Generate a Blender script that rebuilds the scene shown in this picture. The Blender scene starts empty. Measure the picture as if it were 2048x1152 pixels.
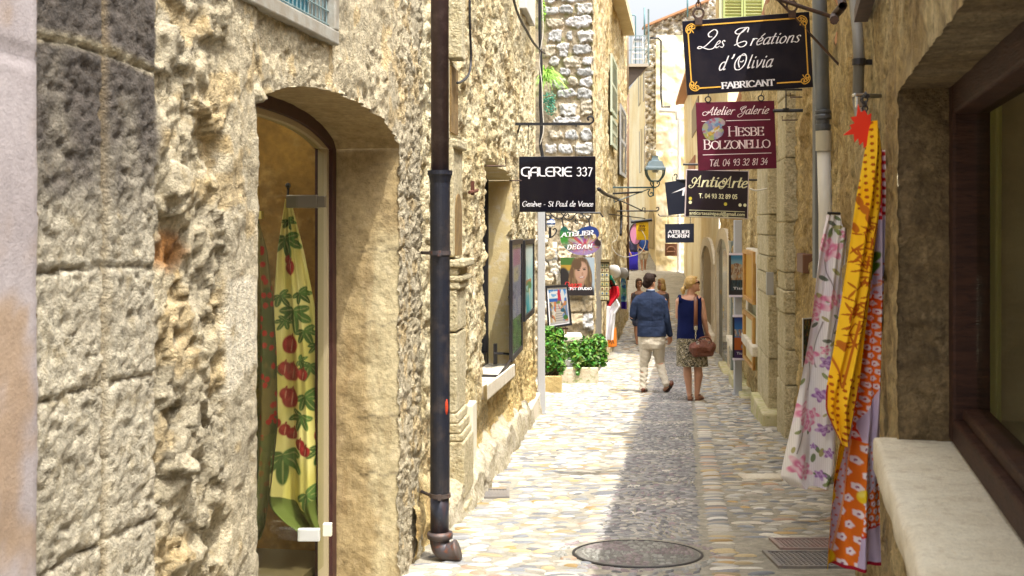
import bpy, bmesh, math, random
import numpy as np
from mathutils import Vector, Matrix
random.seed(7)
rng = np.random.default_rng(11)
SC = bpy.context.scene
COL = SC.collection
RAD = math.radians

# ---------------------------------------------------------------- camera, sky, sun, exposure
F, CX, HY, CZ = 2370.0, 1024.0, 450.0, 1.34          # focal length and horizon of the 2048 px photograph, eye height
cam_d = bpy.data.cameras.new('camera')
cam = bpy.data.objects.new('camera', cam_d); COL.objects.link(cam)
cam.location = (0, 0, CZ); cam.rotation_euler = (RAD(90), 0, 0)
cam_d.sensor_width = 36; cam_d.lens = F / 2048 * 36
cam_d.shift_y = -(576 - HY) / 2048
cam_d.clip_start = .05; cam_d.clip_end = 500
cam_d.dof.use_dof = True; cam_d.dof.focus_distance = 13.5; cam_d.dof.aperture_fstop = 10
SC.camera = cam

SUN_V = Vector((-1.0, 1.35, -3.9)).normalized()       # the way the light travels
sun_d = bpy.data.lights.new('sun', 'SUN'); sun_d.energy = 2.3; sun_d.angle = RAD(.5); sun_d.color = (1, .96, .87)
sun = bpy.data.objects.new('sun', sun_d); COL.objects.link(sun)
sun.rotation_euler = (-SUN_V).to_track_quat('Z', 'Y').to_euler()
EL = math.asin(-SUN_V.z); AZ = math.atan2(-SUN_V.x, -SUN_V.y)
wd = bpy.data.worlds.new('World'); SC.world = wd; wd.use_nodes = True
nt = wd.node_tree; nt.nodes.clear()
sky = nt.nodes.new('ShaderNodeTexSky'); sky.sky_type = 'NISHITA'; sky.sun_disc = False
sky.sun_elevation = EL; sky.sun_rotation = AZ; sky.air_density = 1.0; sky.dust_density = 8.0; sky.ozone_density = .6
bg = nt.nodes.new('ShaderNodeBackground'); bg.inputs[1].default_value = .15
wo = nt.nodes.new('ShaderNodeOutputWorld')
hs = nt.nodes.new('ShaderNodeHueSaturation'); hs.inputs['Value'].default_value = 1.3; hs.inputs['Saturation'].default_value = .25      # hazy midday sky
nt.links.new(sky.outputs[0], hs.inputs['Color']); nt.links.new(hs.outputs[0], bg.inputs[0]); nt.links.new(bg.outputs[0], wo.inputs[0])
vs = SC.view_settings
vs.view_transform = 'Standard'; vs.look = 'None'; vs.gamma = 1; vs.use_curve_mapping = False
vs.exposure = 1.15
SC.render.engine = 'CYCLES'
cy = SC.cycles
cy.max_bounces = 8; cy.diffuse_bounces = 5; cy.glossy_bounces = 3; cy.transparent_max_bounces = 12; cy.transmission_bounces = 4
cy.caustics_reflective = False; cy.caustics_refractive = False
cy.use_denoising = True

# ---------------------------------------------------------------- measuring
def P(px, py, D, dy=0.0):
    """the point seen at photograph pixel (px, py) at distance D; dy moves it straight towards the viewer"""
    return Vector(((px - CX) / F * D, D - dy, CZ + (HY - py) / F * D))
GD = np.array([-12, 0, 16, 18, 20, 23, 28, 31, 40, 50, 60, 80, 140.])
GZ = np.array([.78, 0, -1.04, -1.17, -1.27, -1.39, -1.47, -1.43, -1.06, -.62, .36, 2.3, 8.])
_gd = np.arange(-12, 140, .1); _k = np.ones(21) / 21
_gz = np.convolve(np.pad(np.interp(_gd, GD, GZ), 10, mode='edge'), _k, 'valid')
def gz(D): return np.interp(D, _gd, _gz)
def g(px, py):
    """ground point seen at a pixel"""
    D = np.arange(2, 90, .01)
    k = np.argmax(CZ + (HY - py) / F * D < gz(D))
    return Vector(((px - CX) / F * D[k], D[k], gz(D[k])))
# ---------------------------------------------------------------- noise (vectorised)
def _h(ix, iy, iz, seed):
    with np.errstate(over='ignore'):
        n = (ix.astype(np.int64) * 374761393 + iy.astype(np.int64) * 668265263 + iz.astype(np.int64) * 2147483647 + seed * 144665) & 0xffffffff
        n = ((n ^ (n >> 13)) * 1274126177) & 0xffffffff
        n = ((n ^ (n >> 16)) * 2246822519) & 0xffffffff
        n = n ^ (n >> 15)
    return (n & 0xffffff) / float(0xffffff)
def vn(x, y, z=0.0, seed=0):
    x, y, z = np.broadcast_arrays(np.asarray(x, float), np.asarray(y, float), np.asarray(z, float))
    ix, iy, iz = np.floor(x), np.floor(y), np.floor(z)
    fx, fy, fz = x - ix, y - iy, z - iz
    fx, fy, fz = [t * t * (3 - 2 * t) for t in (fx, fy, fz)]
    r = 0
    for a in (0, 1):
        for b in (0, 1):
            for c in (0, 1):
                w = (fx if a else 1 - fx) * (fy if b else 1 - fy) * (fz if c else 1 - fz)
                r = r + w * _h(ix + a, iy + b, iz + c, seed)
    return r * 2 - 1
def fbm(x, y, z=0.0, o=4, seed=0, gain=.5):
    r, a, f = 0, 1, 1
    for k in range(o):
        r = r + a * vn(np.asarray(x) * f, np.asarray(y) * f, np.asarray(z) * f, seed + k * 17); a *= gain; f *= 2.03
    return r
def ridge(x, y, z=0.0, o=4, seed=0):
    r, a, f = 0, 1, 1
    for k in range(o):
        r = r + a * (1 - np.abs(vn(np.asarray(x) * f, np.asarray(y) * f, np.asarray(z) * f, seed + k * 13)) * 2); a *= .5; f *= 2.1
    return r
def worley(x, y, seed=0, jit=.9):
    ix, iy = np.floor(x), np.floor(y)
    f1 = np.full(x.shape, 9.); f2 = np.full(x.shape, 9.); idd = np.zeros(x.shape)
    for a in (-1, 0, 1):
        for b in (-1, 0, 1):
            cx = ix + a; cy_ = iy + b
            px = cx + .5 + jit * (_h(cx, cy_, cx * 0, seed) - .5); py = cy_ + .5 + jit * (_h(cx, cy_, cx * 0 + 7, seed) - .5)
            d = np.hypot(px - x, py - y); h = _h(cx, cy_, cx * 0 + 3, seed)
            n = d < f1
            f2 = np.where(n, f1, np.minimum(f2, d)); idd = np.where(n, h, idd); f1 = np.where(n, d, f1)
    return f1, f2, idd
def facet(x, y, seed=0, tilt=1.0):
    """chipped rock: every cell is a plane of its own height and tilt"""
    x = x + .22 * vn(x * 1.7, y * 1.7, 0, seed + 5); y = y + .22 * vn(x * 1.7 + 9, y * 1.7, 0, seed + 6)
    ix, iy = np.floor(x), np.floor(y); f1 = np.full(x.shape, 9.); h = np.zeros(x.shape)
    for a in (-1, 0, 1):
        for b in (-1, 0, 1):
            cx = ix + a; cy_ = iy + b; z = cx * 0
            px = cx + .5 + .9 * (_h(cx, cy_, z, seed) - .5); py = cy_ + .5 + .9 * (_h(cx, cy_, z + 7, seed) - .5)
            d = np.hypot(px - x, py - y); v = (_h(cx, cy_, z + 3, seed) - .5) + tilt * ((x - px) * (_h(cx, cy_, z + 4, seed) - .5) + (y - py) * (_h(cx, cy_, z + 5, seed) - .5))
            h = np.where(d < f1, v, h); f1 = np.minimum(f1, d)
    return h
def sstep(a, b, x):
    t = np.clip((x - a) / (b - a), 0, 1); return t * t * (3 - 2 * t)

# ---------------------------------------------------------------- objects
def tag(o, label, cat, group=None):
    o['label'] = label; o['category'] = cat
    if group: o['group'] = group
    return o
def root(name, label, cat, loc, group=None):
    o = bpy.data.objects.new(name, None); COL.objects.link(o); o.empty_display_size = .1
    o.location = loc
    return tag(o, label, cat, group)
def link(name, me, parent=None):
    o = bpy.data.objects.new(name, me); COL.objects.link(o)
    if parent is not None:
        o.parent = parent
        q = parent; t = Vector((0, 0, 0))
        while q is not None: t = t + Vector(q.location); q = q.parent if False else None
        if parent.type == 'EMPTY': o.matrix_parent_inverse = Matrix.Translation(-Vector(parent.location))
    return o
def copy_tree(o, delta, parent=None):
    c = o.copy(); COL.objects.link(c)
    if parent is None: c.location = Vector(o.location) + Vector(delta)
    else: c.parent = parent
    for ch in o.children: copy_tree(ch, delta, c)
    return c
def np_mesh(name, V, Q, mats, parent=None, col=None, smooth=True, mi=None, T=None):
    """quads Q and triangles T over vertices V, fast"""
    me = bpy.data.meshes.new(name)
    V = np.asarray(V, np.float32).reshape(-1, 3); Q = np.asarray(Q, np.int32).reshape(-1, 4)
    T = np.zeros((0, 3), np.int32) if T is None else np.asarray(T, np.int32).reshape(-1, 3)
    me.vertices.add(len(V)); me.vertices.foreach_set('co', V.ravel())
    me.loops.add(Q.size + T.size); me.loops.foreach_set('vertex_index', np.concatenate([Q.ravel(), T.ravel()]))
    me.polygons.add(len(Q) + len(T))
    st = np.concatenate([np.arange(len(Q)) * 4, Q.size + np.arange(len(T)) * 3]).astype(np.int32)
    me.polygons.foreach_set('loop_start', st)
    me.polygons.foreach_set('loop_total', np.concatenate([np.full(len(Q), 4), np.full(len(T), 3)]).astype(np.int32))
    if mi is not None: me.polygons.foreach_set('material_index', np.asarray(mi, np.int32))
    me.polygons.foreach_set('use_smooth', np.full(len(Q) + len(T), bool(smooth)))
    if col is not None:
        a = me.color_attributes.new('Col', 'FLOAT_COLOR', 'POINT')
        c = np.ones((len(V), 4), np.float32); c[:, :3] = np.asarray(col).reshape(-1, 3)
        a.data.foreach_set('color', c.ravel())
    me.update(calc_edges=True); me.validate()
    for m in (mats if isinstance(mats, (list, tuple)) else [mats]): me.materials.append(m)
    return link(name, me, parent)
def gridq(h, w, off=0, flip=False):
    i = np.arange(h * w).reshape(h, w) + off
    q = np.stack([i[:-1, :-1], i[:-1, 1:], i[1:, 1:], i[1:, :-1]], -1).reshape(-1, 4)
    return q[:, ::-1] if flip else q
class MB:
    def __init__(s): s.v = []; s.f = []; s.m = []; s.c = []; s.hc = False
    def add(s, vs_, fs, m=0, col=None):
        o = len(s.v); s.v += [tuple(v) for v in vs_]
        s.f += [tuple(i + o for i in f) for f in fs]; s.m += [m] * len(fs)
        if col is not None: s.hc = True
        s.c += [tuple(col) if col is not None else (1, 1, 1)] * len(vs_)
    def box(s, c, d, R=None, m=0, col=None, taper=1.0):
        c = Vector(c); vs_ = []
        for z in (-1, 1):
            k = taper if z > 0 else 1
            for x, y in ((-1, -1), (1, -1), (1, 1), (-1, 1)):
                p = Vector((x * d[0] / 2 * k, y * d[1] / 2 * k, z * d[2] / 2)); vs_.append(c + (R @ p if R else p))
        s.add(vs_, [(3, 2, 1, 0), (4, 5, 6, 7), (0, 1, 5, 4), (1, 2, 6, 5), (2, 3, 7, 6), (3, 0, 4, 7)], m, col)
    def quadbox(s, pts, ex, m=0, col=None):
        """polygon pts (3-D) extruded by vector ex"""
        n = len(pts); ex = Vector(ex); a = [Vector(p) for p in pts]
        s.add(a + [p + ex for p in a], [tuple(range(n))[::-1], tuple(range(n, 2 * n))] + [(i, (i + 1) % n, n + (i + 1) % n, n + i) for i in range(n)], m, col)
    def tube(s, pts, r, n=8, m=0, closed=False, caps=True, col=None, flat=None):
        pts = [Vector(p) for p in pts]; N = len(pts)
        rs = r if isinstance(r, (list, tuple)) else [r] * N
        up = None; vs_ = []
        for i, p in enumerate(pts):
            a = pts[(i - 1) % N] if (i or closed) else p; b = pts[(i + 1) % N] if (i < N - 1 or closed) else p
            t = (b - a); t = t.normalized() if t.length > 1e-9 else Vector((0, 0, 1))
            if up is None:
                up = t.orthogonal().normalized() if flat is None else Vector(flat[0]).normalized()
            up = (up - t * up.dot(t)); up = up.normalized() if up.length > 1e-6 else t.orthogonal().normalized()
            sd = t.cross(up)
            for k in range(n):
                an = 2 * math.pi * (k + (.5 if n == 4 else 0)) / n
                kx, ky = (1, 1) if flat is None else (1, flat[1])
                vs_.append(p + (up * math.cos(an) * kx + sd * math.sin(an) * ky) * rs[i])
        fs = []
        for i in range(N if closed else N - 1):
            j = (i + 1) % N
            for k in range(n): fs.append((i * n + k, i * n + (k + 1) % n, j * n + (k + 1) % n, j * n + k))
        if caps and not closed: fs += [tuple(range(n))[::-1], tuple(range((N - 1) * n, N * n))]
        s.add(vs_, fs, m, col)
    def limb(s, pts, rs, n=12, m=0):
        """closed tapered tube with rounded ends"""
        pts = [Vector(p) for p in pts]
        a = (pts[0] - pts[1]).normalized(); b = (pts[-1] - pts[-2]).normalized()
        q = [pts[0] + a * rs[0] * .92, pts[0] + a * rs[0] * .6] + pts + [pts[-1] + b * rs[-1] * .6, pts[-1] + b * rs[-1] * .92]
        rr = [rs[0] * .38, rs[0] * .8] + list(rs) + [rs[-1] * .8, rs[-1] * .38]
        s.tube(q, rr, n, m)
    def loft(s, rings, n=20, m=0, caps=True):
        """rings of (cx, cy, cz, rx, ry[, power])"""
        vs_ = []
        for r in rings:
            pw = r[5] if len(r) > 5 else 2
            for k in range(n):
                a = 2 * math.pi * k / n; c, d = math.cos(a), math.sin(a)
                vs_.append((r[0] + r[3] * math.copysign(abs(c) ** (2 / pw), c), r[1] + r[4] * math.copysign(abs(d) ** (2 / pw), d), r[2]))
        fs = [(i * n + k, i * n + (k + 1) % n, (i + 1) * n + (k + 1) % n, (i + 1) * n + k) for i in range(len(rings) - 1) for k in range(n)]
        if caps: fs += [tuple(range(n))[::-1], tuple(range((len(rings) - 1) * n, len(rings) * n))]
        s.add(vs_, fs, m)
    def lathe(s, prof, o, n=20, m=0, axis=None, col=None):
        o = Vector(o); R = axis or Matrix.Identity(3); vs_ = []
        for r, z in prof:
            for k in range(n):
                a = 2 * math.pi * k / n; vs_.append(o + R @ Vector((r * math.cos(a), r * math.sin(a), z)))
        N = len(prof)
        fs = [(i * n + k, i * n + (k + 1) % n, (i + 1) * n + (k + 1) % n, (i + 1) * n + k) for i in range(N - 1) for k in range(n)]
        fs += [tuple(range(n))[::-1], tuple(range((N - 1) * n, N * n))]
        s.add(vs_, fs, m, col)
    def ball(s, c, r, n=12, m=0, sc=(1, 1, 1), R=None, col=None):
        c = Vector(c); vs_ = []; rows = max(4, n // 2)
        for i in range(rows + 1):
            th = math.pi * min(max(i / rows, .02), .98)
            for k in range(n):
                a = 2 * math.pi * k / n
                p = Vector((math.sin(th) * math.cos(a) * r * sc[0], math.sin(th) * math.sin(a) * r * sc[1], -math.cos(th) * r * sc[2]))
                vs_.append(c + (R @ p if R else p))
        fs = [(i * n + k, i * n + (k + 1) % n, (i + 1) * n + (k + 1) % n, (i + 1) * n + k) for i in range(rows) for k in range(n)]
        fs += [tuple(range(n))[::-1], tuple(range(rows * n, (rows + 1) * n))]
        s.add(vs_, fs, m, col)
    def mesh(s, name, mats, smooth=False):
        me = bpy.data.meshes.new(name); me.from_pydata(s.v, [], s.f)
        for m in (mats if isinstance(mats, (list, tuple)) else [mats]): me.materials.append(m)
        me.polygons.foreach_set('material_index', s.m)
        me.polygons.foreach_set('use_smooth', [bool(smooth)] * len(s.f))
        if s.hc:
            a = me.color_attributes.new('Col', 'FLOAT_COLOR', 'POINT')
            a.data.foreach_set('color', np.concatenate([np.asarray(s.c, np.float32), np.ones((len(s.c), 1), np.float32)], 1).ravel())
        me.update()
        return me
    def build(s, name, mats, parent=None, smooth=False, bevel=0, recalc=True):
        me = s.mesh(name, mats, smooth)
        if recalc:
            bm = bmesh.new(); bm.from_mesh(me); bmesh.ops.recalc_face_normals(bm, faces=bm.faces); bm.to_mesh(me); bm.free()
        o = link(name, me, parent)
        if bevel:
            b = o.modifiers.new('bevel', 'BEVEL'); b.width = bevel; b.segments = 2; b.limit_method = 'ANGLE'; b.angle_limit = RAD(40)
        if smooth == 'auto': me.shade_smooth() if hasattr(me, 'shade_smooth') else None
        return o
    def remesh(s, name, mats, parent, vox, smooth=2, shape=None):
        """one continuous skin round everything collected"""
        me = s.mesh(name, mats, True)
        bm = bmesh.new(); bm.from_mesh(me); bmesh.ops.recalc_face_normals(bm, faces=bm.faces); bm.to_mesh(me); bm.free()
        o = bpy.data.objects.new('tmp', me); COL.objects.link(o)
        r = o.modifiers.new('r', 'REMESH'); r.mode = 'VOXEL'; r.voxel_size = vox
        if smooth:
            k = o.modifiers.new('s', 'SMOOTH'); k.factor = .5; k.iterations = smooth
        dg = bpy.context.evaluated_depsgraph_get(); dg.update()
        me2 = bpy.data.meshes.new_from_object(o.evaluated_get(dg)); me2.name = name
        bpy.data.objects.remove(o)
        me2.materials.clear()
        for m in (mats if isinstance(mats, (list, tuple)) else [mats]): me2.materials.append(m)
        n = len(me2.vertices); co = np.empty(n * 3, np.float32); me2.vertices.foreach_get('co', co); co = co.reshape(-1, 3)
        if shape is not None:
            co = shape(co); me2.vertices.foreach_set('co', np.asarray(co, np.float32).ravel())
        me2.polygons.foreach_set('use_smooth', [True] * len(me2.polygons)); me2.update()
        return link(name, me2, parent)
def vcol(o, fn):
    """vertex colours from positions"""
    me = o.data; n = len(me.vertices); co = np.empty(n * 3, np.float32); me.vertices.foreach_get('co', co); co = co.reshape(-1, 3)
    c = np.ones((n, 4), np.float32); c[:, :3] = fn(co)
    a = me.color_attributes.new('Col', 'FLOAT_COLOR', 'POINT'); a.data.foreach_set('color', c.ravel())
def spline(pts, n=10, closed=False):
    """Catmull-Rom through points"""
    p = [np.asarray(q, float) for q in pts]; N = len(p); out = []
    for i in range(N if closed else N - 1):
        a = p[(i - 1) % N] if (i or closed) else 2 * p[0] - p[1]; b = p[i]; c = p[(i + 1) % N]
        d = p[(i + 2) % N] if (i + 2 < N or closed) else 2 * p[-1] - p[-2]
        for k in range(n):
            t = k / n
            out.append(.5 * ((2 * b) + (c - a) * t + (2 * a - 5 * b + 4 * c - d) * t * t + (3 * b - a - 3 * c + d) * t ** 3))
    if not closed: out.append(p[-1])
    return out

# ---------------------------------------------------------------- materials
MATS = {}
def sock(n, name): return n.inputs[name]
def mat(name, c=(.5, .5, .5), rough=.7, metal=0, spec=.5, attr=False, bump=0, bscale=40, bdetail=6, var=0, vscale=6, c2=None, c3=None, speck=0, coat=0, streak=None, bump2=0, b2scale=6, sheen=0):
    """procedural surface: colour drifting between c, c2 and c3, optional vertex-colour print, fine grain and bump"""
    if name in MATS: return MATS[name]
    m = bpy.data.materials.new(name); MATS[name] = m; m.use_nodes = True
    t = m.node_tree; N = t.nodes; L = t.links; b = N['Principled BSDF']
    b.inputs['Roughness'].default_value = rough; b.inputs['Metallic'].default_value = metal
    b.inputs['Specular IOR Level'].default_value = spec
    if coat: b.inputs['Coat Weight'].default_value = coat
    if sheen: b.inputs['Sheen Weight'].default_value = sheen
    tc = N.new('ShaderNodeTexCoord'); src = tc.outputs['Object']
    if streak:
        mp = N.new('ShaderNodeMapping'); L.new(src, mp.inputs[0]); mp.inputs['Scale'].default_value = streak; src = mp.outputs[0]
    def noise(sc, det=5, ro=.6):
        n = N.new('ShaderNodeTexNoise'); n.inputs['Scale'].default_value = sc; n.inputs['Detail'].default_value = det; n.inputs['Roughness'].default_value = ro
        L.new(src, n.inputs['Vector']); return n.outputs['Fac']
    def ramp(f, a, z):
        r = N.new('ShaderNodeMapRange'); r.inputs['From Min'].default_value = a; r.inputs['From Max'].default_value = z; L.new(f, r.inputs['Value']); return r.outputs[0]
    def mix(f, a, z, mode='MIX'):
        x = N.new('ShaderNodeMix'); x.data_type = 'RGBA'; x.blend_type = mode
        if isinstance(f, float): x.inputs[0].default_value = f
        else: L.new(f, x.inputs[0])
        for i, q in ((6, a), (7, z)):
            if isinstance(q, tuple): x.inputs[i].default_value = (*q, 1)
            else: L.new(q, x.inputs[i])
        return x.outputs[2]
    col = tuple(c)
    if c2: col = mix(ramp(noise(vscale), .38, .62), col, tuple(c2))
    if c3: col = mix(ramp(noise(vscale * 3.7, 6), .53, .7), col, tuple(c3))
    if attr:
        at = N.new('ShaderNodeVertexColor'); at.layer_name = 'Col'
        col = mix(1.0, at.outputs[0], col, 'MULTIPLY')
    if var:
        f = ramp(noise(vscale * 9, 4), .3, .7)
        col = mix(f, mix(1.0, col, (1 - var,) * 3, 'MULTIPLY'), mix(1.0, col, (1 + var * .6,) * 3, 'MULTIPLY'))
    if speck:
        f = ramp(noise(vscale * 40, 3), .58, .7)
        col = mix(f, col, mix(1.0, col, (1 - speck,) * 3, 'MULTIPLY'))
    if isinstance(col, tuple): b.inputs['Base Color'].default_value = (*col, 1)
    else: L.new(col, b.inputs['Base Color'])
    if bump or bump2:
        prev = None
        for st, sc, dist in ((bump2, b2scale, .05), (bump, bscale, .012)):
            if not st: continue
            bp = N.new('ShaderNodeBump'); bp.inputs['Strength'].default_value = min(1, st); bp.inputs['Distance'].default_value = dist * max(1, st)
            L.new(noise(sc, bdetail, .65), bp.inputs['Height'])
            if prev: L.new(prev, bp.inputs['Normal'])
            prev = bp.outputs[0]
        L.new(prev, b.inputs['Normal'])
    return m
def glass(name, tint=(.8, .85, .82), refl=.12, rough=.02):
    """thin pane: see-through with a fresnel mirror on top"""
    if name in MATS: return MATS[name]
    m = bpy.data.materials.new(name); MATS[name] = m; m.use_nodes = True
    t = m.node_tree; N = t.nodes; L = t.links; N.clear()
    o = N.new('ShaderNodeOutputMaterial'); mx = N.new('ShaderNodeMixShader'); tr = N.new('ShaderNodeBsdfTransparent'); gl = N.new('ShaderNodeBsdfGlossy')
    lw = N.new('ShaderNodeLayerWeight'); lw.inputs[0].default_value = .25
    mr = N.new('ShaderNodeMapRange'); mr.inputs['To Min'].default_value = refl; mr.inputs['To Max'].default_value = refl * 4
    tr.inputs[0].default_value = (*tint, 1); gl.inputs['Roughness'].default_value = rough
    L.new(lw.outputs['Fresnel'], mr.inputs['Value']); L.new(mr.outputs[0], mx.inputs[0]); L.new(tr.outputs[0], mx.inputs[1]); L.new(gl.outputs[0], mx.inputs[2]); L.new(mx.outputs[0], o.inputs[0])
    return m

# stone, plaster
m_near = mat('weathered near wall', (.63, .565, .41), .9, attr=True, c2=(.52, .465, .335), c3=(.38, .31, .18), vscale=5, var=.42, speck=.55, bump=1.7, bscale=110, bump2=.15, b2scale=16)
m_rubble = mat('lit rubble wall', (.76, .7, .5), .92, attr=True, c2=(.7, .62, .4), c3=(.44, .34, .18), vscale=4, var=.42, speck=.5, bump=2.5, bscale=40, bump2=.4, b2scale=10)
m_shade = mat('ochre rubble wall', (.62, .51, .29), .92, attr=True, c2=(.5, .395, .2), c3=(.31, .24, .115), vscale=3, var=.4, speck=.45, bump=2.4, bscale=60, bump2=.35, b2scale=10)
m_ashlar = mat('dressed limestone', (.68, .6, .4), .88, c2=(.56, .48, .29), c3=(.4, .32, .17), vscale=5, var=.35, speck=.5, bump=2, bscale=50, bump2=.7, b2scale=9)
m_slab = mat('pale worn slab', (.72, .66, .54), .8, c2=(.62, .55, .43), vscale=5, var=.14, speck=.25, bump=.5, bscale=50)
m_plaster = mat('cream plaster', (.74, .66, .47), .9, c2=(.66, .56, .36), vscale=1.2, var=.1, bump=.4, bscale=20, bump2=.4, b2scale=3)
m_pale = mat('pale render', (.82, .77, .64), .9, attr=True, c2=(.76, .68, .5), vscale=.8, var=.12, bump=.5, bscale=14)
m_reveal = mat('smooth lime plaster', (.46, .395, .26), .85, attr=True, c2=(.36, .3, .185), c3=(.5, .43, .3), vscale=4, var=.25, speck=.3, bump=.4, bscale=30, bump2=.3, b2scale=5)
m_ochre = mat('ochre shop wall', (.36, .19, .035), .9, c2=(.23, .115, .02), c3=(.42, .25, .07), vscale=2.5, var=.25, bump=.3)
m_black = mat('black painted iron', (.012, .012, .015), .45, bump=.2, bscale=80)
m_iron = mat('rusty wrought iron', (.05, .035, .03), .6, metal=.3, c2=(.1, .055, .04), vscale=20)
m_steel = mat('dark steel', (.035, .032, .035), .4, metal=.4)
m_bronze = mat('brown enamelled pipe', (.075, .042, .042), .42, c2=(.055, .032, .034), c3=(.11, .075, .07), vscale=4, var=.2, speck=.4, bump=.25, bscale=60)
m_navy = mat('black cast iron', (.013, .016, .028), .36, c2=(.02, .02, .026), c3=(.05, .04, .04), vscale=3, var=.2, bump=.3, bscale=40)
m_castrust = mat('worn cast iron', (.10, .075, .065), .5, metal=.2, c2=(.06, .055, .065), c3=(.16, .06, .035), vscale=9, bump=.3)
m_greypost = mat('grey painted metal', (.42, .43, .45), .45, var=.05)
m_zinc = mat('zinc pipe', (.2, .23, .28), .4, metal=.4, c2=(.25, .27, .31), vscale=5)
m_white = mat('white plastic', (.55, .55, .53), .5)
m_cream = mat('cream metal box', (.74, .7, .56), .5)
m_wood = mat('dark brown timber', (.034, .014, .01), .6, spec=.22, c2=(.06, .025, .015), c3=(.02, .01, .008), vscale=9, streak=(1, 1, 6), bump=.6, bscale=30)
m_honey = mat('honey wood', (.5, .28, .07), .6, c2=(.4, .2, .05), vscale=8)
m_mist = glass('window glass')
m_print = mat('printed picture', (.5, .5, .5), .5, attr=True)
m_cloth = mat('printed cotton', (1, 1, 1), .9, spec=.2, attr=True, bump=.15, bscale=300)
# ---------------------------------------------------------------- ground and cobbled street
LK = np.array([(-8, -2.3), (3, -1.0), (6.0, -.48), (6.5, -.36), (8.5, -.25), (9.75, -.07), (11.6, .02), (14.1, .27), (15, .1), (19.7, .3), (20.6, 1.35), (25, 2.15), (28, 2.5), (33.6, 3.3), (40, 3.5), (60, 4.5), (80, 5)])
RK = np.array([(-8, -1.6), (3, .98), (8.8, 2.4), (10.5, 2.62), (12.9, 2.9), (23, 4.15), (48, 6.95), (60, 6.5), (80, 6)])
lk = lambda D: np.interp(D, LK[:, 0], LK[:, 1]); rk = lambda D: np.interp(D, RK[:, 0], RK[:, 1])
sl = lambda D: .44 + .148 * (D - 6.67)                # left and right edge of the dark middle strip
sr = lambda D: 1.10 + .146 * (D - 6.67)
m_ground = mat('lime mortar between cobbles', (.36, .33, .265), .9, c2=(.28, .26, .21), c3=(.42, .38, .3), vscale=2.5, var=.25, speck=.4, bump=1, bscale=45)
m_pebble = mat('river pebbles', (1, 1, 1), .62, attr=True, var=.12, vscale=12, bump=.35, bscale=90)
ys = np.concatenate([np.arange(-10, 40, .25), np.arange(40, 140, 2.0)]); xs = np.concatenate([np.linspace(-40, -4, 6), np.arange(-3, 9, .25), np.linspace(9, 60, 8)])
X, Y = np.meshgrid(xs, ys)
V = np.stack([X, Y, gz(Y) + .004 * fbm(X * 3, Y * 3, o=2, seed=4)], -1)
gr = np_mesh('ground', V, gridq(*X.shape), m_ground, smooth=True); gr['kind'] = 'structure'

def pebbles(cx, cy, ang, lx, ly, h, col, n=10, inner=((1, -.3), (.93, .35), (.62, .86))):
    m = len(cx); a = np.arange(n) * 2 * np.pi / n; c, s_ = np.cos(a), np.sin(a)
    sup = (np.abs(c) ** 2.6 + np.abs(s_) ** 2.6) ** (-1 / 2.6)
    jr = 1 + .16 * (rng.random((m, n)) - .5)
    Vs = []; ca, sa = np.cos(ang)[:, None], np.sin(ang)[:, None]
    for r, hh in inner:
        u = r * sup * c * jr * lx[:, None] / 2; w = r * sup * s_ * jr * ly[:, None] / 2
        x = cx[:, None] + u * ca - w * sa; y = cy[:, None] + u * sa + w * ca
        Vs.append(np.stack([x, y, gz(y) + h[:, None] * hh], -1))
    top = np.stack([cx, cy, gz(cy) + h], -1)[:, None]
    V = np.concatenate(Vs + [top], 1); k = V.shape[1]; R = len(inner)
    j = np.arange(n); jn = (j + 1) % n
    q = np.concatenate([np.stack([i * n + j, i * n + jn, (i + 1) * n + jn, (i + 1) * n + j], -1) for i in range(R - 1)])
    t = np.stack([(R - 1) * n + j, (R - 1) * n + jn, np.full(n, R * n)], -1)
    off = (np.arange(m) * k)[:, None, None]
    C = np.repeat(col[:, None], k, 1)
    return V.reshape(-1, 3), (q[None] + off).reshape(-1, 4), (t[None] + off).reshape(-1, 3), C.reshape(-1, 3)
PAL = np.array([(.7, .66, .57), (.63, .58, .47), (.74, .71, .65), (.58, .46, .26), (.52, .35, .14), (.33, .335, .345), (.4, .39, .37), (.27, .285, .315), (.58, .4, .28), (.62, .56, .47), (.5, .46, .4)])
PW = np.array([.17, .17, .08, .09, .03, .11, .09, .06, .05, .1, .05]); PW = PW / PW.sum()
MH = (.668, 6.31, .33)                                # the round cover in the strip
BLOCK = [(-.37, .02, 8.05, 8.45), (1.28, 1.95, 5.75, 6.72), (1.75, 2.2, 8.94, 9.2)]
def keep(x, y):
    k = (np.hypot(x - MH[0], y - MH[1]) > MH[2] + .06)
    for a, b, c, d in BLOCK: k &= ~((x > a - .04) & (x < b + .04) & (y > c - .02) & (y < d + .02))
    return k
px_, py_ = [], []
D = 3.4
while D < 36:
    step = .058 if D < 20 else .075
    for a, b in ((lk(D), sl(D) - .05), (sr(D) + .17, rk(D))):
        if D > 27: a, b = (lk(D), rk(D)) if a == lk(D) else (0, -1)
        x = a + rng.random() * .1
        while x < b:
            px_.append(x + rng.normal() * .02); py_.append(D + rng.normal() * .015); x += (.115 + .05 * rng.random()) * (1 if D < 20 else 1.25)
    D += step
px_, py_ = np.array(px_), np.array(py_)
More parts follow.
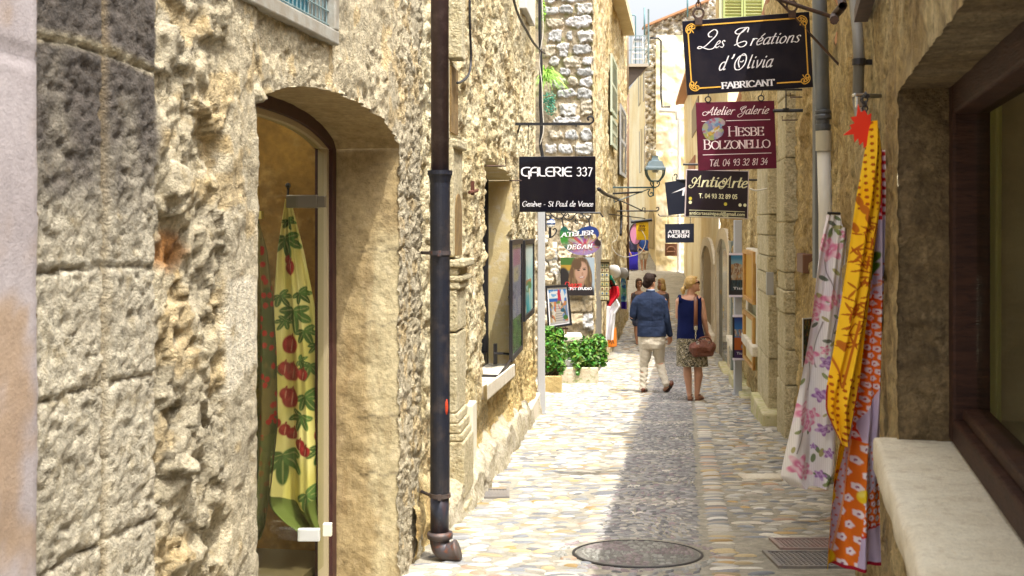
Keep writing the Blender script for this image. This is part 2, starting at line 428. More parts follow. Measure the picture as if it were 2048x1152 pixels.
# two straight courses that edge the strip
ey = np.arange(3.6, 27, .062); ex = np.concatenate([sr(ey) + .075 + rng.normal(size=len(ey)) * .006, sl(ey) - .02 + rng.normal(size=len(ey)) * .01]); ey2 = np.concatenate([ey, ey])
allx = np.concatenate([px_, ex]); ally = np.concatenate([py_, ey2 + rng.normal(size=len(ey2)) * .005])
isE = np.concatenate([np.zeros(len(px_), bool), np.ones(len(ex), bool)])
k = keep(allx, ally) & (allx < rk(ally) - .04) & (rng.random(len(allx)) < np.where(isE, .97, .87)); allx, ally, isE = allx[k], ally[k], isE[k]
m_ = len(allx)
far = np.where(ally > 20, 1.25, 1.0)
lx = np.where(isE, .14 + .03 * rng.random(m_), .075 + .085 * rng.random(m_)) * far; ly = np.where(isE, .045 + .012 * rng.random(m_), .034 + .034 * rng.random(m_) ** 1.5) * far
col = PAL[rng.choice(len(PAL), m_, p=PW)] * (.5 + .42 * rng.random((m_, 1)))
A1 = pebbles(allx, ally, rng.normal(size=m_) * .26 + .09, lx, ly, .006 + .008 * rng.random(m_), col)
# the strip of small dark pebbles set on edge in swirls and daisies
gy, gx = np.meshgrid(np.arange(3.6, 27, .033), np.arange(0, 1, .052))
gx = gx.ravel(); gy = gy.ravel(); wdt = sr(gy) - sl(gy)
gx = gx / .96; k = gx < .97; gx, gy = gx[k], gy[k]
sx = sl(gy) + .03 + gx * (sr(gy) - sl(gy) - .05) + rng.normal(size=len(gx)) * .010; sy = gy + rng.normal(size=len(gx)) * .008
ang = 1.5 * fbm(sx * 2.2, sy * 2.2, o=2, seed=8)
DAI = [(sl(d) + f * .62, d) for d, f in ((7.5, .35), (7.9, .75), (8.6, .25), (9.4, .6), (10.6, .35), (11.6, .7), (13, .4), (14.5, .6), (16, .4))]
flower = np.zeros(len(sx))
for a, b in DAI:
    r = np.hypot(sx - a, sy - b); ang = np.where(r < .13, np.arctan2(sy - b, sx - a), ang); flower = np.where((r < .045), 1, flower)
band = (np.mod(sy, 2.6) < .28)
k = keep(sx, sy) & (rng.random(len(sx)) < .96) & ~((np.mod(sy, 2.9) < .16) & (rng.random(len(sx)) < .75))
sx, sy, ang, flower, band = sx[k], sy[k], ang[k], flower[k], band[k]
n_ = len(sx)
dark = np.array([(.19, .185, .185), (.26, .255, .25), (.14, .14, .145), (.31, .3, .3), (.42, .39, .34), (.26, .2, .22)])
dc = dark[rng.choice(6, n_, p=[.26, .25, .14, .18, .12, .05])]
dc = np.where(band[:, None], dc * 1.1 + (.07, .055, .03), dc); dc = np.where(flower[:, None] > 0, (.6, .56, .5), dc)
A2 = pebbles(sx, sy, ang, .05 + .022 * rng.random(n_), .015 + .011 * rng.random(n_), .007 + .005 * rng.random(n_), dc * (.8 + .4 * rng.random((n_, 1))), n=6, inner=((1, -.3), (.72, .8)))
# the pebble wheel on the round cover
wx, wy, wa = [], [], []
for r in np.arange(.03, MH[2] - .02, .026):
    q = max(5, int(2 * np.pi * r / .045))
    for i in range(q):
        a = 2 * np.pi * (i + .5 * rng.random()) / q; wx.append(MH[0] + r * math.cos(a)); wy.append(MH[1] + r * math.sin(a)); wa.append(a + (1.57 if (r // .026) % 2 else .8) + rng.normal() * .3)
# a ring of gravel-sized stones round the cover
for i in range(150):
    a = rng.random() * 6.283; r = MH[2] + .055 + .05 * rng.random(); wx.append(MH[0] + r * math.cos(a)); wy.append(MH[1] + r * math.sin(a)); wa.append(a + 1.5)
wx, wy, wa = map(np.array, (wx, wy, wa)); w_ = len(wx)
onc = np.hypot(wx - MH[0], wy - MH[1]) < MH[2]
sect = np.sin(np.arctan2(wy - MH[1], wx - MH[0]) * 3 + 1) > .2
wc = np.where(sect[:, None], (.22, .18, .18), (.24, .235, .21)) * (.7 + .6 * rng.random((w_, 1))); wc = np.where(onc[:, None], wc, wc * 1.2)
def packn(name, sets, m, parent=None):
    V, Q, T, C, o = [], [], [], [], 0
    for v, q, t, c in sets: V.append(v); Q.append(q + o); T.append(t + o); C.append(c); o += len(v)
    return np_mesh(name, np.concatenate(V), np.concatenate(Q), m, parent, np.concatenate(C), True, T=np.concatenate(T))
st = packn('street', [A1, A2, pebbles(wx[~onc], wy[~onc], wa[~onc], np.full((~onc).sum(), .05), np.full((~onc).sum(), .022), np.full((~onc).sum(), .009), wc[~onc], n=6, inner=((1, -.3), (.72, .8)))], m_pebble); st['kind'] = 'structure'

def tilt(D):                                          # slope of the street at D as a rotation
    return Matrix.Rotation(math.atan2(float(gz(D + .3) - gz(D - .3)), .6), 3, 'X')
R0 = tilt(MH[1])
mh = root('manhole_cover', 'round cast iron cover inlaid with a wheel of small pebbles in the dark strip', 'manhole cover', (MH[0], MH[1], float(gz(MH[1]))))
b = MB(); b.lathe([(MH[2] + .018, -.05), (MH[2] + .018, .004), (MH[2] + .010, .007), (MH[2] + .003, .007), (MH[2] + .002, -.05)], (MH[0], MH[1], gz(MH[1])), 64, 0, R0)
b.build('iron_ring', m_steel, mh)
b = MB(); b.lathe([(MH[2] - .004, -.05), (MH[2] - .004, .004), (.001, .005)], (MH[0], MH[1], gz(MH[1])), 64, 0, R0)
b.build('mortar_disc', mat('grey mortar', (.2, .19, .17), .9, var=.3, bump=1, bscale=60), mh)
v, q, t, c = pebbles(wx[onc], wy[onc], wa[onc], np.full(onc.sum(), .042), np.full(onc.sum(), .018), np.full(onc.sum(), .013), wc[onc], n=6, inner=((1, -.1), (.72, .85)))
np_mesh('pebble_inlay', v, q, m_pebble, mh, c, True, T=t)

def grate(name, label, cat, x0, x1, y0, y1, m, nx, ny, bar=.5, frame=True):
    cx, cy_ = (x0 + x1) / 2, (y0 + y1) / 2; z = float(gz(cy_)); R = tilt(cy_)
    r = root(name, label, cat, (cx, cy_, z)); b = MB()
    w, d = x1 - x0, y1 - y0
    at = lambda x, y, h: Vector((cx, cy_, z)) + R @ Vector((x, y, h))
    b.box(at(0, 0, -.02), (w, d, .044), R)
    for s in (-1, 1):
        b.box(at(s * (w / 2 + .011), 0, -.012), (.022, d + .044, .052), R); b.box(at(0, s * (d / 2 + .011), -.013), (w, .022, .051), R)
    b.build('frame', m, r)
    b = MB()
    for i in range(nx):
        for j in range(ny):
            b.box(at(-w / 2 + w * (i + .5) / nx, -d / 2 + d * (j + .5) / ny, .005), (w / nx * bar, d / ny * (bar if ny > 1 else .9), .008), R)
    b.build('tread', m, r)
    return r
m_grate = mat('worn grey iron', (.2, .19, .19), .5, metal=.3, c2=(.28, .25, .22), vscale=10, bump=.3)
grate('drain_grate', 'small slotted iron drain grate beside the left kerb', 'drain grate', -.3, -.04, 8.1, 8.42, m_grate, 12, 1)
grate('utility_cover', 'rectangular grey cast iron cover with raised studs beside the hanging cloths', 'utility cover', 1.36, 1.92, 5.98, 6.32, m_grate, 22, 10)
grate('service_hatch', 'small reddish studded hatch just behind the grey iron cover', 'utility cover', 1.47, 1.95, 6.42, 6.66, mat('reddish iron', (.3, .2, .18), .6, c2=(.26, .22, .2), vscale=9), 20, 8)
b = MB(); zz = float(gz(9.08)); b.box((1.97, 9.08, zz - .02), (.44, .24, .06), tilt(9.08))
o = b.build('paving_slab', m_slab, bevel=.008); tag(o, 'single pale flat slab laid among the cobbles on the right', 'slab')
# ---------------------------------------------------------------- wall planes
class Wall:
    """vertical wall X = a + b*D; side +1 faces right (left side of the street), -1 faces left"""
    def __init__(s, a, b, side): 
        s.a, s.b, s.side = a, b, side; l = math.hypot(1, b)
        s.t = np.array([b / l, 1 / l, 0]); s.n = np.array([1 / l, -b / l, 0]) * side
    def D(s, px): return s.a / ((px - CX) / F - s.b)
    def pt(s, D, z, off=0.0):
        D, z, off = np.broadcast_arrays(np.asarray(D, float), np.asarray(z, float), np.asarray(off, float))
        return np.stack([s.a + s.b * D + s.n[0] * off, D + s.n[1] * off, z], -1)
    def px(s, px, py, off=0.0):
        D = s.D(px); return Vector(s.pt(D, CZ + (HY - py) / F * D, off))
    def R(s):
        """columns: along the wall, outwards, up"""
        return Matrix((s.t, s.n, (0, 0, 1))).transposed()
def zat(D, py): return CZ + (HY - py) / F * D
class Face:
    """collects displaced patches of one wall into one mesh with vertex colours"""
    def __init__(s, wall, disp, colr): s.w, s.disp, s.colr = wall, disp, colr; s.V, s.Q, s.C, s.o = [], [], [], 0
    def patch(s, D0, D1, z0, z1, ds, dz):
        nd = max(2, int(abs(D1 - D0) / ds) + 1); D = np.linspace(D0, D1, nd)
        lo = z0(D) if callable(z0) else np.full(nd, z0); hi = z1(D) if callable(z1) else np.full(nd, z1)
        nz = max(2, int(np.max(hi - lo) / dz) + 1); t = np.linspace(0, 1, nz)
        Dm = np.repeat(D[None], nz, 0); Z = lo[None] + (hi - lo)[None] * t[:, None]
        s._add(s.w.pt(Dm, Z, s.disp(Dm, Z)), s.colr(Dm, Z), flip=s.w.side < 0)
    def _add(s, V, C, flip):
        h, w = V.shape[:2]; s.V.append(V.reshape(-1, 3)); s.Q.append(gridq(h, w, s.o, flip)); s.C.append(C.reshape(-1, 3)); s.o += h * w
    def reveal(s, pts, depth, n=6, flip=False, fade=True, col=None):
        """strip going into the wall from an edge [(D, z), ...]"""
        D = np.array([p[0] for p in pts]); Z = np.array([p[1] for p in pts]); e = s.disp(D, Z)
        q = np.linspace(0, 1, n); off = e[None] * (1 - q[:, None]) - depth * q[:, None]
        Dm = np.repeat(D[None], n, 0); Zm = np.repeat(Z[None], n, 0)
        V = s.w.pt(Dm, Zm, off); C = s.colr(Dm, Zm) if col is None else np.broadcast_to(np.asarray(col), V.shape)
        s._add(V, C, flip)
    def build(s, name, m, parent): return np_mesh(name, np.concatenate(s.V), np.concatenate(s.Q), m, parent, np.concatenate(s.C), True)
def lerp(a, b, f): return np.asarray(a)[None, :] * (1 - f[..., None]) + np.asarray(b)[None, :] * f[..., None]
WA = Wall(-1.46, .16, 1); WB = Wall(-1.14, .098, 1); WC = Wall(-1.597, .145, 1)
W1 = Wall(.284, .243, -1); W2 = Wall(1.325, .125, -1); W3 = Wall(1.625, .112, -1)
def mbox(w, D0, D1, z0, z1, p0, p1, mb, m=0):
    """a box on wall w from D0 to D1, between offsets p0 (inner) and p1 (outer)"""
    pts = [w.pt(D0, z0, p0), w.pt(D1, z0, p0), w.pt(D1, z0, p1), w.pt(D0, z0, p1)]
    mb.quadbox(pts, (0, 0, z1 - z0), m)

# ================================================================ left: the near house with the arched shop door
DJ0, DJ1 = WA.D(503), WA.D(797)
ZS, ZA = CZ + .345 * DJ0 / 3.64, CZ + .345 * DJ0 / 3.64 + .165
def arch(D):
    f = np.clip((np.asarray(D) - DJ0) / (DJ1 - DJ0), 0, 1); return ZS + (ZA - ZS) * (4 * f * (1 - f)) ** .62 * (1 + .02 * np.sin(f * 9))
WX0, WX1, WZ0 = WA.D(470), WA.D(662), zat(WA.D(662), 92)
DP, DE = WA.D(306), WA.D(57)
def patm(D, z): return sstep(0, .03, D - WA.D(438)) * sstep(DJ0 + .02, DJ0 - .01, D) * sstep(0, .02, zat(3.7, 548) - z + .02 * vn(D * 20, z * 0)) * sstep(0, .04, z - zat(3.7, 765) - .35 * (D - 3.75))
def dispA(D, z):
    pil = sstep(DP + .02, DP - .02, D); front = sstep(DE + .015, DE - .015, D)
    lint = sstep(DJ0 - .06, DJ0 + .1, D) * sstep(-.02, .1, z - arch(D) + .02) 
    right = sstep(DJ1 - .1, DJ1, D)
    rough = fbm(D * 5, z * 5, o=5, seed=1)
    f1, f2, idd = worley(D * 4.5 + .35 * fbm(D * 3, z * 3, seed=3), z * 5.5 + .3 * fbm(D * 3, z * 3, seed=5), seed=6)
    big = (idd > .55) * sstep(.5, .2, f1) * (.012 + .022 * idd) + .006 * sstep(.1, .3, f2 - f1)
    holes = -.03 * sstep(.3, .8, fbm(D * 4.3, z * 3.4, o=3, seed=21))
    rub = big * .6 + holes * .8 + .008 * rough + .036 * facet(D * 9, z * 8, 19) + .016 * facet(D * 26, z * 24, 20) + .005 * fbm(D * 34, z * 34, o=3, seed=9)
    blk = sstep(WA.D(432), WA.D(452), D) * sstep(DJ0 + .02, DJ0, D) * (1 - lint)
    rub = rub * (1 - .75 * blk) + .02 * blk
    blo = .0034 * fbm(D * 50, z * 70, o=3, seed=12) + .004 * facet(D * 44, z * 60, 24) + .0025 * rough - .006 * sstep(.35, .7, fbm(D * 24, z * 34, o=2, seed=13))
    for zj in JA: blo = blo - .013 * np.exp(-((z - zj - .01 * np.sin(D * 5)) / .005) ** 2)
    blo = blo - .026 * np.exp(-((D - WA.D(203) - .004 * np.sin(z * 7)) / .011) ** 2)
    li = .006 * rough + .010 * facet(D * 22, z * 26, 26) * sstep(-.2, .4, fbm(D * 3, z * 3, o=2, seed=27)) + .003 * fbm(D * 28, z * 28, o=3, seed=14) + .012 * sstep(.1, .9, ridge(D * 1.7, z * 2.3, o=3, seed=15) * .5)
    jb = .004 * fbm(D * 45, z * 45, o=3, seed=16) + .006 * rough + .012 * facet(D * 30, z * 34, 25)
    for zj in JR: jb = jb - .012 * np.exp(-((z - zj - .012 * np.sin(D * 23)) / .007) ** 2)
    jb = jb - .02 * sstep(WA.D(812), WA.D(830), D) + .03 * sstep(WA.D(835), WA.D(850), D) * ridge(D * 5, z * 4, o=4, seed=22) * .4
    d = rub * (1 - pil) + (blo + .012) * pil
    li = li * sstep(-.01, .07, z - arch(D)); d = d * (1 - lint) + li * lint
    d = d * (1 - right) + jb * right
    pt_ = patm(D, z); d = d * (1 - pt_) + (.018 + .002 * rough) * pt_
    d = d * (1 - front) + (.028 + .0015 * rough - .008 * np.exp(-((z - zat(2.3, 80)) / .004) ** 2) - .008 * np.exp(-((z - zat(2.3, 545)) / .004) ** 2)) * front
    return d
JA = [zat(WA.D(190), 112), zat(WA.D(190), 543), zat(WA.D(190), 778), zat(WA.D(190), 1095)]
JR = [zat(DJ1, q) for q in (395, 500, 648, 836, 950)]
def colA(D, z):
    n = fbm(D * 3, z * 3, o=4, seed=31); n2 = fbm(D * 9, z * 9, o=3, seed=32)
    base = lerp((.9, .87, .84), (1.05, 1.0, .93), sstep(-.5, .5, n))
    pil = sstep(DP + .02, DP - .02, D); front = sstep(DE + .015, DE - .015, D)
    zt = zat(WA.D(190), 400)
    dark = pil * sstep(-.18, .3, z - zt + .14 * n2 + .1 * n)          # soot on the upper blocks
    grey = lerp((.98, .97, 1.0), (1.12, 1.12, 1.16), sstep(-.4, .6, n2))
    c = base * (1 - pil[..., None]) + grey * pil[..., None]
    c = c * (1 - dark[..., None]) + c * np.array((.17, .155, .17)) * dark[..., None]
    joint = np.zeros_like(z)
    for zj in JA[:1]: joint = np.maximum(joint, np.exp(-((z - zj - .02 * np.sin(D * 5)) / .012) ** 2) * pil)
    c = c * (1 - joint[..., None]) + np.array((1, .95, .85)) * joint[..., None]
    pink = lerp((.66, .64, .76), (.62, .49, .4), sstep(.0, .5, n + .3 * n2))
    c = c * (1 - front[..., None]) + pink * front[..., None]
    f = np.exp(-(((D - WA.D(345)) / .11) ** 2 + ((z - zat(WA.D(345), 503)) / .06) ** 2) ** 3)       # one orange stone
    c = c * (1 - f[..., None]) + np.array((.8, .4, .14)) * f[..., None]
    yel = sstep(.35, .6, n2) * (1 - pil) * .5
    c = c * (1 - yel[..., None]) + c * np.array((1.15, .95, .6)) * yel[..., None]
    lint = sstep(DJ0 - .06, DJ0 + .1, D) * sstep(-.02, .1, z - arch(D) + .02)
    c = c * (1 + .12 * lint[..., None] * np.array((1, .98, .9)))
    pat = patm(D, z)   # smooth grey patch
    vg = np.exp(-((D - WA.D(203) - .004 * np.sin(z * 7)) / .014) ** 2) * pil; c = c * (1 - .7 * vg[..., None]) + np.array((.62, .5, .34)) * .7 * vg[..., None]
    c = c * (1 - pat[..., None]) + np.array((1.35, 1.35, 1.42)) * pat[..., None]
    return c
hA = root('stone_house', 'rough weathered stone house at the left edge with an arched glass shop door', 'house', (-1.2, 4.5, float(gz(4.5))))
fa = Face(WA, dispA, colA)
ZT = 7.2
zlow = lambda D: gz(D) - .1
fj = Face(WA, dispA, colA); fj.patch(1.2, DE + .005, zlow, 3.0, .02, .02); fj.build('door_jamb', mat('mauve worn stone', (.58, .53, .45), .85, attr=True, c2=(.5, .45, .38), vscale=4, var=.12, speck=.2, bump=.25, bscale=120), hA)
fa.patch(DE + .004, DJ0, zlow, 3.0, .011, .009)
fa.patch(DJ0, WX1, lambda D: arch(D), WZ0, .011, .009)
fa.patch(WX1, DJ1, lambda D: arch(D), 3.0, .011, .009)
fa.patch(DJ1, 6.22, zlow, 3.0, .009, .009)
fa.patch(DE - .02, 6.22, lambda D: np.full(D.shape, 3.0), ZT, .12, .12)
# strip of wall left of the window (behind the rubble patch the window cuts in)
ee = [(DJ1, z) for z in np.arange(gz(DJ1) - .05, ZS, .012)]
jr_ = np.array(ee); fa.reveal([(DJ0, z) for z in np.arange(gz(DJ0) - .05, ZS, .02)], .31, 8, flip=True)
ob = fa.build('wall', m_near, hA)
# far jamb and soffit of the arched door: smooth plaster over stones
def revA(D, z): return dispA(D, z)
fr = Face(WA, dispA, lambda D, z: np.ones(D.shape + (3,)))
fr.reveal([(DJ1 + .006, z) for z in np.arange(gz(DJ1) - .05, float(arch(DJ1)) + .03, .012)], .315, 30)
fr.reveal([(d, float(arch(d)) + .006) for d in np.linspace(DJ0, DJ1, 90)], .315, 20, flip=True)
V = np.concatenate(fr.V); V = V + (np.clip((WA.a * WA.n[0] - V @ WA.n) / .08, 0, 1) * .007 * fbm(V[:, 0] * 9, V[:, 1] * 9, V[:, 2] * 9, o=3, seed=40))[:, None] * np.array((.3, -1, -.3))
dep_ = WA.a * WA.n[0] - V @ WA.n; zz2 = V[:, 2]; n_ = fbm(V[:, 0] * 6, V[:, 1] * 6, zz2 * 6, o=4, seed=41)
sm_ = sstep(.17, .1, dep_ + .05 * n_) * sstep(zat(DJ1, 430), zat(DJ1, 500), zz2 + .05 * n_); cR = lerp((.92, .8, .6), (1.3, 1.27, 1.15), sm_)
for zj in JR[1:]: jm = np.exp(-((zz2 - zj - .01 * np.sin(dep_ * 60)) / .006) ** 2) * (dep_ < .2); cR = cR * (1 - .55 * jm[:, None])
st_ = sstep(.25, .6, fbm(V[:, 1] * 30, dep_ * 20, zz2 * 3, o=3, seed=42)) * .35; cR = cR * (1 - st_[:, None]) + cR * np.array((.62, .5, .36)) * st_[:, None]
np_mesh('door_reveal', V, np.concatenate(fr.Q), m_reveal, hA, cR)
# window with blue-green mesh, upper left
wf = MB()
for d0, d1, z0, z1 in ((WX0 - .3, WX1, WZ0, WZ0 + .055), (WX1 - .05, WX1, WZ0 + .055, WZ0 + .75)):
    mbox(WA, d0, d1, z0, z1, -.10, .035, wf)
win = wf.build('window', mat('grey window frame', (.33, .32, .28), .6, c2=(.26, .23, .18), vscale=12, bump=.2), hA, bevel=.006)
gp = MB(); mbox(WA, WX0 - .3, WX1 - .05, WZ0 + .055, WZ0 + .75, -.09, -.08, gp)
gp.build('pane', mat('teal painted board', (.012, .13, .19), .35, c2=(.02, .18, .24), vscale=3), win)
gp = MB()
for i in range(30):
    d = WX1 - .06 - i * .042
    gp.tube([WA.pt(d, WZ0 + .05, .0), WA.pt(d, WZ0 + .76, .0)], .0032, 5)
for i in range(14):
    z = WZ0 + .075 + i * .052; gp.tube([WA.pt(WX0 - .3, z, .006), WA.pt(WX1 - .045, z, .006)], .0032, 5)
gp.build('grille', mat('galvanised mesh', (.2, .28, .29), .5, metal=.3), win)
# door frame, glass door and its fittings
fp_ = .31
m_frame = mat('dark red door frame', (.04, .013, .014), .45, c2=(.06, .02, .018), vscale=10)
def archin(D, k): return arch(np.clip((D - DJ0) * (DJ1 - DJ0) / (DJ1 - k - DJ0), DJ0, DJ1) if False else D)
dr = MB()
def band(p0, p1, in0, in1, mb):
    """moulding that follows jamb and arch, from inset in0 to in1, between depths p0 and p1"""
    path0, path1 = [], []
    zs = list(np.linspace(float(gz(DJ1)) - .05, ZS - .02, 10))
    for k, out in ((in0, path0), (in1, path1)):
        for z in zs: out.append((DJ1 - k, z))
        for d in np.linspace(DJ1 - k, DJ0, 28): out.append((d, float(arch(d + (DJ1 - d) * .0)) - k * .9 if d < DJ1 - k - .001 else ZS - .0 + .0))
    V = []
    for (a, b2) in zip(path0, path1):
        V += [WA.pt(a[0], a[1], -p0), WA.pt(b2[0], b2[1], -p0), WA.pt(b2[0], b2[1], -p1), WA.pt(a[0], a[1], -p1)]
    n = len(path0); fs = []
    for i in range(n - 1):
        for k in range(4): fs.append((i * 4 + k, i * 4 + (k + 1) % 4, (i + 1) * 4 + (k + 1) % 4, (i + 1) * 4 + k))
    mb.add(V, fs)
band(.312, .40, -.03, .055, dr)
door = dr.build('door', m_frame, hA)
dr = MB(); band(.33, .375, .056, .085, dr); dr.build('seal_strip', mat('cream strip', (.44, .36, .22), .6), door)
gl = MB()
pts = [WA.pt(DJ0 - .2, gz(4.5), -.345)] + [WA.pt(d, float(arch(d)) - .08, -.345) for d in np.linspace(DJ0, DJ1 - .09, 20)] + [WA.pt(DJ1 - .09, gz(4.5), -.345)]
gl.quadbox(pts, Vector(WA.n) * -.01); gl.build('glass_pane', glass('door glass', (.93, .94, .88), .012), door)
fit = MB()
def onA(px, py, off):
    D = (WA.a - off * .987) / ((px - CX) / F - WA.b); return WA.pt(WA.D(px) if off == 0 else D, zat(D, py), 0) * 0 + np.array(((px - CX) / F * D, D, zat(D, py)))
def pbox(mb, x0, y0, x1, y1, D, th, m=0, roll=0):
    """upright plate facing the viewer, given by its corner pixels at distance D"""
    a, c = P(x0, y0, D), P(x1, y1, D); mb.box((a + c) / 2, (abs(c.x - a.x), th, abs(a.z - c.z)), Matrix.Rotation(roll, 3, 'Y'), m)
Dd = 5.45
pbox(fit, 573, 390, 636, 416, Dd - .12, .03); pbox(fit, 634, 392, 652, 415, Dd - .1, .04)
fit.build('hinge', mat('brushed steel', (.25, .22, .17), .3, metal=.8), door, bevel=.004)
fit = MB(); pbox(fit, 596, 1057, 640, 1082, Dd - .1, .03); fit.build('lock_plate', m_white, door, bevel=.004)
fit = MB(); pbox(fit, 646, 1046, 664, 1072, Dd - .08, .03); fit.build('pivot', m_cream, door, bevel=.004)
# shop room behind the door
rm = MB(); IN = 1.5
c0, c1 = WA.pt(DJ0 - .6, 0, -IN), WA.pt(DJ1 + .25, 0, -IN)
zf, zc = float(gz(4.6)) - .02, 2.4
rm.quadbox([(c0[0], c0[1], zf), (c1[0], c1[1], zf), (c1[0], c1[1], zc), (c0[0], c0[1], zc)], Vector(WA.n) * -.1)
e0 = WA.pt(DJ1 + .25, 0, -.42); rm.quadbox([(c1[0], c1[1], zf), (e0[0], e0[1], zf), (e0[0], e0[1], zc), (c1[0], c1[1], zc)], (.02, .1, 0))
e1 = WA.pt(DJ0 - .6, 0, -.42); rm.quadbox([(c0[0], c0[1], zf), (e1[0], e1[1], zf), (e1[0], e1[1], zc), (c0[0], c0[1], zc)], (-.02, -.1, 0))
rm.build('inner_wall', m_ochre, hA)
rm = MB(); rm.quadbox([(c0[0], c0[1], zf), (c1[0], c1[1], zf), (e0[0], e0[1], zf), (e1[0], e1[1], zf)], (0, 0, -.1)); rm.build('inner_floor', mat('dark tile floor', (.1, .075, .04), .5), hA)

# ================================================================ left: the sunlit rubble house
hB = root('stone_house', 'sunlit cream rubble house on the left with a deep window above a pale stone sill', 'house', (.0, 10, float(gz(10))))
BW0, BW1 = WB.D(969), WB.D(1023)
BZ1a, BZ1b = zat(BW0, 312), zat(BW1, 360); BZ0 = zat(BW0, 768)
BZ0b = zat(BW1, 728)
top = lambda D: BZ1a + (BZ1b - BZ1a) * (D - BW0) / (BW1 - BW0) + .03 * np.sin((D - BW0) / (BW1 - BW0) * 3.14)
sil = lambda D: BZ0 + (BZ0b - BZ0) * (D - BW0) / (BW1 - BW0)
PN0, PN1 = WB.D(893), WB.D(905)
def dispB(D, z):
    a = fbm(D * 1.6, z * 1.6, o=3, seed=51); r = ridge(D * 3.2, z * 5, o=5, seed=52)
    f1, f2, idd = worley(D * 3.3 + .3 * a, z * 4.6 + .3 * fbm(D * 2, z * 2, seed=53), seed=54)
    st_ = (idd - .35) * .045 * sstep(.55, .2, f1)
    d = .02 * a + .010 * (r - .6) + st_ * .3 + .016 * facet(D * 11, z * 14, 60) + .013 * facet(D * 26, z * 30, 61) + .004 * fbm(D * 20, z * 22, o=4, seed=55)
    pits = sstep(.32, .62, fbm(D * 9, z * 8, o=3, seed=59))
    d = d - .022 * pits
    low = sstep(.0, .3, (gz(D) + .45) - z); d = d * (1 - .3 * low) + low * (.04 + .03 * a)
    return d
def colB(D, z):
    n = fbm(D * 1.1, z * 1.3, o=4, seed=56); n2 = fbm(D * 7, z * 9, o=3, seed=57); n3 = fbm(D * 3.2, z * 3.5, o=4, seed=58)
    c = lerp((1.12, 1.08, 1.02), (1.04, .95, .78), sstep(-.3, .5, n3))
    f = sstep(.3, .55, n2) * .55; c = c * (1 - f[..., None]) + c * np.array((.58, .45, .3)) * f[..., None]
    w = sstep(.25, .6, n) * .6; c = c * (1 - w[..., None]) + np.array((1.22, 1.22, 1.2)) * w[..., None]
    low = sstep(.1, .7, zat(9, 700) - z + .25 * n); c = c * (1 - low[..., None]) + c * np.array((.92, .8, .56)) * low[..., None]
    return c
fb = Face(WB, dispB, colB); ZTB = 8.2; DB1 = 14.55
fb.patch(6.05, BW0, zlow, 3.4, .03, .016)
fb.patch(BW0, BW1, zlow, sil, .03, .016)
fb.patch(BW0, BW1, top, 3.4, .03, .016)
fb.patch(BW1, DB1, zlow, 3.4, .03, .018)
fb.patch(6.05, DB1, lambda D: np.full(D.shape, 3.4), ZTB, .08, .06)
ob = fb.build('wall', m_rubble, hB)
# end wall turning the corner, and roof-high back so that no light leaks
eb = MB(); a_, b_ = WB.pt(DB1, 0, 0), WB.pt(DB1, 0, -2.5)
eb.quadbox([(a_[0], a_[1], -1.6), (b_[0], b_[1], -1.6), (b_[0], b_[1], ZTB), (a_[0], a_[1], ZTB)], (0, -.05, 0)); eb.build('end_wall', m_plaster, hB)
fr = Face(WB, dispB, lambda D, z: np.full(D.shape + (3,), 1.0))
fr.reveal([(BW1, z) for z in np.arange(BZ0b - .05, BZ1b + .01, .02)], .24, 14)
fr.reveal([(d, float(top(d))) for d in np.linspace(BW0, BW1, 40)], .24, 10, flip=True)
fr.reveal([(BW0, z) for z in np.arange(BZ0 - .05, BZ1a + .01, .02)], .24, 10, flip=True)
np_mesh('window_reveal', np.concatenate(fr.V), np.concatenate(fr.Q), mat('yellow limewash', (.66, .54, .28), .9, c2=(.6, .46, .22), c3=(.68, .6, .44), vscale=3, bump=.4, bscale=25), hB)
wn = MB(); mbox(WB, BW1 - .06, BW1, BZ0b - .02, BZ1b + .1, -.28, -.225, wn); mbox(WB, BW0, BW1 - .06, BZ0 - .1, BZ0 + .02, -.28, -.23, wn)
w_ = wn.build('window', m_steel, hB)
wn = MB(); mbox(WB, BW0 - .1, BW1, BZ0 - .1, BZ1a + .2, -.268, -.262, wn); wn.build('pane', mat('dark shop glass', (.03, .035, .04), .08), w_)
ss = MB(); sp = [WB.pt(BW0 - .03, BZ0, -.26), WB.pt(BW1 + .03, BZ0b, -.26), WB.pt(BW1 + .03, BZ0b, .0), WB.pt(10.9, zat(10.9, 727), .1), WB.pt(8.75, zat(8.75, 769), .1), WB.pt(BW0 - .03, BZ0, .0)]
ss.quadbox(sp, (0, 0, -.12)); ss.build('window_sill', m_slab, hB, bevel=.012)
sb = MB(); q0 = WB.px(1010, 707, -.02); q1 = WB.px(1019, 712, .05); q2 = WB.px(981, 752, .07)
sb.tube([WB.px(1010, 707, -.1), q0, WB.px(1016, 709, .06), q2, WB.px(972, 751, -.1)], .012, 8); sb.box(WB.px(1012, 708, -.1), (.07, .03, .19), WB.R())
sb.build('stay_bar', m_steel, hB)
# classical pilaster with niche beside the downpipe
pm = MB(); A0, A1 = WB.D(895), 7.86
zg = float(gz(7.6))
Z = lambda py: zat(WB.D(905), py)
def ringbox(p, z0, z1, e0=0., e1=0.): mbox(WB, A0 - .03 - e0 * .6, A1 + e0 * .6, z0, z1, -.05, p * .85, pm)
ringbox(.15, zg - .1, Z(992), .1); ringbox(.135, Z(980), Z(870), .03); ringbox(.12, Z(870), Z(855), .02); ringbox(.105, Z(855), Z(835), .01); ringbox(.09, Z(835), Z(815), 0)
ringbox(.075, Z(815), Z(660), -.0); ringbox(.077, Z(657), Z(575), -.0); ringbox(.10, Z(575), Z(560), .01); ringbox(.12, Z(560), Z(548), .02); ringbox(.09, Z(548), Z(532), .01); ringbox(.14, Z(532), Z(517), .04)
ringbox(.05, Z(512), Z(290), 0); ringbox(.085, Z(300), Z(282), .0)
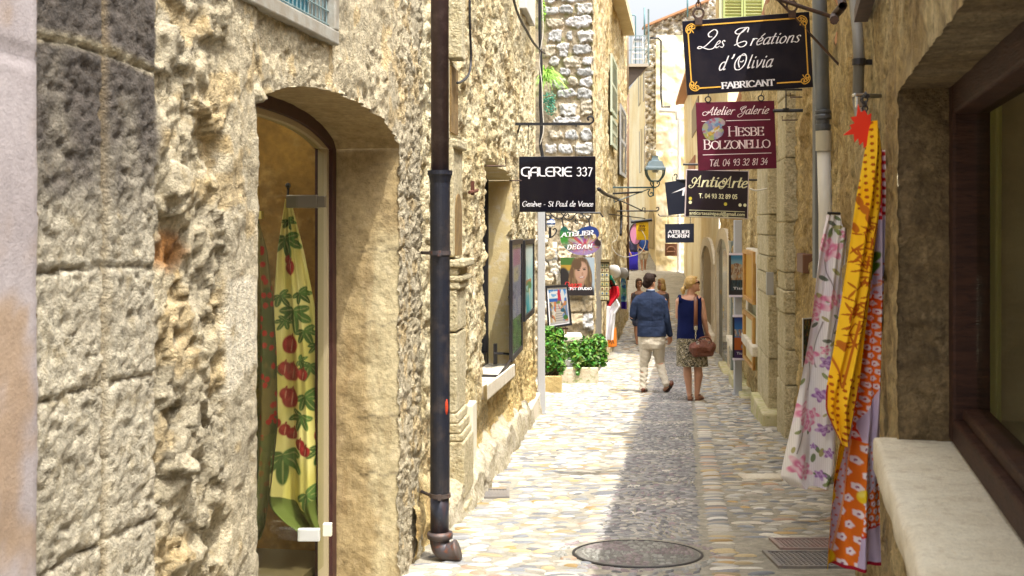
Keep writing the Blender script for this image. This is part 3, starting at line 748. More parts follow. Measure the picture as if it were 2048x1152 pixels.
pm.build('pilaster', m_ashlar, hB, bevel=.012)
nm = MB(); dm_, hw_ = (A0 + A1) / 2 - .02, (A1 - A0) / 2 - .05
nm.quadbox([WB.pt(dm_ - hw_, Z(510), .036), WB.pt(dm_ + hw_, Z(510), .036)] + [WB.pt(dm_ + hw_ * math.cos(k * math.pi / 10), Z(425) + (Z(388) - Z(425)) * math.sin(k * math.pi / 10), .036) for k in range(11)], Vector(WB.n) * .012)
nm.build('niche_shade_plate', mat('shade brown stone', (.16, .1, .035), .9, c2=(.24, .15, .05), vscale=12, bump=1, bscale=40), hB)  # flat arch plate; the shade of the hollow is put into its brown
pm = MB(); mbox(WB, A0 - .06, A1 - .28, Z(128), Z(-60), .0, .10, pm); mbox(WB, A0 - .06, A1 - .1, Z(285), Z(128), .0, .02, pm); pm.build('corbel', m_ashlar, hB, bevel=.02)
nm = MB(); mbox(WB, A0 - .04, A1 - .12, Z(270), Z(140), .015, .03, nm); nm.build('recess_shade_plate', MATS['shade brown stone'], hB)  # flat plate coloured dark for the shade of the hollow
nm = MB(); mbox(WB, WB.D(1040), WB.D(1058), zat(13, 34), zat(13, -60), -.02, .07, nm); nm.build('shutter', m_white, hB, bevel=.01)
# rough foundation stones along the foot of the wall
nk = 300; Dk = np.linspace(6.75, 14.3, nk); prof = [(-.1, .30), (.02, .27), (.08, .24), (.13, .2), (.15, .1), (.165, -.06)]
wk = np.interp(Dk, [6.75, 7.2, 9, 10, 12, 14.3], [.3, .95, .9, 1.0, .55, .6]); hk = np.interp(Dk, [6, 7, 8.5, 10, 12, 14.3], [.45, .6, 1.0, 1.1, .9, .8])
Vk = np.zeros((len(prof), nk, 3))
prof = [tuple(p) for p in np.stack([np.interp(np.linspace(0, 1, 22), np.linspace(0, 1, 6), [q_[j] for q_ in prof]) for j in (0, 1)], 1)]
Vk = np.zeros((len(prof), nk, 3))
for i, (o_, h_) in enumerate(prof):
    o2 = o_ * wk + .035 * fbm(Dk * 2.6, i * .12, o=5, seed=61) * (i > 1); h2 = h_ * hk + .06 * fbm(Dk * 2.6 + 5, i * .08, o=4, seed=62) * (i < 20)
    Vk[i] = WB.pt(Dk, gz(Dk) + h2, o2)
i_ = np.arange(len(prof))
b = np_mesh('foundation', Vk, gridq(len(prof), nk, 0, True), mat('foundation stone', (.58, .52, .4), .9, c2=(.46, .4, .27), c3=(.3, .25, .14), vscale=5, var=.35, speck=.45, bump=2, bscale=35), hB, smooth=True)
dt = MB(); mbox(WB, WB.D(1043), WB.D(1077), float(gz(13)) - .2, zat(13, 815), -.05, .09, dt); dt.build('door_step', m_slab, hB, bevel=.015)
mt = MB(); mbox(WB, WB.D(928), WB.D(937), zat(WB.D(932), 940), zat(WB.D(932), 806), 0, .06, mt)
o = mt.build('meter_box', m_cream, None, bevel=.008); tag(o, 'narrow cream metal box fixed low on the sunlit wall beside the pilaster', 'meter box')

# ================================================================ left: the stone pier that faces us, and the long rubble house behind it
hP = root('stone_house', 'old house front of pale irregular stones in dark mortar facing the viewer behind the planters', 'house', (1, 20.6, float(gz(20.6))))
DPi = 20.6
ST = [(1090, 1116, 15, 29), (1118, 1146, 10, 27), (1153, 1184, 7, 29), (1094, 1126, 38, 53), (1131, 1184, 33, 56), (1095, 1124, 60, 85), (1132, 1145, 63, 81), (1157, 1184, 62, 85), (1090, 1112, 92, 113), (1115, 1136, 88, 101), (1120, 1133, 102, 113), (1145, 1184, 88, 110), (1098, 1120, 116, 132), (1127, 1163, 113, 135), (1167, 1184, 114, 131), (1119, 1140, 137, 151), (1155, 1184, 136, 152), (1105, 1130, 158, 176), (1135, 1155, 156, 170), (1160, 1184, 156, 173), (1115, 1152, 178, 195), (1154, 1184, 178, 198), (1118, 1152, 208, 232), (1162, 1184, 200, 230), (1110, 1160, 234, 246), (1163, 1184, 258, 281), (1130, 1155, 260, 279), (1150, 1184, 285, 310), (1100, 1125, 262, 276), (1090, 1112, 290, 306), (1118, 1145, 290, 308), (1090, 1108, 320, 345), (1190, 1200, 330, 350), (1162, 1184, 590, 624), (1166, 1186, 627, 660), (1143, 1160, 626, 646), (1092, 1116, 500, 522), (1100, 1119, 530, 552), (1150, 1186, 545, 585), (1090, 1112, -12, 8), (1120, 1160, -14, 4)]
nx, nz = 190, 520
xs_ = np.linspace(1040, 1187, nx); ys_ = np.linspace(-260, 775, nz); PXm, PYm = np.meshgrid(xs_, ys_)
jx = PXm + 2.2 * fbm(PXm * .09, PYm * .09, o=3, seed=71); jy = PYm + 2.0 * fbm(PXm * .09 + 9, PYm * .09, o=3, seed=72)
hh = .012 * fbm(PXm * .12, PYm * .12, o=4, seed=73); cc = lerp((.44, .36, .24), (.3, .25, .17), sstep(-.4, .4, fbm(PXm * .08, PYm * .08, o=4, seed=74)))
moss = sstep(.05, .5, fbm(PXm * .07, PYm * .07, o=3, seed=79)) * (PYm < 200); cc = cc * (1 - moss[..., None]) + np.array((.26, .24, .12)) * moss[..., None]
def stone(x0, x1, y0, y1, seed, cgray):
    global hh, cc
    u = np.abs((jx - (x0 + x1) / 2) / ((x1 - x0) / 2 + .5)); v = np.abs((jy - (y0 + y1) / 2) / ((y1 - y0) / 2 + .5))
    pw = 2.6 + (seed % 7) * .8; r = (u ** pw + v ** pw) ** (1 / pw) + .16 * fbm(PXm * .16 + seed, PYm * .16, o=3, seed=seed); m = sstep(1.06, .9, r)
    hh = hh * (1 - m) + m * (.04 + .02 * fbm(PXm * .15, PYm * .2, o=4, seed=seed) + .025 * ((seed * 37) % 10) / 10); n = fbm(PXm * .2, PYm * .2, o=3, seed=seed + 1)
    cc = cc * (1 - m[..., None]) + (np.asarray(cgray) * (1 + .13 * n[..., None])) * m[..., None]
for i, s_ in enumerate(ST): stone(*s_, 80 + i, [(.4, .4, .39), (.33, .33, .32), (.45, .44, .41), (.42, .37, .28), (.48, .47, .46)][i % 5])
for y0 in range(-260, -16, 24):
    x0 = 1040
    while x0 < 1180:
        w = random.randint(16, 40); stone(x0, min(x0 + w - 4, 1185), y0, y0 + 19, 140 + x0, (.4, .39, .37)); x0 += w
for y0 in range(315, 700, 26):
    x0 = 1046
    while x0 < 1180:
        w = random.randint(18, 44)
        if random.random() < .75: stone(x0, min(x0 + w - 4, 1185), y0 + random.randint(-3, 3), y0 + 20, 190 + x0, random.choice([(.6, .5, .35), (.56, .47, .33), (.62, .56, .45)]))
        x0 += w
Vp = np.stack([(PXm - CX) / F * DPi, DPi - hh, CZ + (HY - PYm) / F * DPi], -1)
ob = np_mesh('wall', Vp, gridq(nz, nx), mat('pier stones', (1, 1, 1), .92, attr=True, var=.2, vscale=6, speck=.35, bump=.8, bscale=35), hP, cc)
hC = root('stone_house', 'long cream rubble house on the left hung with shutters, pipes and shop goods', 'house', (2, 27, float(gz(27))))
def dispC(D, z):
    a = fbm(D * 1.4, z * 1.6, o=3, seed=151)
    f1, f2, idd = worley(D * 3 + .3 * a, z * 4, seed=154)
    return .02 * a + .02 * (idd - .4) * sstep(.55, .2, f1) + .03 * facet(D * 7, z * 9, 62) + .012 * fbm(D * 9, z * 11, o=4, seed=155)
def colC(D, z):
    n = fbm(D * 2.2, z * 2.6, o=4, seed=156); n2 = fbm(D * 6, z * 8, o=3, seed=157); c = lerp((1.12, 1.06, .96), (.9, .78, .56), sstep(-.3, .5, n))
    f = sstep(.2, .5, n2) * .6; return c * (1 - f[..., None]) + c * np.array((.5, .4, .28)) * f[..., None]
fc = Face(WC, dispC, colC); fc.patch(20.55, 33.6, zlow, 8.5, .05, .04); fc.build('wall', m_rubble, hC)
eb = MB(); a_ = WC.pt(33.6, 0, 0); eb.quadbox([(a_[0], a_[1], -2), (a_[0] - 3, a_[1], -2), (a_[0] - 3, a_[1], 8.5), (a_[0], a_[1], 8.5)], (0, .1, 0))
eb.build('end_wall', m_plaster, hC)
def shutter(name, D0, D1, zl0, zh0, par, mt_, n, w=WC, off=.05, group=None):
    """louvred leaf lying on wall w"""
    f = MB()
    mbox(w, D0, D0 + .07, zl0, zh0, off, off + .04, f); mbox(w, D1 - .07, D1, zl0, zh0, off, off + .04, f)
    for z in (zl0, (zl0 + zh0) / 2 - .04, zh0 - .08): mbox(w, D0 + .07, D1 - .07, z, z + .08, off, off + .038, f)
    for i in range(n):
        z = zl0 + .1 + (zh0 - zl0 - .2) * i / n
        q = [w.pt(D0 + .06, z, off + .036), w.pt(D1 - .06, z, off + .036), w.pt(D1 - .06, z + .035, off + .004), w.pt(D0 + .06, z + .035, off + .004)]
        f.quadbox(q, (0, 0, -.012))
    return f.build(name, mt_, par)
m_shg = mat('pale green shutter paint', (.5, .56, .44), .6); m_shy = mat('grey shutter paint', (.42, .43, .44), .6)
shutter('shutter', WC.D(1216), WC.D(1227), zat(26, 232), zat(26, 120), hC, m_shg, 24)
shutter('shutter', WC.D(1216), WC.D(1227), zat(26, 296), zat(26, 240), hC, m_shg, 12)
shutter('shutter', WC.D(1235), WC.D(1246), zat(29.5, 352), zat(29.5, 215), hC, m_shy, 30)
ss = MB(); mbox(WC, WC.D(1190), WC.D(1199), float(gz(22)), zat(22, 480), .0, .04, ss); ss.build('door', mat('weathered grey door', (.22, .2, .17), .7, bump=.3), hC)
pb = MB(); mbox(WC, WC.D(1222), WC.D(1246), zat(27, 14), zat(27, -6), 0, .3, pb); pb.build('cornice', m_plaster, hC)

# ================================================================ right: near house with the shop window
h1 = root('stone_house', 'shaded ochre stone house at the right edge with a deep shop window and pale sill', 'house', (1.2, 3, float(gz(3))))
R0D = 3.43; RZ0, RZ1 = zat(R0D, 880), zat(R0D, 183)
def disp1(D, z):
    a = fbm(D * 2.2, z * 2.2, o=4, seed=201); f1, f2, idd = worley(D * 3, z * 2.4 + .3 * a, seed=203)
    far_ = sstep(4.2, 5.2, D)
    edge = 1 - .92 * sstep(.09, .03, np.abs(z - RZ1)) * (D < R0D + .1) - .75 * sstep(.09, .03, np.abs(D - R0D)) * (z > RZ0 - .1) * (z < RZ1 + .1) * (np.abs(z - RZ1) > .09)
    return edge * (.006 * a + .012 * facet(D * 14, z * 12, 64) + .004 * ridge(D * 8, z * 5, o=4, seed=202)) + .003 * fbm(D * 40, z * 40, o=3, seed=207) + far_ * ((idd > .45) * .04 * sstep(.5, .15, f1) - .02 * sstep(.2, .7, fbm(D * 3, z * 2, o=3, seed=204)))
def col1(D, z):
    n = fbm(D * 2.4, z * 2.0, o=4, seed=205); n2 = fbm(D * 12, z * 8, o=3, seed=206)
    c = lerp((1.1, 1.07, 1.0), (.86, .76, .6), sstep(-.4, .5, n)); f = sstep(.2, .5, n2) * .35
    return c * (1 - f[..., None]) + c * np.array((.5, .42, .36)) * f[..., None]
f1_ = Face(W1, disp1, col1); ZT1 = lambda D: np.interp(D, [-10, 2, 4.5, 8.85], [2.6, 2.6, 3.3, 4.7])  # unseen wall top, height shaped so its shadow edge follows the strip
f1_.patch(R0D, 8.85, zlow, 2.2, .014, .012)
f1_.patch(1.0, R0D, zlow, RZ0, .02, .02)
f1_.patch(1.0, R0D, RZ1, 2.2, .014, .014)
f1_.patch(-1.5, 1.0, zlow, 2.2, .06, .06)
f1_.patch(-10, 8.85, lambda D: np.full(D.shape, 2.2), ZT1, .12, .12)
f1_.patch(-10, -1.5, zlow, 2.2, .2, .2)
f1_.build('wall', m_shade, h1)
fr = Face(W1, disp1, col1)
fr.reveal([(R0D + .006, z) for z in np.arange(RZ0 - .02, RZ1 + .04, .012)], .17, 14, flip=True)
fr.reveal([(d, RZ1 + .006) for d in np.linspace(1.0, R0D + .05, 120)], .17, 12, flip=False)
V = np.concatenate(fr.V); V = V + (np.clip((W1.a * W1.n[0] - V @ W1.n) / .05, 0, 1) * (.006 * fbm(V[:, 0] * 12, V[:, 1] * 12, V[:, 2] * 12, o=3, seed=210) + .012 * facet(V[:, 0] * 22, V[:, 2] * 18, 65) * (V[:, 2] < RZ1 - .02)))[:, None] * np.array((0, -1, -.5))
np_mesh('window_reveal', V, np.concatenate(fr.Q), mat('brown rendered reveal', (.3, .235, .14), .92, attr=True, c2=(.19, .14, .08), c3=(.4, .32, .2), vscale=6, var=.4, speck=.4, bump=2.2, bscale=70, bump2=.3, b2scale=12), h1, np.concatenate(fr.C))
rt = MB(); rt.quadbox([W1.pt(2, 2.6, 0), W1.pt(8.85, 4.6, 0), W1.pt(8.85, 4.6, -3), W1.pt(2, 2.6, -3)], (0, 0, .1)); rt.build('roof', mat('terracotta roof', (.4, .2, .1), .9), h1)
sg = MB(); n1, n2_ = 60, 30
ssh = [(-.2, .0), (-.02, .0), (.05, .0), (.062, -.002), (.067, -.009), (.068, -.05), (.065, -.092), (.02, -.1)]
Dl = np.linspace(1.0, R0D + .03, 80); Vs = np.stack([W1.pt(Dl, RZ0 + h_ + .003 * fbm(Dl * 5, o_ * 30, o=3, seed=211), o_ + .004 * fbm(Dl * 6, h_ * 20, o=2, seed=212)) for o_, h_ in ssh])
np_mesh('window_sill', Vs, gridq(len(ssh), 80), mat('pale limestone sill', (.78, .72, .57), .85, c2=(.7, .63, .48), c3=(.6, .52, .38), vscale=7, var=.1, speck=.4, bump=.5, bscale=120), h1)
ec = MB(); ec.quadbox([W1.pt(R0D + .03, RZ0 + h_, o_) for o_, h_ in ssh], Vector(W1.t) * .004); ec.build('sill_end', MATS['pale limestone sill'], h1)
wf = MB(); fw = .075
mbox(W1, R0D - fw, R0D + .02, RZ0 + .008, RZ1 + .02, -.24, -.14, wf)
mbox(W1, 1.0, R0D - fw, RZ0 + .008, RZ0 + fw, -.24, -.14, wf); mbox(W1, 1.0, R0D - fw, RZ0 + fw, RZ0 + fw + .035, -.235, -.165, wf)
mbox(W1, 1.0, R0D - fw, RZ1 - fw, RZ1 + .01, -.24, -.14, wf)
w_ = wf.build('window', m_wood, h1, bevel=.008)
gl = MB(); mbox(W1, 1.0, R0D - fw, RZ0 + fw, RZ1 - fw, -.21, -.204, gl); gl.build('pane', glass('shop pane', (.9, .92, .86), .07), w_)
rm = MB(); mbox(W1, .8, R0D + .35, RZ0 - .15, RZ1 + .3, -1.1, -1.05, rm); mbox(W1, R0D + .3, R0D + .35, RZ0 - .15, RZ1 + .3, -1.05, -.2, rm); mbox(W1, .8, R0D + .3, RZ1 + .25, RZ1 + .3, -1.05, -.2, rm); rm.build('inner_wall', mat('dim shop interior', (.5, .42, .27), .8, c2=(.4, .32, .2)), h1)
rm = MB(); mbox(W1, .8, R0D + .3, RZ0 - .06, RZ0 + .02, -1.05, -.26, rm); rm.build('display_shelf', mat('pale display board', (.45, .42, .3), .7), h1)

# ================================================================ right: the long stone house with doors, niches and display boards
h2 = root('stone_house', 'long ochre stone house on the right with pilasters, niches and mossy plinths', 'house', (3.2, 15, float(gz(15))))
ZT2 = lambda D: np.interp(D, [8.7, 13, 20, 26], [4.8, 4.2, 3.4, 3.0])  # unseen wall top, lowered up the street to shape its cast shadow
def disp2(D, z):
    a = fbm(D * 1.8, z * 1.6, o=4, seed=231); f1, f2, idd = worley(D * 3, z * 3, seed=233)
    return .03 * a + .05 * (idd - .4) * sstep(.5, .15, f1) + .03 * facet(D * 8, z * 9, 63) + .006 * fbm(D * 16, z * 14, o=3, seed=232)
def col2(D, z):
    n = fbm(D * 1.6, z * .9, o=4, seed=235); n2 = fbm(D * 14, z * 3, o=3, seed=236)
    c = lerp((1.25, 1.2, 1.1), (.9, .8, .62), sstep(-.3, .5, n)); f = sstep(.2, .5, n2) * .35
    c = c * (1 - f[..., None]) + c * np.array((.55, .48, .38)) * f[..., None]
    ms = sstep(.32, .05, z - gz(D)) * sstep(-.1, .4, fbm(D * 4, z * 5, o=3, seed=238)); return c * (1 - ms[..., None]) + np.array((.5, .52, .22)) * ms[..., None]
f2_ = Face(W2, disp2, col2); f2_.patch(8.75, 26, zlow, ZT2, .035, .022)
f2_.build('wall', m_shade, h2)
rt = MB(); rt.quadbox([W2.pt(8.7, 4.8, 0), W2.pt(23.2, 3.1, 0), W2.pt(23.2, 3.1, -3), W2.pt(8.7, 4.8, -3)], (0, 0, .1)); rt.build('roof', MATS['terracotta roof'], h2)
fb2 = MB(); 
def col_stack(w, pxa, pxb, ys_, p0, mat_, par, name='pilaster'):
    """pilaster of coursed blocks on wall w between two pixel columns"""
    b = MB()
    for i in range(len(ys_) - 1):
        D0, D1 = w.D(pxb), w.D(pxa); Dm = (D0 + D1) / 2
        mbox(w, D0 + random.uniform(-.02, .02), D1 + random.uniform(-.02, .02), zat(Dm, ys_[i + 1]) + .006, zat(Dm, ys_[i]), -.1, p0 + random.uniform(-.006, .012), b)
    return b.build(name, mat_, par, bevel=.018)
col_stack(W2, 1536, 1560, (300, 430, 470, 510, 542, 583, 704, 806), .13, m_ashlar, h2)
col_stack(W2, 1574, 1590, (90, 200, 320, 445, 543, 578, 623, 694, 762, 880), .10, m_shade if False else m_ashlar, h2)
pl = MB()
for pxa, pxb, y, p in ((1538, 1567, 805, .22), (1482, 1512, 765, .2), (1457, 1470, 735, .2)):
    D0, D1 = W2.D(pxb), W2.D(pxa); pl = MB(); mbox(W2, D0, D1, float(gz(D1)) - .2, zat((D0 + D1) / 2, y), -.05, p, pl)
    pl.build('plinth', mat('mossy limestone', (.6, .53, .36), .9, c2=(.5, .46, .22), c3=(.25, .28, .08), vscale=4, bump=.8, bscale=30), h2, bevel=.02)
# pale niche window
nb = MB(); D0, D1 = W2.D(1532), W2.D(1506); Dm = (D0 + D1) / 2
mbox(W2, D0, D1, zat(Dm, 697), zat(Dm, 678), -.05, .17, nb); mbox(W2, D0, D0 + .28, zat(Dm, 678), zat(Dm, 498), -.05, .1, nb); mbox(W2, D1 - .28, D1, zat(Dm, 678), zat(Dm, 498), -.05, .1, nb); mbox(W2, D0 + .28, D1 - .28, zat(Dm, 525), zat(Dm, 498), -.05, .1, nb)
wn = nb.build('window', m_slab, h2, bevel=.015)
nb = MB(); mbox(W2, D0 + .28, D1 - .28, zat(Dm, 678), zat(Dm, 525), -.05, .03, nb); nb.build('pane', mat('greenish blind', (.38, .36, .2), .7), wn)
nb = MB(); D0, D1 = W2.D(1619), W2.D(1607); mbox(W2, D0, D1, zat(D0, 547), zat(D0, 508), -.05, .06, nb); nb.build('shutter', mat('brown box', (.14, .06, .03), .6), h2, bevel=.01)
# glazed doorway and shop ledge
dd = MB(); D0, D1 = W2.D(1467), W2.D(1449); mbox(W2, D0, D1, float(gz(D1)), zat((D0 + D1) / 2, 480), -.02, .05, dd)
do = dd.build('door', mat('grey green door', (.2, .23, .21), .4), h2, bevel=.01)
dd = MB(); mbox(W2, D0 + .3, D1 - .35, float(gz(D1)) + .2, zat((D0 + D1) / 2, 500), .04, .054, dd); dd.build('pane', mat('dim door glass', (.06, .08, .08), .1), do)
dd = MB(); mbox(W2, 18.0, 20.2, zat(19.5, 690), zat(19.5, 678), 0, .2, dd); dd.build('ledge', m_slab, h2, bevel=.01)

# ================================================================ right: pale rendered house further up, with the pointed doorways and green shutters
h3 = root('rendered_house', 'tall pale rendered house up the street on the right with green louvred shutters', 'house', (5, 30, float(gz(30))))
def disp3(D, z): return .01 * fbm(D * 1.2, z * 1.2, o=4, seed=251)
def col3(D, z):
    n = fbm(D * .5, z * .6, o=4, seed=252); return lerp((1.0, .97, .86), (.84, .74, .52), sstep(-.5, .6, n))
f3_ = Face(W3, disp3, col3); f3_.patch(23.2, 26, lambda D: np.full(D.shape, 2.95), lambda D: np.full(D.shape, 8.6), .2, .1); f3_.patch(26, 49, zlow, lambda D: np.interp(D, [23, 27, 27.2, 49], [8.6, 8.6, 6.0, 6.4]), .2, .1); f3_.build('wall', m_pale, h3)
fx0, fx1 = W3.pt(23.25, 0)[0], 8.0
xx, zz_ = np.meshgrid(np.linspace(fx0, fx1, 40), np.linspace(-1.5, 8.6, 90))
Vf = np.stack([xx, 23.25 + .015 * fbm(xx * 2, zz_ * 2, o=3, seed=255), zz_], -1)
nn = fbm(xx * 3, zz_ * .5, o=4, seed=256); np_mesh('front_wall', Vf, gridq(*xx.shape), m_pale, h3, lerp((.98, .93, .78), (.72, .6, .4), sstep(-.4, .6, nn)))
ev = MB(); ev.quadbox([W3.pt(27.2, 6.0, -.6), W3.pt(49, 6.4, -.6), W3.pt(49, 6.3, .35), W3.pt(27.2, 5.9, .35)], (0, 0, .12)); ev.build('roof', MATS['terracotta roof'], h3)
Ds = 23.2
def louvres(x0, x1, y0, y1, D, par, n, name='shutter'):
    f = MB(); s = D / F
    for a, c in ((x0, x0 + 4), (x1 - 4, x1)): pbox(f, a, y0, c, y1, D, .05)
    for y in (y0, (y0 + y1) / 2 - 2, y1 - 4): pbox(f, x0 + 4, y, x1 - 4, y + 4, D, .045)
    for i in range(n):
        y = y0 + 5 + (y1 - y0 - 9) * (i + .5) / n; f.box(P((x0 + x1) / 2, y, D), ((x1 - x0 - 8) * s, .012, .05), Matrix.Rotation(RAD(38), 3, 'X'))
    return f.build(name, mat('olive green shutter', (.3, .36, .13), .6), par)
louvres(1446, 1486, -62, 37, Ds - .06, h3, 14); louvres(1487, 1527, -62, 37, Ds - .06, h3, 14)
fm = MB(); pbox(fm, 1438, -68, 1446, 40, Ds - .02, .05); pbox(fm, 1527, -68, 1534, 40, Ds - .02, .05); pbox(fm, 1440, 37, 1532, 42, Ds - .02, .05); fm.build('window_frame', mat('pale green frame', (.45, .5, .33), .7), h3)
# pointed doorways
def pointed(pxa, pxb, ytop, ysp, ybot, w, par, recess_mat, hood):
    Da, Db = w.D(pxb), w.D(pxa); Dm = (Da + Db) / 2; hw = (Db - Da) / 2
    def outl(k, ex):
        q = [(Dm - hw * k, zat(Dm, ybot)), (Dm - hw * k, zat(Dm, ysp))]
        for i in range(1, 8): f = i / 8; q.append((Dm - hw * k * (1 - f) ** .6, zat(Dm, ysp) + (zat(Dm, ytop) + ex - zat(Dm, ysp)) * math.sin(f * 1.57)))
        q.append((Dm, zat(Dm, ytop) + ex)); return q + [(2 * Dm - d, z) for d, z in q[::-1][1:]]
    o_, i_ = outl(1.45, .22), outl(1, 0); b = MB()
    V = []; 
    for (d, z), (d2, z2) in zip(o_, i_): V += [w.pt(d, z, .0), w.pt(d, z, .07), w.pt(d2, z2, .07), w.pt(d2, z2, -.02)]
    b.add(V, [(4 * i + k, 4 * i + k + 1, 4 * i + 5 + k, 4 * i + 4 + k) for i in range(len(o_) - 1) for k in range(3)])
    fr_ = b.build('door_surround', m_slab if hood else m_ashlar, par)
    b = MB(); b.quadbox([w.pt(d, z, .012) for d, z in i_], Vector(w.n) * .006); b.build('door', recess_mat, par)
m_tan = mat('tan shadowy door', (.24, .18, .09), .8, c2=(.3, .23, .13), vscale=6)
pointed(1408, 1428, 492, 520, 655, W3, h3, m_tan, True)
pointed(1440, 1462, 478, 510, 740, W3, h3, mat('dark grey door', (.13, .13, .12), .5), True)
wn = MB(); mbox(W3, W3.D(1398), W3.D(1385), zat(36, 255), zat(36, 195), .0, .03, wn); wn.build('window', mat('brown window', (.2, .15, .09), .6), h3)
wn = MB(); mbox(W3, W3.D(1391), W3.D(1378), zat(38, 415), zat(38, 310), .0, .03, wn); wn.build('shutter', mat('terracotta shutter', (.3, .13, .07), .7), h3)
lg = MB(); mbox(W3, W3.D(1436), W3.D(1404), zat(29, 662), zat(29, 650), .0, .25, lg); lg.build('ledge', m_slab, h3, bevel=.01)

# ================================================================ far end: corner house with gable, the bright row on the bend and the balcony
hF = root('corner_house', 'bright pale corner house closing the street with a rough stone gable', 'house', (6.6, 50, float(gz(50))))
def gridface(x0, x1, y0f, y1f, D, nx, nz, amp, colf, name, m, par, freq=.06):
    xs_ = np.linspace(x0, x1, nx); t = np.linspace(0, 1, nz)
    PX = np.repeat(xs_[None], nz, 0); PY = np.stack([y0f(xs_) * (1 - q) + y1f(xs_) * q for q in t])
    V = np.stack([(PX - CX) / F * D, D - amp * (fbm(PX * freq, PY * freq, o=4, seed=270) + .0), CZ + (HY - PY) / F * D], -1)
    return np_mesh(name, V, gridq(nz, nx), m, par, colf(PX, PY))
def colF(PX, PY):
    n = fbm(PX * .05, PY * .05, o=4, seed=271); st_ = sstep(.2, -.2, np.mod(PY, 16) / 8 - 1.9 + 0 * PX)
    c = lerp((1.05, 1.03, 1.0), (.96, .86, .62), sstep(-.5, .6, n + (PY > 430) * .5)); return c
flat = lambda y: (lambda x: np.full(np.shape(x), float(y)))
gridface(1312, 1374, flat(70), flat(552), 50, 40, 200, .05, colF, 'wall', m_pale, hF)
def colG(PX, PY):
    n = fbm(PX * .16, PY * .22, o=3, seed=272); n2 = fbm(PX * .05, PY * .05, o=3, seed=273)
    c = lerp((.74, .7, .62), (.42, .34, .22), sstep(-.25, .5, n)); w = sstep(.1, -.5, n2) * (PY > 70); return c * (1 - w[..., None]) + np.array((.8, .78, .72)) * w[..., None]
gridface(1290, 1470, lambda x: np.interp(x, [1290, 1300, 1420, 1470], [56, 52, 2, -14]), flat(330), 52, 120, 180, .22, colG, 'gable', mat('rough gable stones', (1, 1, 1), .9, attr=True, bump=.5, bscale=9), hF, freq=.2)
rr = MB(); rr.quadbox([P(1288, 54, 51.6), P(1420, 0, 51.6), P(1420, -4, 51.6), P(1288, 50, 51.6)], (0, .8, 0)); rr.build('roof', MATS['terracotta roof'], hF)
WG = Wall(6.2 - .053 * 50, .053, -1)
def dispG(D, z): return .02 * fbm(D, z, o=3, seed=281)
fg = Face(WG, dispG, lambda D, z: lerp((1.06, 1.0, .82), (1.0, .88, .6), sstep(-.5, .6, fbm(D * .5, z * .6, o=3, seed=282))))
hG = root('rendered_house', 'sunlit cream terraced house at the bend with a row of tall narrow windows', 'house', (6.3, 56, float(gz(56))))
fg.patch(50.02, 82, zlow, lambda D: np.interp(D, [50, 82], [8.9, 10.4]), .5, .25); fg.build('wall', m_pale, hG)
m_win = mat('shaded window', (.3, .24, .16), .5)
for px0, px1, y0, y1 in ((1303, 1309, 245, 335), (1290, 1295, 250, 340), (1280, 1283, 262, 345), (1302, 1308, 100, 185), (1288, 1292, 130, 200), (1278, 1281, 150, 210)):
    b = MB(); D0, D1 = WG.D(px1), WG.D(px0); mbox(WG, D0, D1, zat((D0 + D1) / 2, y1), zat((D0 + D1) / 2, y0), 0, .05, b); o = b.build('window', m_win, hG)
    b = MB(); dm = (D1 - D0); mbox(WG, D0 - .4 * dm, D0, zat((D0 + D1) / 2, y1), zat((D0 + D1) / 2, y0), .02, .09, b); b.build('shutter', mat('cream shutter', (.66, .58, .4), .7), o)
b = MB(); Dn = WG.D(1303); q = [(Dn - 2.1, zat(Dn, 497)), (Dn + 2.1, zat(Dn, 497)), (Dn + 2.1, zat(Dn, 440))] + [(Dn + 2.1 * math.cos(k * .5236), zat(Dn, 440) + .45 * math.sin(k * .5236)) for k in range(1, 6)] + [(Dn - 2.1, zat(Dn, 440))]
b.quadbox([WG.pt(d, z, .03) for d, z in q], Vector(WG.n) * .02); b.build('door', mat('tan arched recess', (.42, .32, .15), .8), hG)
# house behind the rubble house, carrying the balcony with the ladder
hL = root('rendered_house', 'half hidden house on the left carrying a small balcony high over the street', 'house', (3.3, 40, float(gz(40))))
WL = Wall(3.28 - .04 * 34, .04, 1); fl = Face(WL, dispG, lambda D, z: np.full(D.shape + (3,), .95)); fl.patch(33.7, 60, zlow, 8.0, .5, .3); fl.build('wall', m_pale, hL)
bl = MB(); Db = 42; ax, bx = WL.pt(Db, 0)[0], P(1297, 130, Db).x; zb = zat(Db, 131)
bl.box(((ax + bx) / 2, Db + 1.2, zb), (bx - ax, 2.6, .1)); bl.build('balcony', mat('grey concrete', (.34, .3, .24), .9), hL)
bl = MB(); bl.quadbox([(ax, Db, zb - .05), (bx - .05, Db, zb - .05), (ax + .35, Db, zb - .95), (ax, Db, zb - .95)], (0, 2.4, 0)); bl.build('balcony_bracket', mat('brown timber', (.05, .035, .025), .8), hL)
rl = MB()
for y in (0, .5, 1.0): rl.tube([(ax, Db, zb + .05 + y), (bx, Db, zb + .05 + y), (bx, Db + 2.4, zb + .05 + y)], .018, 6)
for k in range(9): rl.tube([(ax + (bx - ax) * k / 8, Db, zb), (ax + (bx - ax) * k / 8, Db, zb + 1.05)], .012, 5)
rl.tube([(bx, Db, zb), (bx, Db, zb + 2.0)], .03, 6); rl.build('railing', mat('green grey rail', (.12, .17, .17), .5), hL)
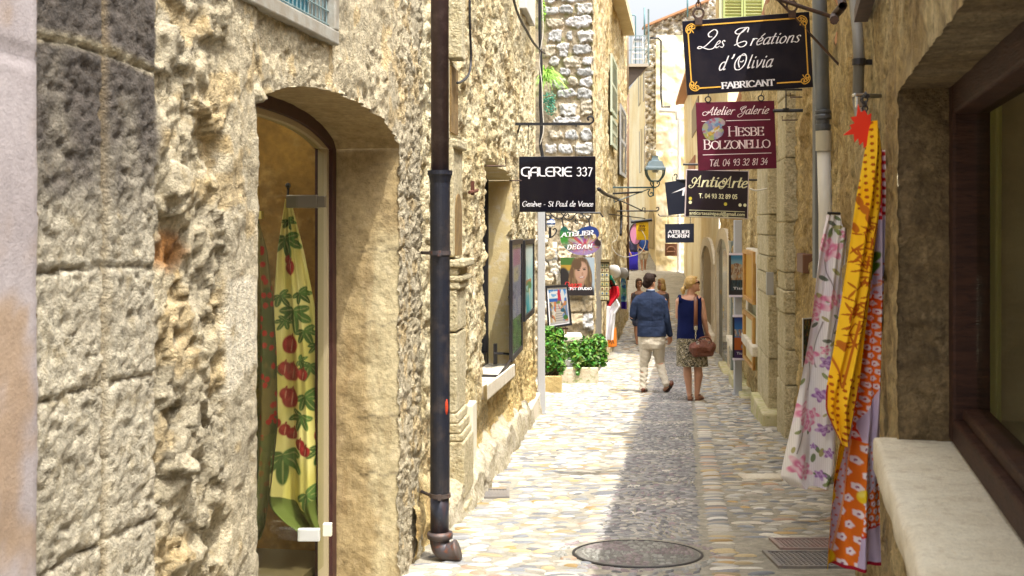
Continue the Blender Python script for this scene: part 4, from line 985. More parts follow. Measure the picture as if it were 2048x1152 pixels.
# ================================================================ lettering: a small pen alphabet
GL = {}
def G_(ch, adv, *strokes): GL[ch] = (adv, strokes)
L_ = lambda *p: ('l', p); C_ = lambda *p: ('c', p)
G_('A', .78, L_((.02, 0), (.39, 1)), L_((.39, 1), (.76, 0)), L_((.16, .36), (.62, .36)))
G_('B', .66, L_((.08, 0), (.08, 1)), C_((.08, 1), (.38, .99), (.53, .77), (.38, .54), (.08, .53)), C_((.08, .53), (.42, .52), (.6, .27), (.42, .01), (.08, 0)))
G_('C', .76, C_((.7, .8), (.55, .97), (.33, .98), (.08, .75), (.04, .4), (.2, .06), (.5, .01), (.71, .2)))
G_('D', .76, L_((.08, 0), (.08, 1)), C_((.08, 1), (.42, .98), (.68, .72), (.68, .28), (.42, .02), (.08, 0)))
G_('E', .6, L_((.08, 0), (.08, 1)), L_((.08, 1), (.55, 1)), L_((.08, .53), (.46, .53)), L_((.08, 0), (.56, 0)))
G_('F', .58, L_((.08, 0), (.08, 1)), L_((.08, 1), (.55, 1)), L_((.08, .5), (.46, .5)))
G_('G', .8, C_((.7, .8), (.52, .98), (.28, .95), (.06, .65), (.1, .25), (.38, .0), (.7, .12)), L_((.7, .12), (.7, .46)), L_((.45, .46), (.7, .46)))
G_('H', .76, L_((.08, 0), (.08, 1)), L_((.66, 0), (.66, 1)), L_((.08, .52), (.66, .52)))
G_('I', .26, L_((.13, 0), (.13, 1)))
G_('L', .56, L_((.08, 1), (.08, 0)), L_((.08, 0), (.52, 0)))
G_('M', .92, L_((.08, 0), (.08, 1)), L_((.08, 1), (.46, .15)), L_((.46, .15), (.84, 1)), L_((.84, 1), (.84, 0)))
G_('N', .78, L_((.08, 0), (.08, 1)), L_((.08, 1), (.68, 0)), L_((.68, 0), (.68, 1)))
G_('O', .84, C_((.42, 1), (.1, .82), (.05, .4), (.25, .05), (.55, .02), (.79, .35), (.74, .8), (.42, 1)))
G_('P', .62, L_((.08, 0), (.08, 1)), C_((.08, 1), (.42, .98), (.56, .74), (.42, .48), (.08, .46)))
G_('R', .68, L_((.08, 0), (.08, 1)), C_((.08, 1), (.42, .98), (.55, .75), (.42, .52), (.08, .5)), L_((.3, .5), (.64, 0)))
G_('S', .58, C_((.5, .84), (.36, .99), (.14, .92), (.08, .72), (.3, .52), (.51, .32), (.46, .08), (.24, .0), (.06, .18)))
G_('T', .66, L_((.33, 0), (.33, 1)), L_((.02, 1), (.64, 1)))
G_('V', .72, L_((.02, 1), (.36, 0)), L_((.36, 0), (.7, 1)))
G_('Z', .64, L_((.06, 1), (.58, 1)), L_((.58, 1), (.05, 0)), L_((.05, 0), (.6, 0)))
G_('a', .5, C_((.42, .5), (.3, .62), (.1, .5), (.05, .22), (.16, .01), (.34, .12), (.43, .45)), C_((.44, .62), (.4, .2), (.44, .02), (.54, .1)))
G_('c', .42, C_((.38, .5), (.26, .62), (.07, .42), (.06, .16), (.2, .0), (.42, .12)))
G_('d', .52, C_((.42, .5), (.3, .62), (.1, .5), (.05, .22), (.16, .01), (.34, .12), (.43, .45)), C_((.47, 1.05), (.42, .4), (.42, .05), (.54, .08)))
G_('e', .44, C_((.06, .28), (.3, .36), (.38, .5), (.26, .63), (.1, .48), (.05, .2), (.18, .0), (.42, .14)))
G_('i', .26, C_((.1, .6), (.12, .2), (.15, .02), (.27, .1)), L_((.14, .84), (.16, .88)))
G_('l', .26, C_((.12, 1.05), (.1, .4), (.12, .04), (.26, .1)))
G_('n', .54, L_((.08, .6), (.08, 0)), C_((.08, .35), (.22, .6), (.38, .58), (.4, .3), (.42, .03), (.54, .1)))
G_('o', .5, C_((.26, .62), (.08, .48), (.06, .16), (.22, .0), (.4, .12), (.43, .44), (.26, .62)))
G_('r', .38, L_((.08, .6), (.08, 0)), C_((.08, .36), (.2, .58), (.36, .56)))
G_('s', .4, C_((.34, .52), (.22, .62), (.09, .5), (.2, .34), (.33, .18), (.24, .01), (.05, .08)))
G_('t', .32, C_((.16, .92), (.12, .4), (.15, .04), (.3, .1)), L_((.0, .62), (.3, .64)))
G_('u', .52, C_((.08, .6), (.08, .2), (.2, .0), (.36, .14), (.42, .5)), C_((.43, .6), (.41, .2), (.44, .02), (.54, .1)))
G_('v', .46, C_((.06, .6), (.16, .2), (.2, .02)), C_((.2, .02), (.36, .3), (.42, .62)))
G_('0', .56, C_((.28, 1), (.08, .8), (.05, .3), (.2, .0), (.42, .1), (.5, .6), (.4, .95), (.28, 1)))
G_('1', .34, L_((.06, .8), (.2, 1)), L_((.2, 1), (.2, 0)))
G_('2', .54, C_((.06, .76), (.2, .98), (.42, .9), (.42, .6), (.2, .25), (.04, 0)), L_((.04, 0), (.5, .02)))
G_('3', .52, C_((.06, .88), (.26, 1), (.44, .84), (.36, .6), (.18, .53)), C_((.18, .53), (.42, .48), (.48, .2), (.3, .0), (.04, .1)))
G_('4', .56, L_((.36, 1), (.04, .34)), L_((.04, .34), (.52, .36)), L_((.42, .62), (.36, 0)))
G_('8', .54, C_((.28, .55), (.1, .72), (.2, .97), (.4, .93), (.42, .7), (.2, .45), (.08, .2), (.24, .0), (.45, .12), (.44, .38), (.28, .55)))
G_('9', .52, C_((.44, .75), (.3, .98), (.1, .85), (.12, .55), (.32, .52), (.45, .78), (.42, .4), (.3, 0)))
G_('.', .2, L_((.08, .02), (.1, .06))); G_('-', .4, L_((.08, .36), (.3, .36))); G_("'", .2, C_((.14, 1.05), (.13, .9), (.06, .78))); G_(' ', .36)
G_('7', .5, L_((.04, .98), (.46, .98)), L_((.46, .98), (.18, 0)))
# flourished script capitals
SCR = {
    'L': (.95, [C_((.44, .68), (.26, .7), (.2, .9), (.5, 1.1), (.72, .96), (.66, .7), (.38, .4), (.1, .14), (-.22, .02), (-.34, .09), (-.2, .15), (.1, .03), (.4, -.06), (.66, .0), (.78, .2))]),
    'C': (.98, [C_((.84, .78), (.86, 1.0), (.62, 1.02), (.3, .98), (.12, .82), (.28, .7), (.56, .8), (.78, 1.02)), C_((.66, .96), (.36, .62), (.3, .24), (.48, .0), (.74, .02), (.86, .18), (.74, .28), (.4, .2), (.18, .1))]),
    'O': (.92, [C_((.62, .92), (.3, .88), (.06, .48), (.14, .06), (.46, .02), (.74, .34), (.78, .78), (.58, 1.02), (.36, .86), (.28, .5), (.4, .16)), C_((.4, .52), (.52, .5), (.62, .58))]),
    'A': (.92, [C_((-.02, .3), (-.3, .46), (-.62, .34), (-.6, .08), (-.3, -.04), (.1, .26), (.42, .7), (.66, 1.1)), C_((.66, 1.1), (.6, .6), (.56, .2), (.6, .0), (.72, .08)), C_((.02, .52), (.1, .32), (.36, .36), (.6, .42))]),
    'G': (1.0, [C_((.84, .82), (.88, 1.06), (.58, 1.06), (.24, .9), (.16, .66), (.36, .62), (.66, .82), (.9, 1.0)), C_((.64, .98), (.4, .7), (.38, .36), (.56, .26), (.78, .42), (.84, .56)), C_((.84, .6), (.72, .16), (.4, -.3), (.04, -.34), (-.06, -.12), (.2, .08), (.5, .12))]),
}
def pen(mb, strokes, tf, w, thin=.55, n=7, m=0, lift=0.0):
    """draw strokes as flat ribbons; tf maps (x, y) to a 3-D point and w is the pen width in letter units"""
    for kind, pts in strokes:
        q = [np.array(p, float) for p in (spline(pts, n) if kind == 'c' else pts)]
        if kind == 'l' and len(q) == 2 and np.hypot(*(q[1] - q[0])) < .12: q = [q[0] - (q[1] - q[0]), q[1]]
        N = len(q); ls = []; rs = []
        for i, p in enumerate(q):
            d = q[min(i + 1, N - 1)] - q[max(i - 1, 0)]; l = np.hypot(*d) + 1e-9; d = d / l; nrm = np.array((-d[1], d[0]))
            k = w * (thin + (1 - thin) * abs(d[1] * .94 - d[0] * .34 * 0)); e = d * w * .25 * (-1 if i == 0 else 1 if i == N - 1 else 0)
            ls.append(p + nrm * k / 2 + e); rs.append(p - nrm * k / 2 + e)
        mb.add([tf(*a) for a in ls] + [tf(*a) for a in rs], [(i, i + 1, N + i + 1, N + i) for i in range(N - 1)], m)
def write(mb, text, x0, y0, size, tf2, w=.12, thin=.6, slant=0., track=0., serif=0., caps=None, smallcaps=1., scr=False, stretch=1., m=0):
    """lay text on the baseline from pixel (x0, y0); size is the cap height in pixels; tf2 maps pixels to 3-D; returns the end x"""
    x = x0; acc = {'é': ('e', .72, 1), 'è': ('e', .72, -1)}
    for i, ch in enumerate(text):
        base, ac = (acc[ch][0], acc[ch]) if ch in acc else (ch, None)
        s = size
        if base.islower() and smallcaps != 1.: base = base.upper(); s = size * smallcaps
        adv, stv = GL[base]
        if scr and base in SCR: adv, stv = SCR[base]
        stv = list(stv)
        if ac: stv = stv + [L_((.2, ac[1]), (.2 + .16 * ac[2], ac[1] + .24)) if ac[2] > 0 else L_((.3, ac[1]), (.14, ac[1] + .24))]
        if serif:
            ex = []
            for kd, p in stv:
                if kd == 'l':
                    d = (p[1][0] - p[0][0], p[1][1] - p[0][1])
                    if abs(d[1]) > abs(d[0]) * .8 and abs(d[1]) > .5:
                        for e in p:
                            if e[1] < .05 or e[1] > .95: ex.append(('s', ((e[0] - serif, e[1]), (e[0] + serif, e[1]))))
                    elif abs(d[0]) > .3 and abs(d[1]) < .05 and base in 'EFLTZ':
                        e = p[1]; dy = -.16 if e[1] > .9 else .16 if e[1] < .1 else .09
                        ex.append(('l', (e, (e[0], e[1] + dy))))
                        if base in 'TZ' and e[1] > .9: ex.append(('l', (p[0], (p[0][0], p[0][1] - .16))))
            stv += [('l', q) for k_, q in ex]
        tf = lambda u, v, x=x, s=s: tf2(x + (u + slant * v) * s * stretch, y0 - v * s)
        pen(mb, stv, tf, w * size / s if smallcaps != 1. else w, thin, m=m)
        x += (adv * stretch + track) * s
    return x
def width_of(text, size, **k):
    b = MB(); return write(b, text, 0, 0, size, lambda x, y: (x, y, 0), **k)
def fit(mb, text, xa, xb, ybase, size, tf2, **k):
    st = k.pop('stretch', 1.); w0 = width_of(text, size, stretch=1., **k); return write(mb, text, xa, ybase, size, tf2, stretch=(xb - xa) / w0, **k)
def ftext(body, xa, xb, ya, yb, tf2, shear=0, bold=0, m=None, name='lettering', parent=None, spacing=1.0):
    """plain sans lettering from the built-in typeface, fitted into a pixel box"""
    cu = bpy.data.curves.new('t', 'FONT'); cu.body = body; cu.shear = shear; cu.offset = bold; cu.space_character = spacing; cu.resolution_u = 3
    o = bpy.data.objects.new('t', cu); COL.objects.link(o); dg = bpy.context.evaluated_depsgraph_get(); dg.update()
    me = bpy.data.meshes.new_from_object(o.evaluated_get(dg)); bpy.data.objects.remove(o); bpy.data.curves.remove(cu)
    n = len(me.vertices); co = np.empty(n * 3, np.float32); me.vertices.foreach_get('co', co); co = co.reshape(-1, 3)
    lo, hi = co.min(0), co.max(0); k = (co[:, 0] - lo[0]) / (hi[0] - lo[0]); v = (co[:, 1] - lo[1]) / (hi[1] - lo[1])
    X = xa + (xb - xa) * k; Y = yb + (ya - yb) * v
    me.vertices.foreach_set('co', np.array([tf2(a, b) for a, b in zip(X, Y)], np.float32).ravel()); me.name = name
    me.materials.clear(); me.materials.append(m); me.update()
    return link(name, me, parent)

# ---------------------------------------------------------------- sign boards
class Board:
    """an upright board through four corner pixels at distance D; uv pixels are measured on a straight w x h board"""
    def __init__(s, c, D, dD=0.0): s.c = c; s.D = D; s.dD = dD
    def at(s, u, v, lift=0.0):
        (x0, y0), (x1, y1), (x2, y2), (x3, y3) = s.c
        x = (x0 * (1 - u) + x1 * u) * (1 - v) + (x3 * (1 - u) + x2 * u) * v; y = (y0 * (1 - u) + y1 * u) * (1 - v) + (y3 * (1 - u) + y2 * u) * v
        p = P(x, y, s.D); p.y += s.dD * (u - .5) - lift; return p
    def plate(s, name, mt_, par, th=.02, bevel=.003, e=0.0):
        b = MB(); b.quadbox([s.at(-e, -e), s.at(1 + e, -e), s.at(1 + e, 1 + e), s.at(-e, 1 + e)], (0, th, 0)); return b.build(name, mt_, par, bevel=bevel)
    def pix(s, lift=.003):
        """maps photograph pixels of the board to its surface"""
        (x0, y0), (x1, y1), (x2, y2), (x3, y3) = s.c
        def f(x, y):
            p = P(x, y, s.D); u = (x - x0) / (x1 - x0); p.y += s.dD * (u - .5) - lift; return p
        return f
    def skew(s, lift=.003):
        """maps unsheared board pixels (0..w, 0..h measured from the top left corner along its edges)"""
        (x0, y0), (x1, y1), (x2, y2), (x3, y3) = s.c; W = math.hypot(x1 - x0, y1 - y0); H = math.hypot(x3 - x0, y3 - y0); s.W, s.H = W, H
        return lambda x, y: s.at(x / W, y / H, lift)
def ring(mb, c, r, t=.006, n=14, m=0, ax='x'):
    pts = [Vector(c) + (Vector((0, math.cos(a), math.sin(a))) if ax == 'x' else Vector((math.cos(a), 0, math.sin(a)))) * r for a in [2 * math.pi * k / n for k in range(n)]]
    mb.tube(pts, t, 6, m, closed=True)
def chain(mb, a, b_, n, r=.02, t=.004):
    a, b_ = Vector(a), Vector(b_)
    for i in range(n):
        c = a.lerp(b_, (i + .5) / n); L = (b_ - a).length / n * .66; ax = Vector((0, 1, 0)) if i % 2 else Vector((1, 0, 0))
        pts = [c + ax * math.cos(q) * r * .6 + Vector((0, 0, 1)) * math.sin(q) * L for q in [2 * math.pi * k / 10 for k in range(10)]]
        mb.tube(pts, t, 5, closed=True)
m_ink = mat('white sign paint', (.82, .8, .84), .5); m_gold = mat('gold leaf paint', (.75, .42, .07), .4); m_creamink = mat('cream sign paint', (.8, .77, .5), .5)
m_signblue = mat('blue black enamel', (.008, .008, .017), .32, spec=.3, c2=(.018, .016, .024), vscale=5, bump=.1, bscale=30); m_bordeaux = mat('bordeaux enamel', (.12, .012, .035), .45, spec=.3, c2=(.09, .012, .028), vscale=5, var=.08)
m_signblk = mat('aubergine black enamel', (.014, .008, .018), .4, c2=(.022, .015, .024), vscale=4, bump=.1); m_signnavy = mat('navy enamel', (.008, .012, .028), .38, c2=(.013, .017, .032), vscale=4, bump=.1); m_edge = mat('pale sign edge', (.6, .5, .52), .5)

# hand-lettered black board with gold border
B1 = Board([(1362, 45), (1623, 20), (1631, 172), (1372, 192)], 8.2, .12)
s1 = root('hanging_sign', 'large tilted black sign with gold border and white script, topmost on the right', 'sign', B1.at(.5, 0))
B1.plate('board', m_signblue, s1, .018); f = B1.skew(); W, H = B1.W, B1.H
b = MB()
def gline(x0, y0, x1, y1, t=2.6): 
    d = math.hypot(x1 - x0, y1 - y0); nx_, ny_ = -(y1 - y0) / d * t / 2, (x1 - x0) / d * t / 2
    b.add([f(x0 + nx_, y0 + ny_), f(x1 + nx_, y1 + ny_), f(x1 - nx_, y1 - ny_), f(x0 - nx_, y0 - ny_)], [(0, 1, 2, 3)])
gline(26, 11, W - 24, 11); gline(10, 24, 10, H - 24); gline(W - 10, 26, W - 10, H - 24); gline(24, H - 12, 70, H - 12); gline(186, H - 12, W - 24, H - 12)
b.build('border', m_gold, s1)
for cx, cy_, sx_, sy_ in ((16, 17, 1, 1), (W - 16, 17, -1, 1), (16, H - 17, 1, -1), (W - 16, H - 17, -1, -1)):
    b = MB(); T = lambda u, v: f(cx + sx_ * u, cy_ + sy_ * v)
    pen(b, [C_((9, -6), (2, -10), (-7, -6), (-10, 2), (-6, 9), (-1, 6), (-3, 1), (-6, 3)), C_((9, -6), (8, -1), (3, 0), (2, -4), (5, -4)), C_((-3, -2), (1, 2), (5, 8)), C_((-8, 6), (-5, -3), (4, -7))], T, 2.0, .9, n=5)
    b.build('corner_scroll', m_gold, s1)
b = MB()
x = write(b, 'L', 38, 58, 33, f, w=.075, thin=.5, slant=.25, scr=True); fit(b, 'es', 62, 82, 58, 22, f, w=.1, thin=.5, slant=.42, track=.06)
b.build('lettering', m_ink, s1); b = MB(); write(b, 'C', 96, 59, 36, f, w=.07, thin=.55, slant=.2, scr=True); fit(b, 'réations', 134, 241, 58, 22, f, w=.1, thin=.5, slant=.42, track=.06)
b.build('lettering', m_ink, s1)
b = MB(); write(b, "d", 66, 103, 26, f, w=.1, thin=.5, slant=.42); write(b, "'", 86, 103, 28, f, w=.12, thin=.6, slant=.4); b.build('lettering', m_ink, s1); b = MB(); write(b, 'O', 97, 104, 30, f, w=.08, thin=.55, slant=.25, scr=True)
fit(b, 'livia', 124, 178, 103, 25, f, w=.1, thin=.5, slant=.42, track=.06); b.build('lettering', m_ink, s1)
b = MB(); fit(b, 'FABRICANT', 72, 184, H - 8, 12, f, w=.2, thin=.55, serif=.1, track=.05); b.build('lettering', m_ink, s1)
for u, px in ((.125, 1397), (.86, 1586)):
    b = MB(); p = B1.at(u, .02); chain(b, P(px, -60, 8.2), p + Vector((0, 0, .09)), 7, .028, .0055); ring(b, p + Vector((0, .0, .055)), .036, .008, ax='z'); b.box(p + Vector((0, 0, .0)), (.05, .03, .05)); b.build('chain', m_iron, s1)
b = MB(); e = W1.pt(8.2, 2.76, 0); b.tube([e, P(1380, -60, 8.2)], .014, 8); b.tube([W1.pt(8.3, 2.45, 0), P(1500, -60, 8.2)], .009, 6)
o = b.build('sign_bracket', m_iron); tag(o, 'iron wall bracket carrying the big gold bordered black sign by chains', 'sign bracket')

# bordeaux gallery sign
B2 = Board([(1390, 206), (1551, 200), (1556, 336), (1395, 342)], 11.0, .1)
s2 = root('hanging_sign', 'bordeaux red sign with a painted palette emblem, white capitals and phone number', 'sign', B2.at(.5, 0))
B2.plate('board', m_bordeaux, s2, .018); f = B2.skew(); W, H = B2.W, B2.H
def rule(b, x0, x1, y, t=1.3): b.add([f(x0, y - t / 2), f(x1, y - t / 2), f(x1, y + t / 2), f(x0, y + t / 2)], [(0, 1, 2, 3)])
m_pink = mat('pale pink sign paint', (.85, .72, .74), .5)
b = MB(); write(b, 'A', 22, 26, 15, f, w=.1, thin=.5, slant=.25, scr=True); fit(b, 'telier', 33, 77, 26, 16, f, w=.11, thin=.5, slant=.4, track=.05)
b.build('lettering', m_pink, s2); b = MB(); write(b, 'G', 86, 26, 15, f, w=.1, thin=.5, slant=.22, scr=True); fit(b, 'alerie', 99, 148, 26, 16, f, w=.11, thin=.5, slant=.4, track=.05); b.build('lettering', m_pink, s2)
for a_ in ((10, 20, 38), (60, 151, 38), (10, 151, 105)): b = MB(); rule(b, *a_); b.build('ruled_line', m_pink, s2)
b = MB(); fit(b, 'Hesbe', 64, 138, 69, 19, f, w=.13, thin=.35, serif=.1, smallcaps=.86, track=.03); b.build('lettering', m_pink, s2); b = MB(); fit(b, 'Bolzonello', 13, 150, 94, 19, f, w=.13, thin=.35, serif=.1, smallcaps=.84, track=.02); b.build('lettering', m_pink, s2)
b = MB(); fit(b, 'Tél. 04 93 32 81 34', 22, 142, 128, 13, f, w=.12, thin=.75, slant=.2, track=.05); b.build('lettering', m_pink, s2)
# palette: outline with painted patches
def palette_mesh(name, outline, holes, tf, paint, par, n=46, th=0.0, m=None):
    xs_ = [p[0] for p in outline]; ys_ = [p[1] for p in outline]
    gx, gy = np.meshgrid(np.linspace(min(xs_), max(xs_), n), np.linspace(min(ys_), max(ys_), n))
    # point in polygon
    def inside(x, y, poly):
        c = np.zeros(x.shape, bool); j = len(poly) - 1
        for i in range(len(poly)):
            xi, yi = poly[i]; xj, yj = poly[j]; k = ((yi > y) != (yj > y)) & (x < (xj - xi) * (y - yi) / (yj - yi + 1e-12) + xi); c ^= k; j = i
        return c
    q = gridq(n, n); cxm = gx.ravel()[q].mean(1); cym = gy.ravel()[q].mean(1); k = inside(cxm, cym, outline)
    for hx, hy, hrx, hry in holes: k &= ((cxm - hx) / hrx) ** 2 + ((cym - hy) / hry) ** 2 > 1
    V = np.array([tf(a, c) for a, c in zip(gx.ravel(), gy.ravel())])
    o = np_mesh(name, V, q[k], m or m_print, par, paint(gx, gy), smooth=False)
    if th: s_ = o.modifiers.new('th', 'SOLIDIFY'); s_.thickness = th; s_.offset = 0
    return o
def blotch(X, Y, cols, sc, seed):
    f1, f2, idd = worley(X * sc + .5 * fbm(X * sc, Y * sc, seed=seed), Y * sc + .5 * fbm(X * sc + 7, Y * sc, seed=seed), seed=seed)
    return np.asarray(cols)[(idd * len(cols) * .999).astype(int)]
out = spline([(11, 58), (14, 44), (28, 34), (46, 32), (57, 38), (57, 46), (50, 50), (55, 58), (50, 68), (36, 75), (20, 74)], 6, True)
def paintP(X, Y):
    c = blotch(X, Y, [(.3, .3, .5), (.45, .4, .55), (.2, .3, .5), (.5, .15, .25), (.5, .5, .3), (.35, .5, .6), (.6, .5, .6), (.55, .4, .45)], .16, 300)
    g2 = (Y > 62)[..., None] * (X < 34)[..., None]; c = np.where(g2, blotch(X, Y, [(.6, .55, .1), (.4, .5, .2), (.55, .5, .25)], .18, 301), c)
    br = (np.abs((Y - 66) + (X - 22) * .62) < 4.5) & (X > 20) & (X < 47); c = np.where(br[..., None], blotch(X, Y, [(.8, .55, .1), (.75, .72, .65), (.6, .35, .05)], .22, 302), c)
    return c
palette_mesh('palette_emblem', [tuple(p) for p in out], [], B2.skew(.004), paintP, s2, 40)
for u in (.155, .83):
    b = MB(); p = B2.at(u, 0); ring(b, p + Vector((0, .0, .025)), .026, .006, ax='z'); b.tube([p + Vector((0, 0, .05)), p + Vector((.01 if u < .5 else .02, 0, .12))], .004, 5); b.build('hook', m_black, s2)
b = MB(); e = W2.pt(11.0, zat(11, 221), 0); b.tube([e, P(1380, 179, 11) * 0 + Vector((P(1552, 221, 11).x - .02, 11.03, zat(11, 221)))], .016, 8); b.lathe([(.03, 0), (.03, .02)], P(1572, 221, 11), 10)
b.tube([W2.pt(11.05, zat(11, 178), 0), P(1385, 178, 11.02)], .010, 6); b.tube([P(1572, 221, 11.02), P(1572, 178, 11.02)], .006, 6)
o = b.build('sign_bracket', m_black); tag(o, 'black iron rod bracket holding the bordeaux gallery sign', 'sign bracket')

# antiques sign
B3 = Board([(1372, 340), (1499, 342), (1497, 437), (1369, 433)], 13.4, .12)
s3 = root('hanging_sign', 'dark sign with cream script, phone number, round dots and an e-mail address', 'sign', B3.at(.5, 0))
B3.plate('edge', m_edge, s3, .016, e=.012); b = MB(); b.quadbox([B3.at(.006, .008, .003), B3.at(.994, .008, .003), B3.at(.994, .992, .003), B3.at(.006, .992, .003)], (0, .01, 0)); b.build('board', m_signblk, s3)
f = B3.skew(.006)
ANT = {'A': (.8, [C_((-.12, .06), (-.24, .12), (-.3, .0), (-.14, -.14), (.1, .02), (.34, .5), (.62, 1.0)), C_((.62, 1.0), (.6, .5), (.62, .0)), C_((.02, .3), (-.1, .56), (.12, .82), (.3, .62), (.14, .3), (.3, .3), (.6, .3)), L_((.5, 0), (.76, 0))])}
SCR_keep = SCR['A']; SCR['A'] = ANT['A']
b = MB()
write(b, 'A', 12, 33, 22, f, w=.09, thin=.4, slant=.14, scr=True); fit(b, 'ntic', 29, 76, 33, 21, f, w=.13, thin=.4, slant=.2)
b.build('lettering', m_creamink, s3); b = MB(); write(b, 'A', 74, 33, 22, f, w=.09, thin=.4, slant=.14, scr=True); fit(b, 'rte', 92, 124, 33, 21, f, w=.13, thin=.4, slant=.2)
b.build('lettering', m_creamink, s3); SCR['A'] = SCR_keep
ftext('T. 04 93 32 89 05', 26, 105, 46, 56, f, bold=.02, m=m_creamink, parent=s3)
ftext('anticartesaintpaul@gmail.com', 8, 121, 81.5, 91, f, bold=.015, m=m_creamink, parent=s3)
for y in (80, 92): b = MB(); b.add([f(7, y - .5), f(121, y - .5), f(121, y + .5), f(7, y + .5)], [(0, 1, 2, 3)]); b.build('ruled_line', m_creamink, s3)
m_yel = mat('yellow sign dot', (.62, .52, .06), .5)
for x, y, mm in ((9, 57, m_yel), (9, 64.5, m_creamink), (81, 66, m_yel), (111, 67, m_creamink), (121, 67, m_creamink)):
    b = MB(); b.add([f(x + 3.4 * math.cos(a), y + 3.4 * math.sin(a)) for a in np.arange(12) * math.pi / 6], [tuple(range(12))]); b.build('dot', mm, s3)
for u in (.2, .85): b = MB(); b.tube([B3.at(u, 0), B3.at(u, -.12)], .004, 5); b.build('hook', m_black, s3)
b = MB(); b.tube([W2.pt(13.4, zat(13.4, 329), 0), P(1366, 329, 13.42)], .012, 6); o = b.build('sign_bracket', m_black); tag(o, 'thin black rod bracket directly above the sign with cream script and dots', 'sign bracket')

# cropped T atelier sign behind
B4 = Board([(1329, 365), (1395, 355), (1399, 424), (1336, 431)], 16.0, .08)
s4 = root('hanging_sign', 'slanting navy sign with a white brush stroke half hidden behind the dotted sign', 'sign', B4.at(.5, 0))
B4.plate('board', m_signnavy, s4, .016); f = B4.pix(.004)
b = MB(); b.add([f(1342, 387), f(1370, 374), f(1384, 371), (f(1371, 378))], [(0, 1, 2, 3)]); b.add([f(1366, 377), f(1371, 377), f(1364.6, 407), f(1362, 405)], [(0, 1, 2, 3)])
b.add([f(1342, 407), f(1346, 407), f(1344, 404)], [(0, 1, 2)]); b.build('brush_stroke', m_ink, s4)
ftext('Atelier', 1342, 1387, 418, 425.5, lambda x, y: f(x, y - (x - 1342) * .08), bold=.01, m=m_ink, parent=s4, spacing=1.25)
b = MB(); b.tube([B4.at(.25, 0), B4.at(.25, -.14)], .004, 5); b.build('hook', m_black, s4)
b = MB(); b.tube([W2.pt(16, zat(16, 360), 0), P(1352, 360, 16)], .014, 6); b.tube([P(1352, 360, 16)] + [P(1352 - 1 - 3 * math.sin(a) , 352 - 4 * math.cos(a) , 16) for a in np.linspace(-2.6, 1.5, 9)], .008, 6)
o = b.build('sign_bracket', m_black); tag(o, 'black rod bracket with a small curl holding the slanting navy sign', 'sign bracket')

B5 = Board([(1330, 448), (1388, 447), (1388, 485), (1331, 486)], 19.0)
s5 = root('hanging_sign', 'small navy sign with two lines of white capitals below the slanting sign', 'sign', B5.at(.5, 0))
B5.plate('board', m_signnavy, s5, .016); f = B5.pix(.004)
b = MB(); fit(b, 'ATELIER', 1336, 1381, 466.5, 5.8, f, w=.2, thin=.8, track=.05); b.build('lettering', m_ink, s5); b = MB(); fit(b, 'MORIN', 1336, 1381, 473.8 + 1.4, 6.6, f, w=.2, thin=.8, track=.08); b.build('lettering', m_ink, s5)
b = MB(); chain(b, P(1336, 433, 19), P(1336, 448, 19), 5, .012, .003); b.build('chain', m_black, s5); b = MB(); chain(b, P(1381, 433, 19), P(1381, 447, 19), 5, .012, .003); b.build('chain', m_black, s5)
b = MB(); b.tube([W2.pt(19, zat(19, 432), 0), P(1320, 432, 19), P(1317.5, 430, 19), P(1316.5, 427.5, 19)], .009, 6); o = b.build('sign_bracket', m_black); tag(o, 'thin iron rod from the right wall holding the small navy sign by chains', 'sign bracket')

# glossy gallery sign on the left
B6 = Board([(1038, 313), (1191, 312.5), (1191, 424), (1039, 424)], 11.9)
s6 = root('hanging_sign', 'glossy black sign with white lettering hanging on the left before the grey post', 'sign', B6.at(.5, 0))
m_gloss = mat('black perspex', (.006, .006, .012), .05, spec=.5)
B6.plate('board', m_gloss, s6, .012); f = B6.pix(.003)
DEC = {'G': (.82, [C_((.78, .98), (.4, 1.0), (.1, .84), (.02, .5), (.1, .16), (.4, .0), (.72, .02)), L_((.72, .56), (.72, -.3))]), 'A': (.82, [C_((.06, 0), (.06, .55), (.2, .9), (.45, 1.0), (.76, 1.0)), L_((.74, 1.0), (.74, 0)), L_((.06, .42), (.74, .42))]), 'L': (.66, [C_((.08, 1), (.08, .3), (.2, .04), (.62, .0))]), 'E': (.74, [C_((.7, 1.0), (.3, 1.0), (.08, .8), (.06, .5), (.08, .2), (.3, .0), (.7, 0)), L_((.06, .52), (.62, .52))]), 'R': (.78, [L_((.08, 0), (.08, 1)), C_((.08, 1), (.5, 1), (.68, .76), (.5, .5), (.2, .5)), L_((.3, .5), (.72, 0))]), 'I': (.26, [L_((.12, 0), (.12, 1))])}
b = MB(); x = 1043.0
tot = sum(DEC[c][0] for c in 'GALERIE'); sx_ = 101 / (tot * 17)
for c in 'GALERIE':
    pen(b, DEC[c][1], lambda u, v, x=x: f(x + u * 17 * sx_, 352 - v * 17), .16, .8, n=6); x += DEC[c][0] * 17 * sx_
b.build('lettering', m_ink, s6); b = MB(); fit(b, '337', 1153, 1186, 352, 17, f, w=.13, thin=.75, slant=.05, track=.12); b.build('lettering', m_ink, s6)
b = MB(); fit(b, 'Genève - St Paul de Vence', 1044, 1187, 413, 10.5, f, w=.13, thin=.4, slant=.16, track=.04); b.build('lettering', m_ink, s6)
for px in (1057, 1152): b = MB(); b.tube([P(px, 250, 11.9), P(px - 1, 313, 11.9)], .0022, 5); b.build('wire', m_steel, s6)
b = MB(); b.box((P(1105, 248, 11.9) + P(1105, 248, 11.9)) / 2, (P(1180, 248, 11.9).x - P(1030, 248, 11.9).x, .03, .026))
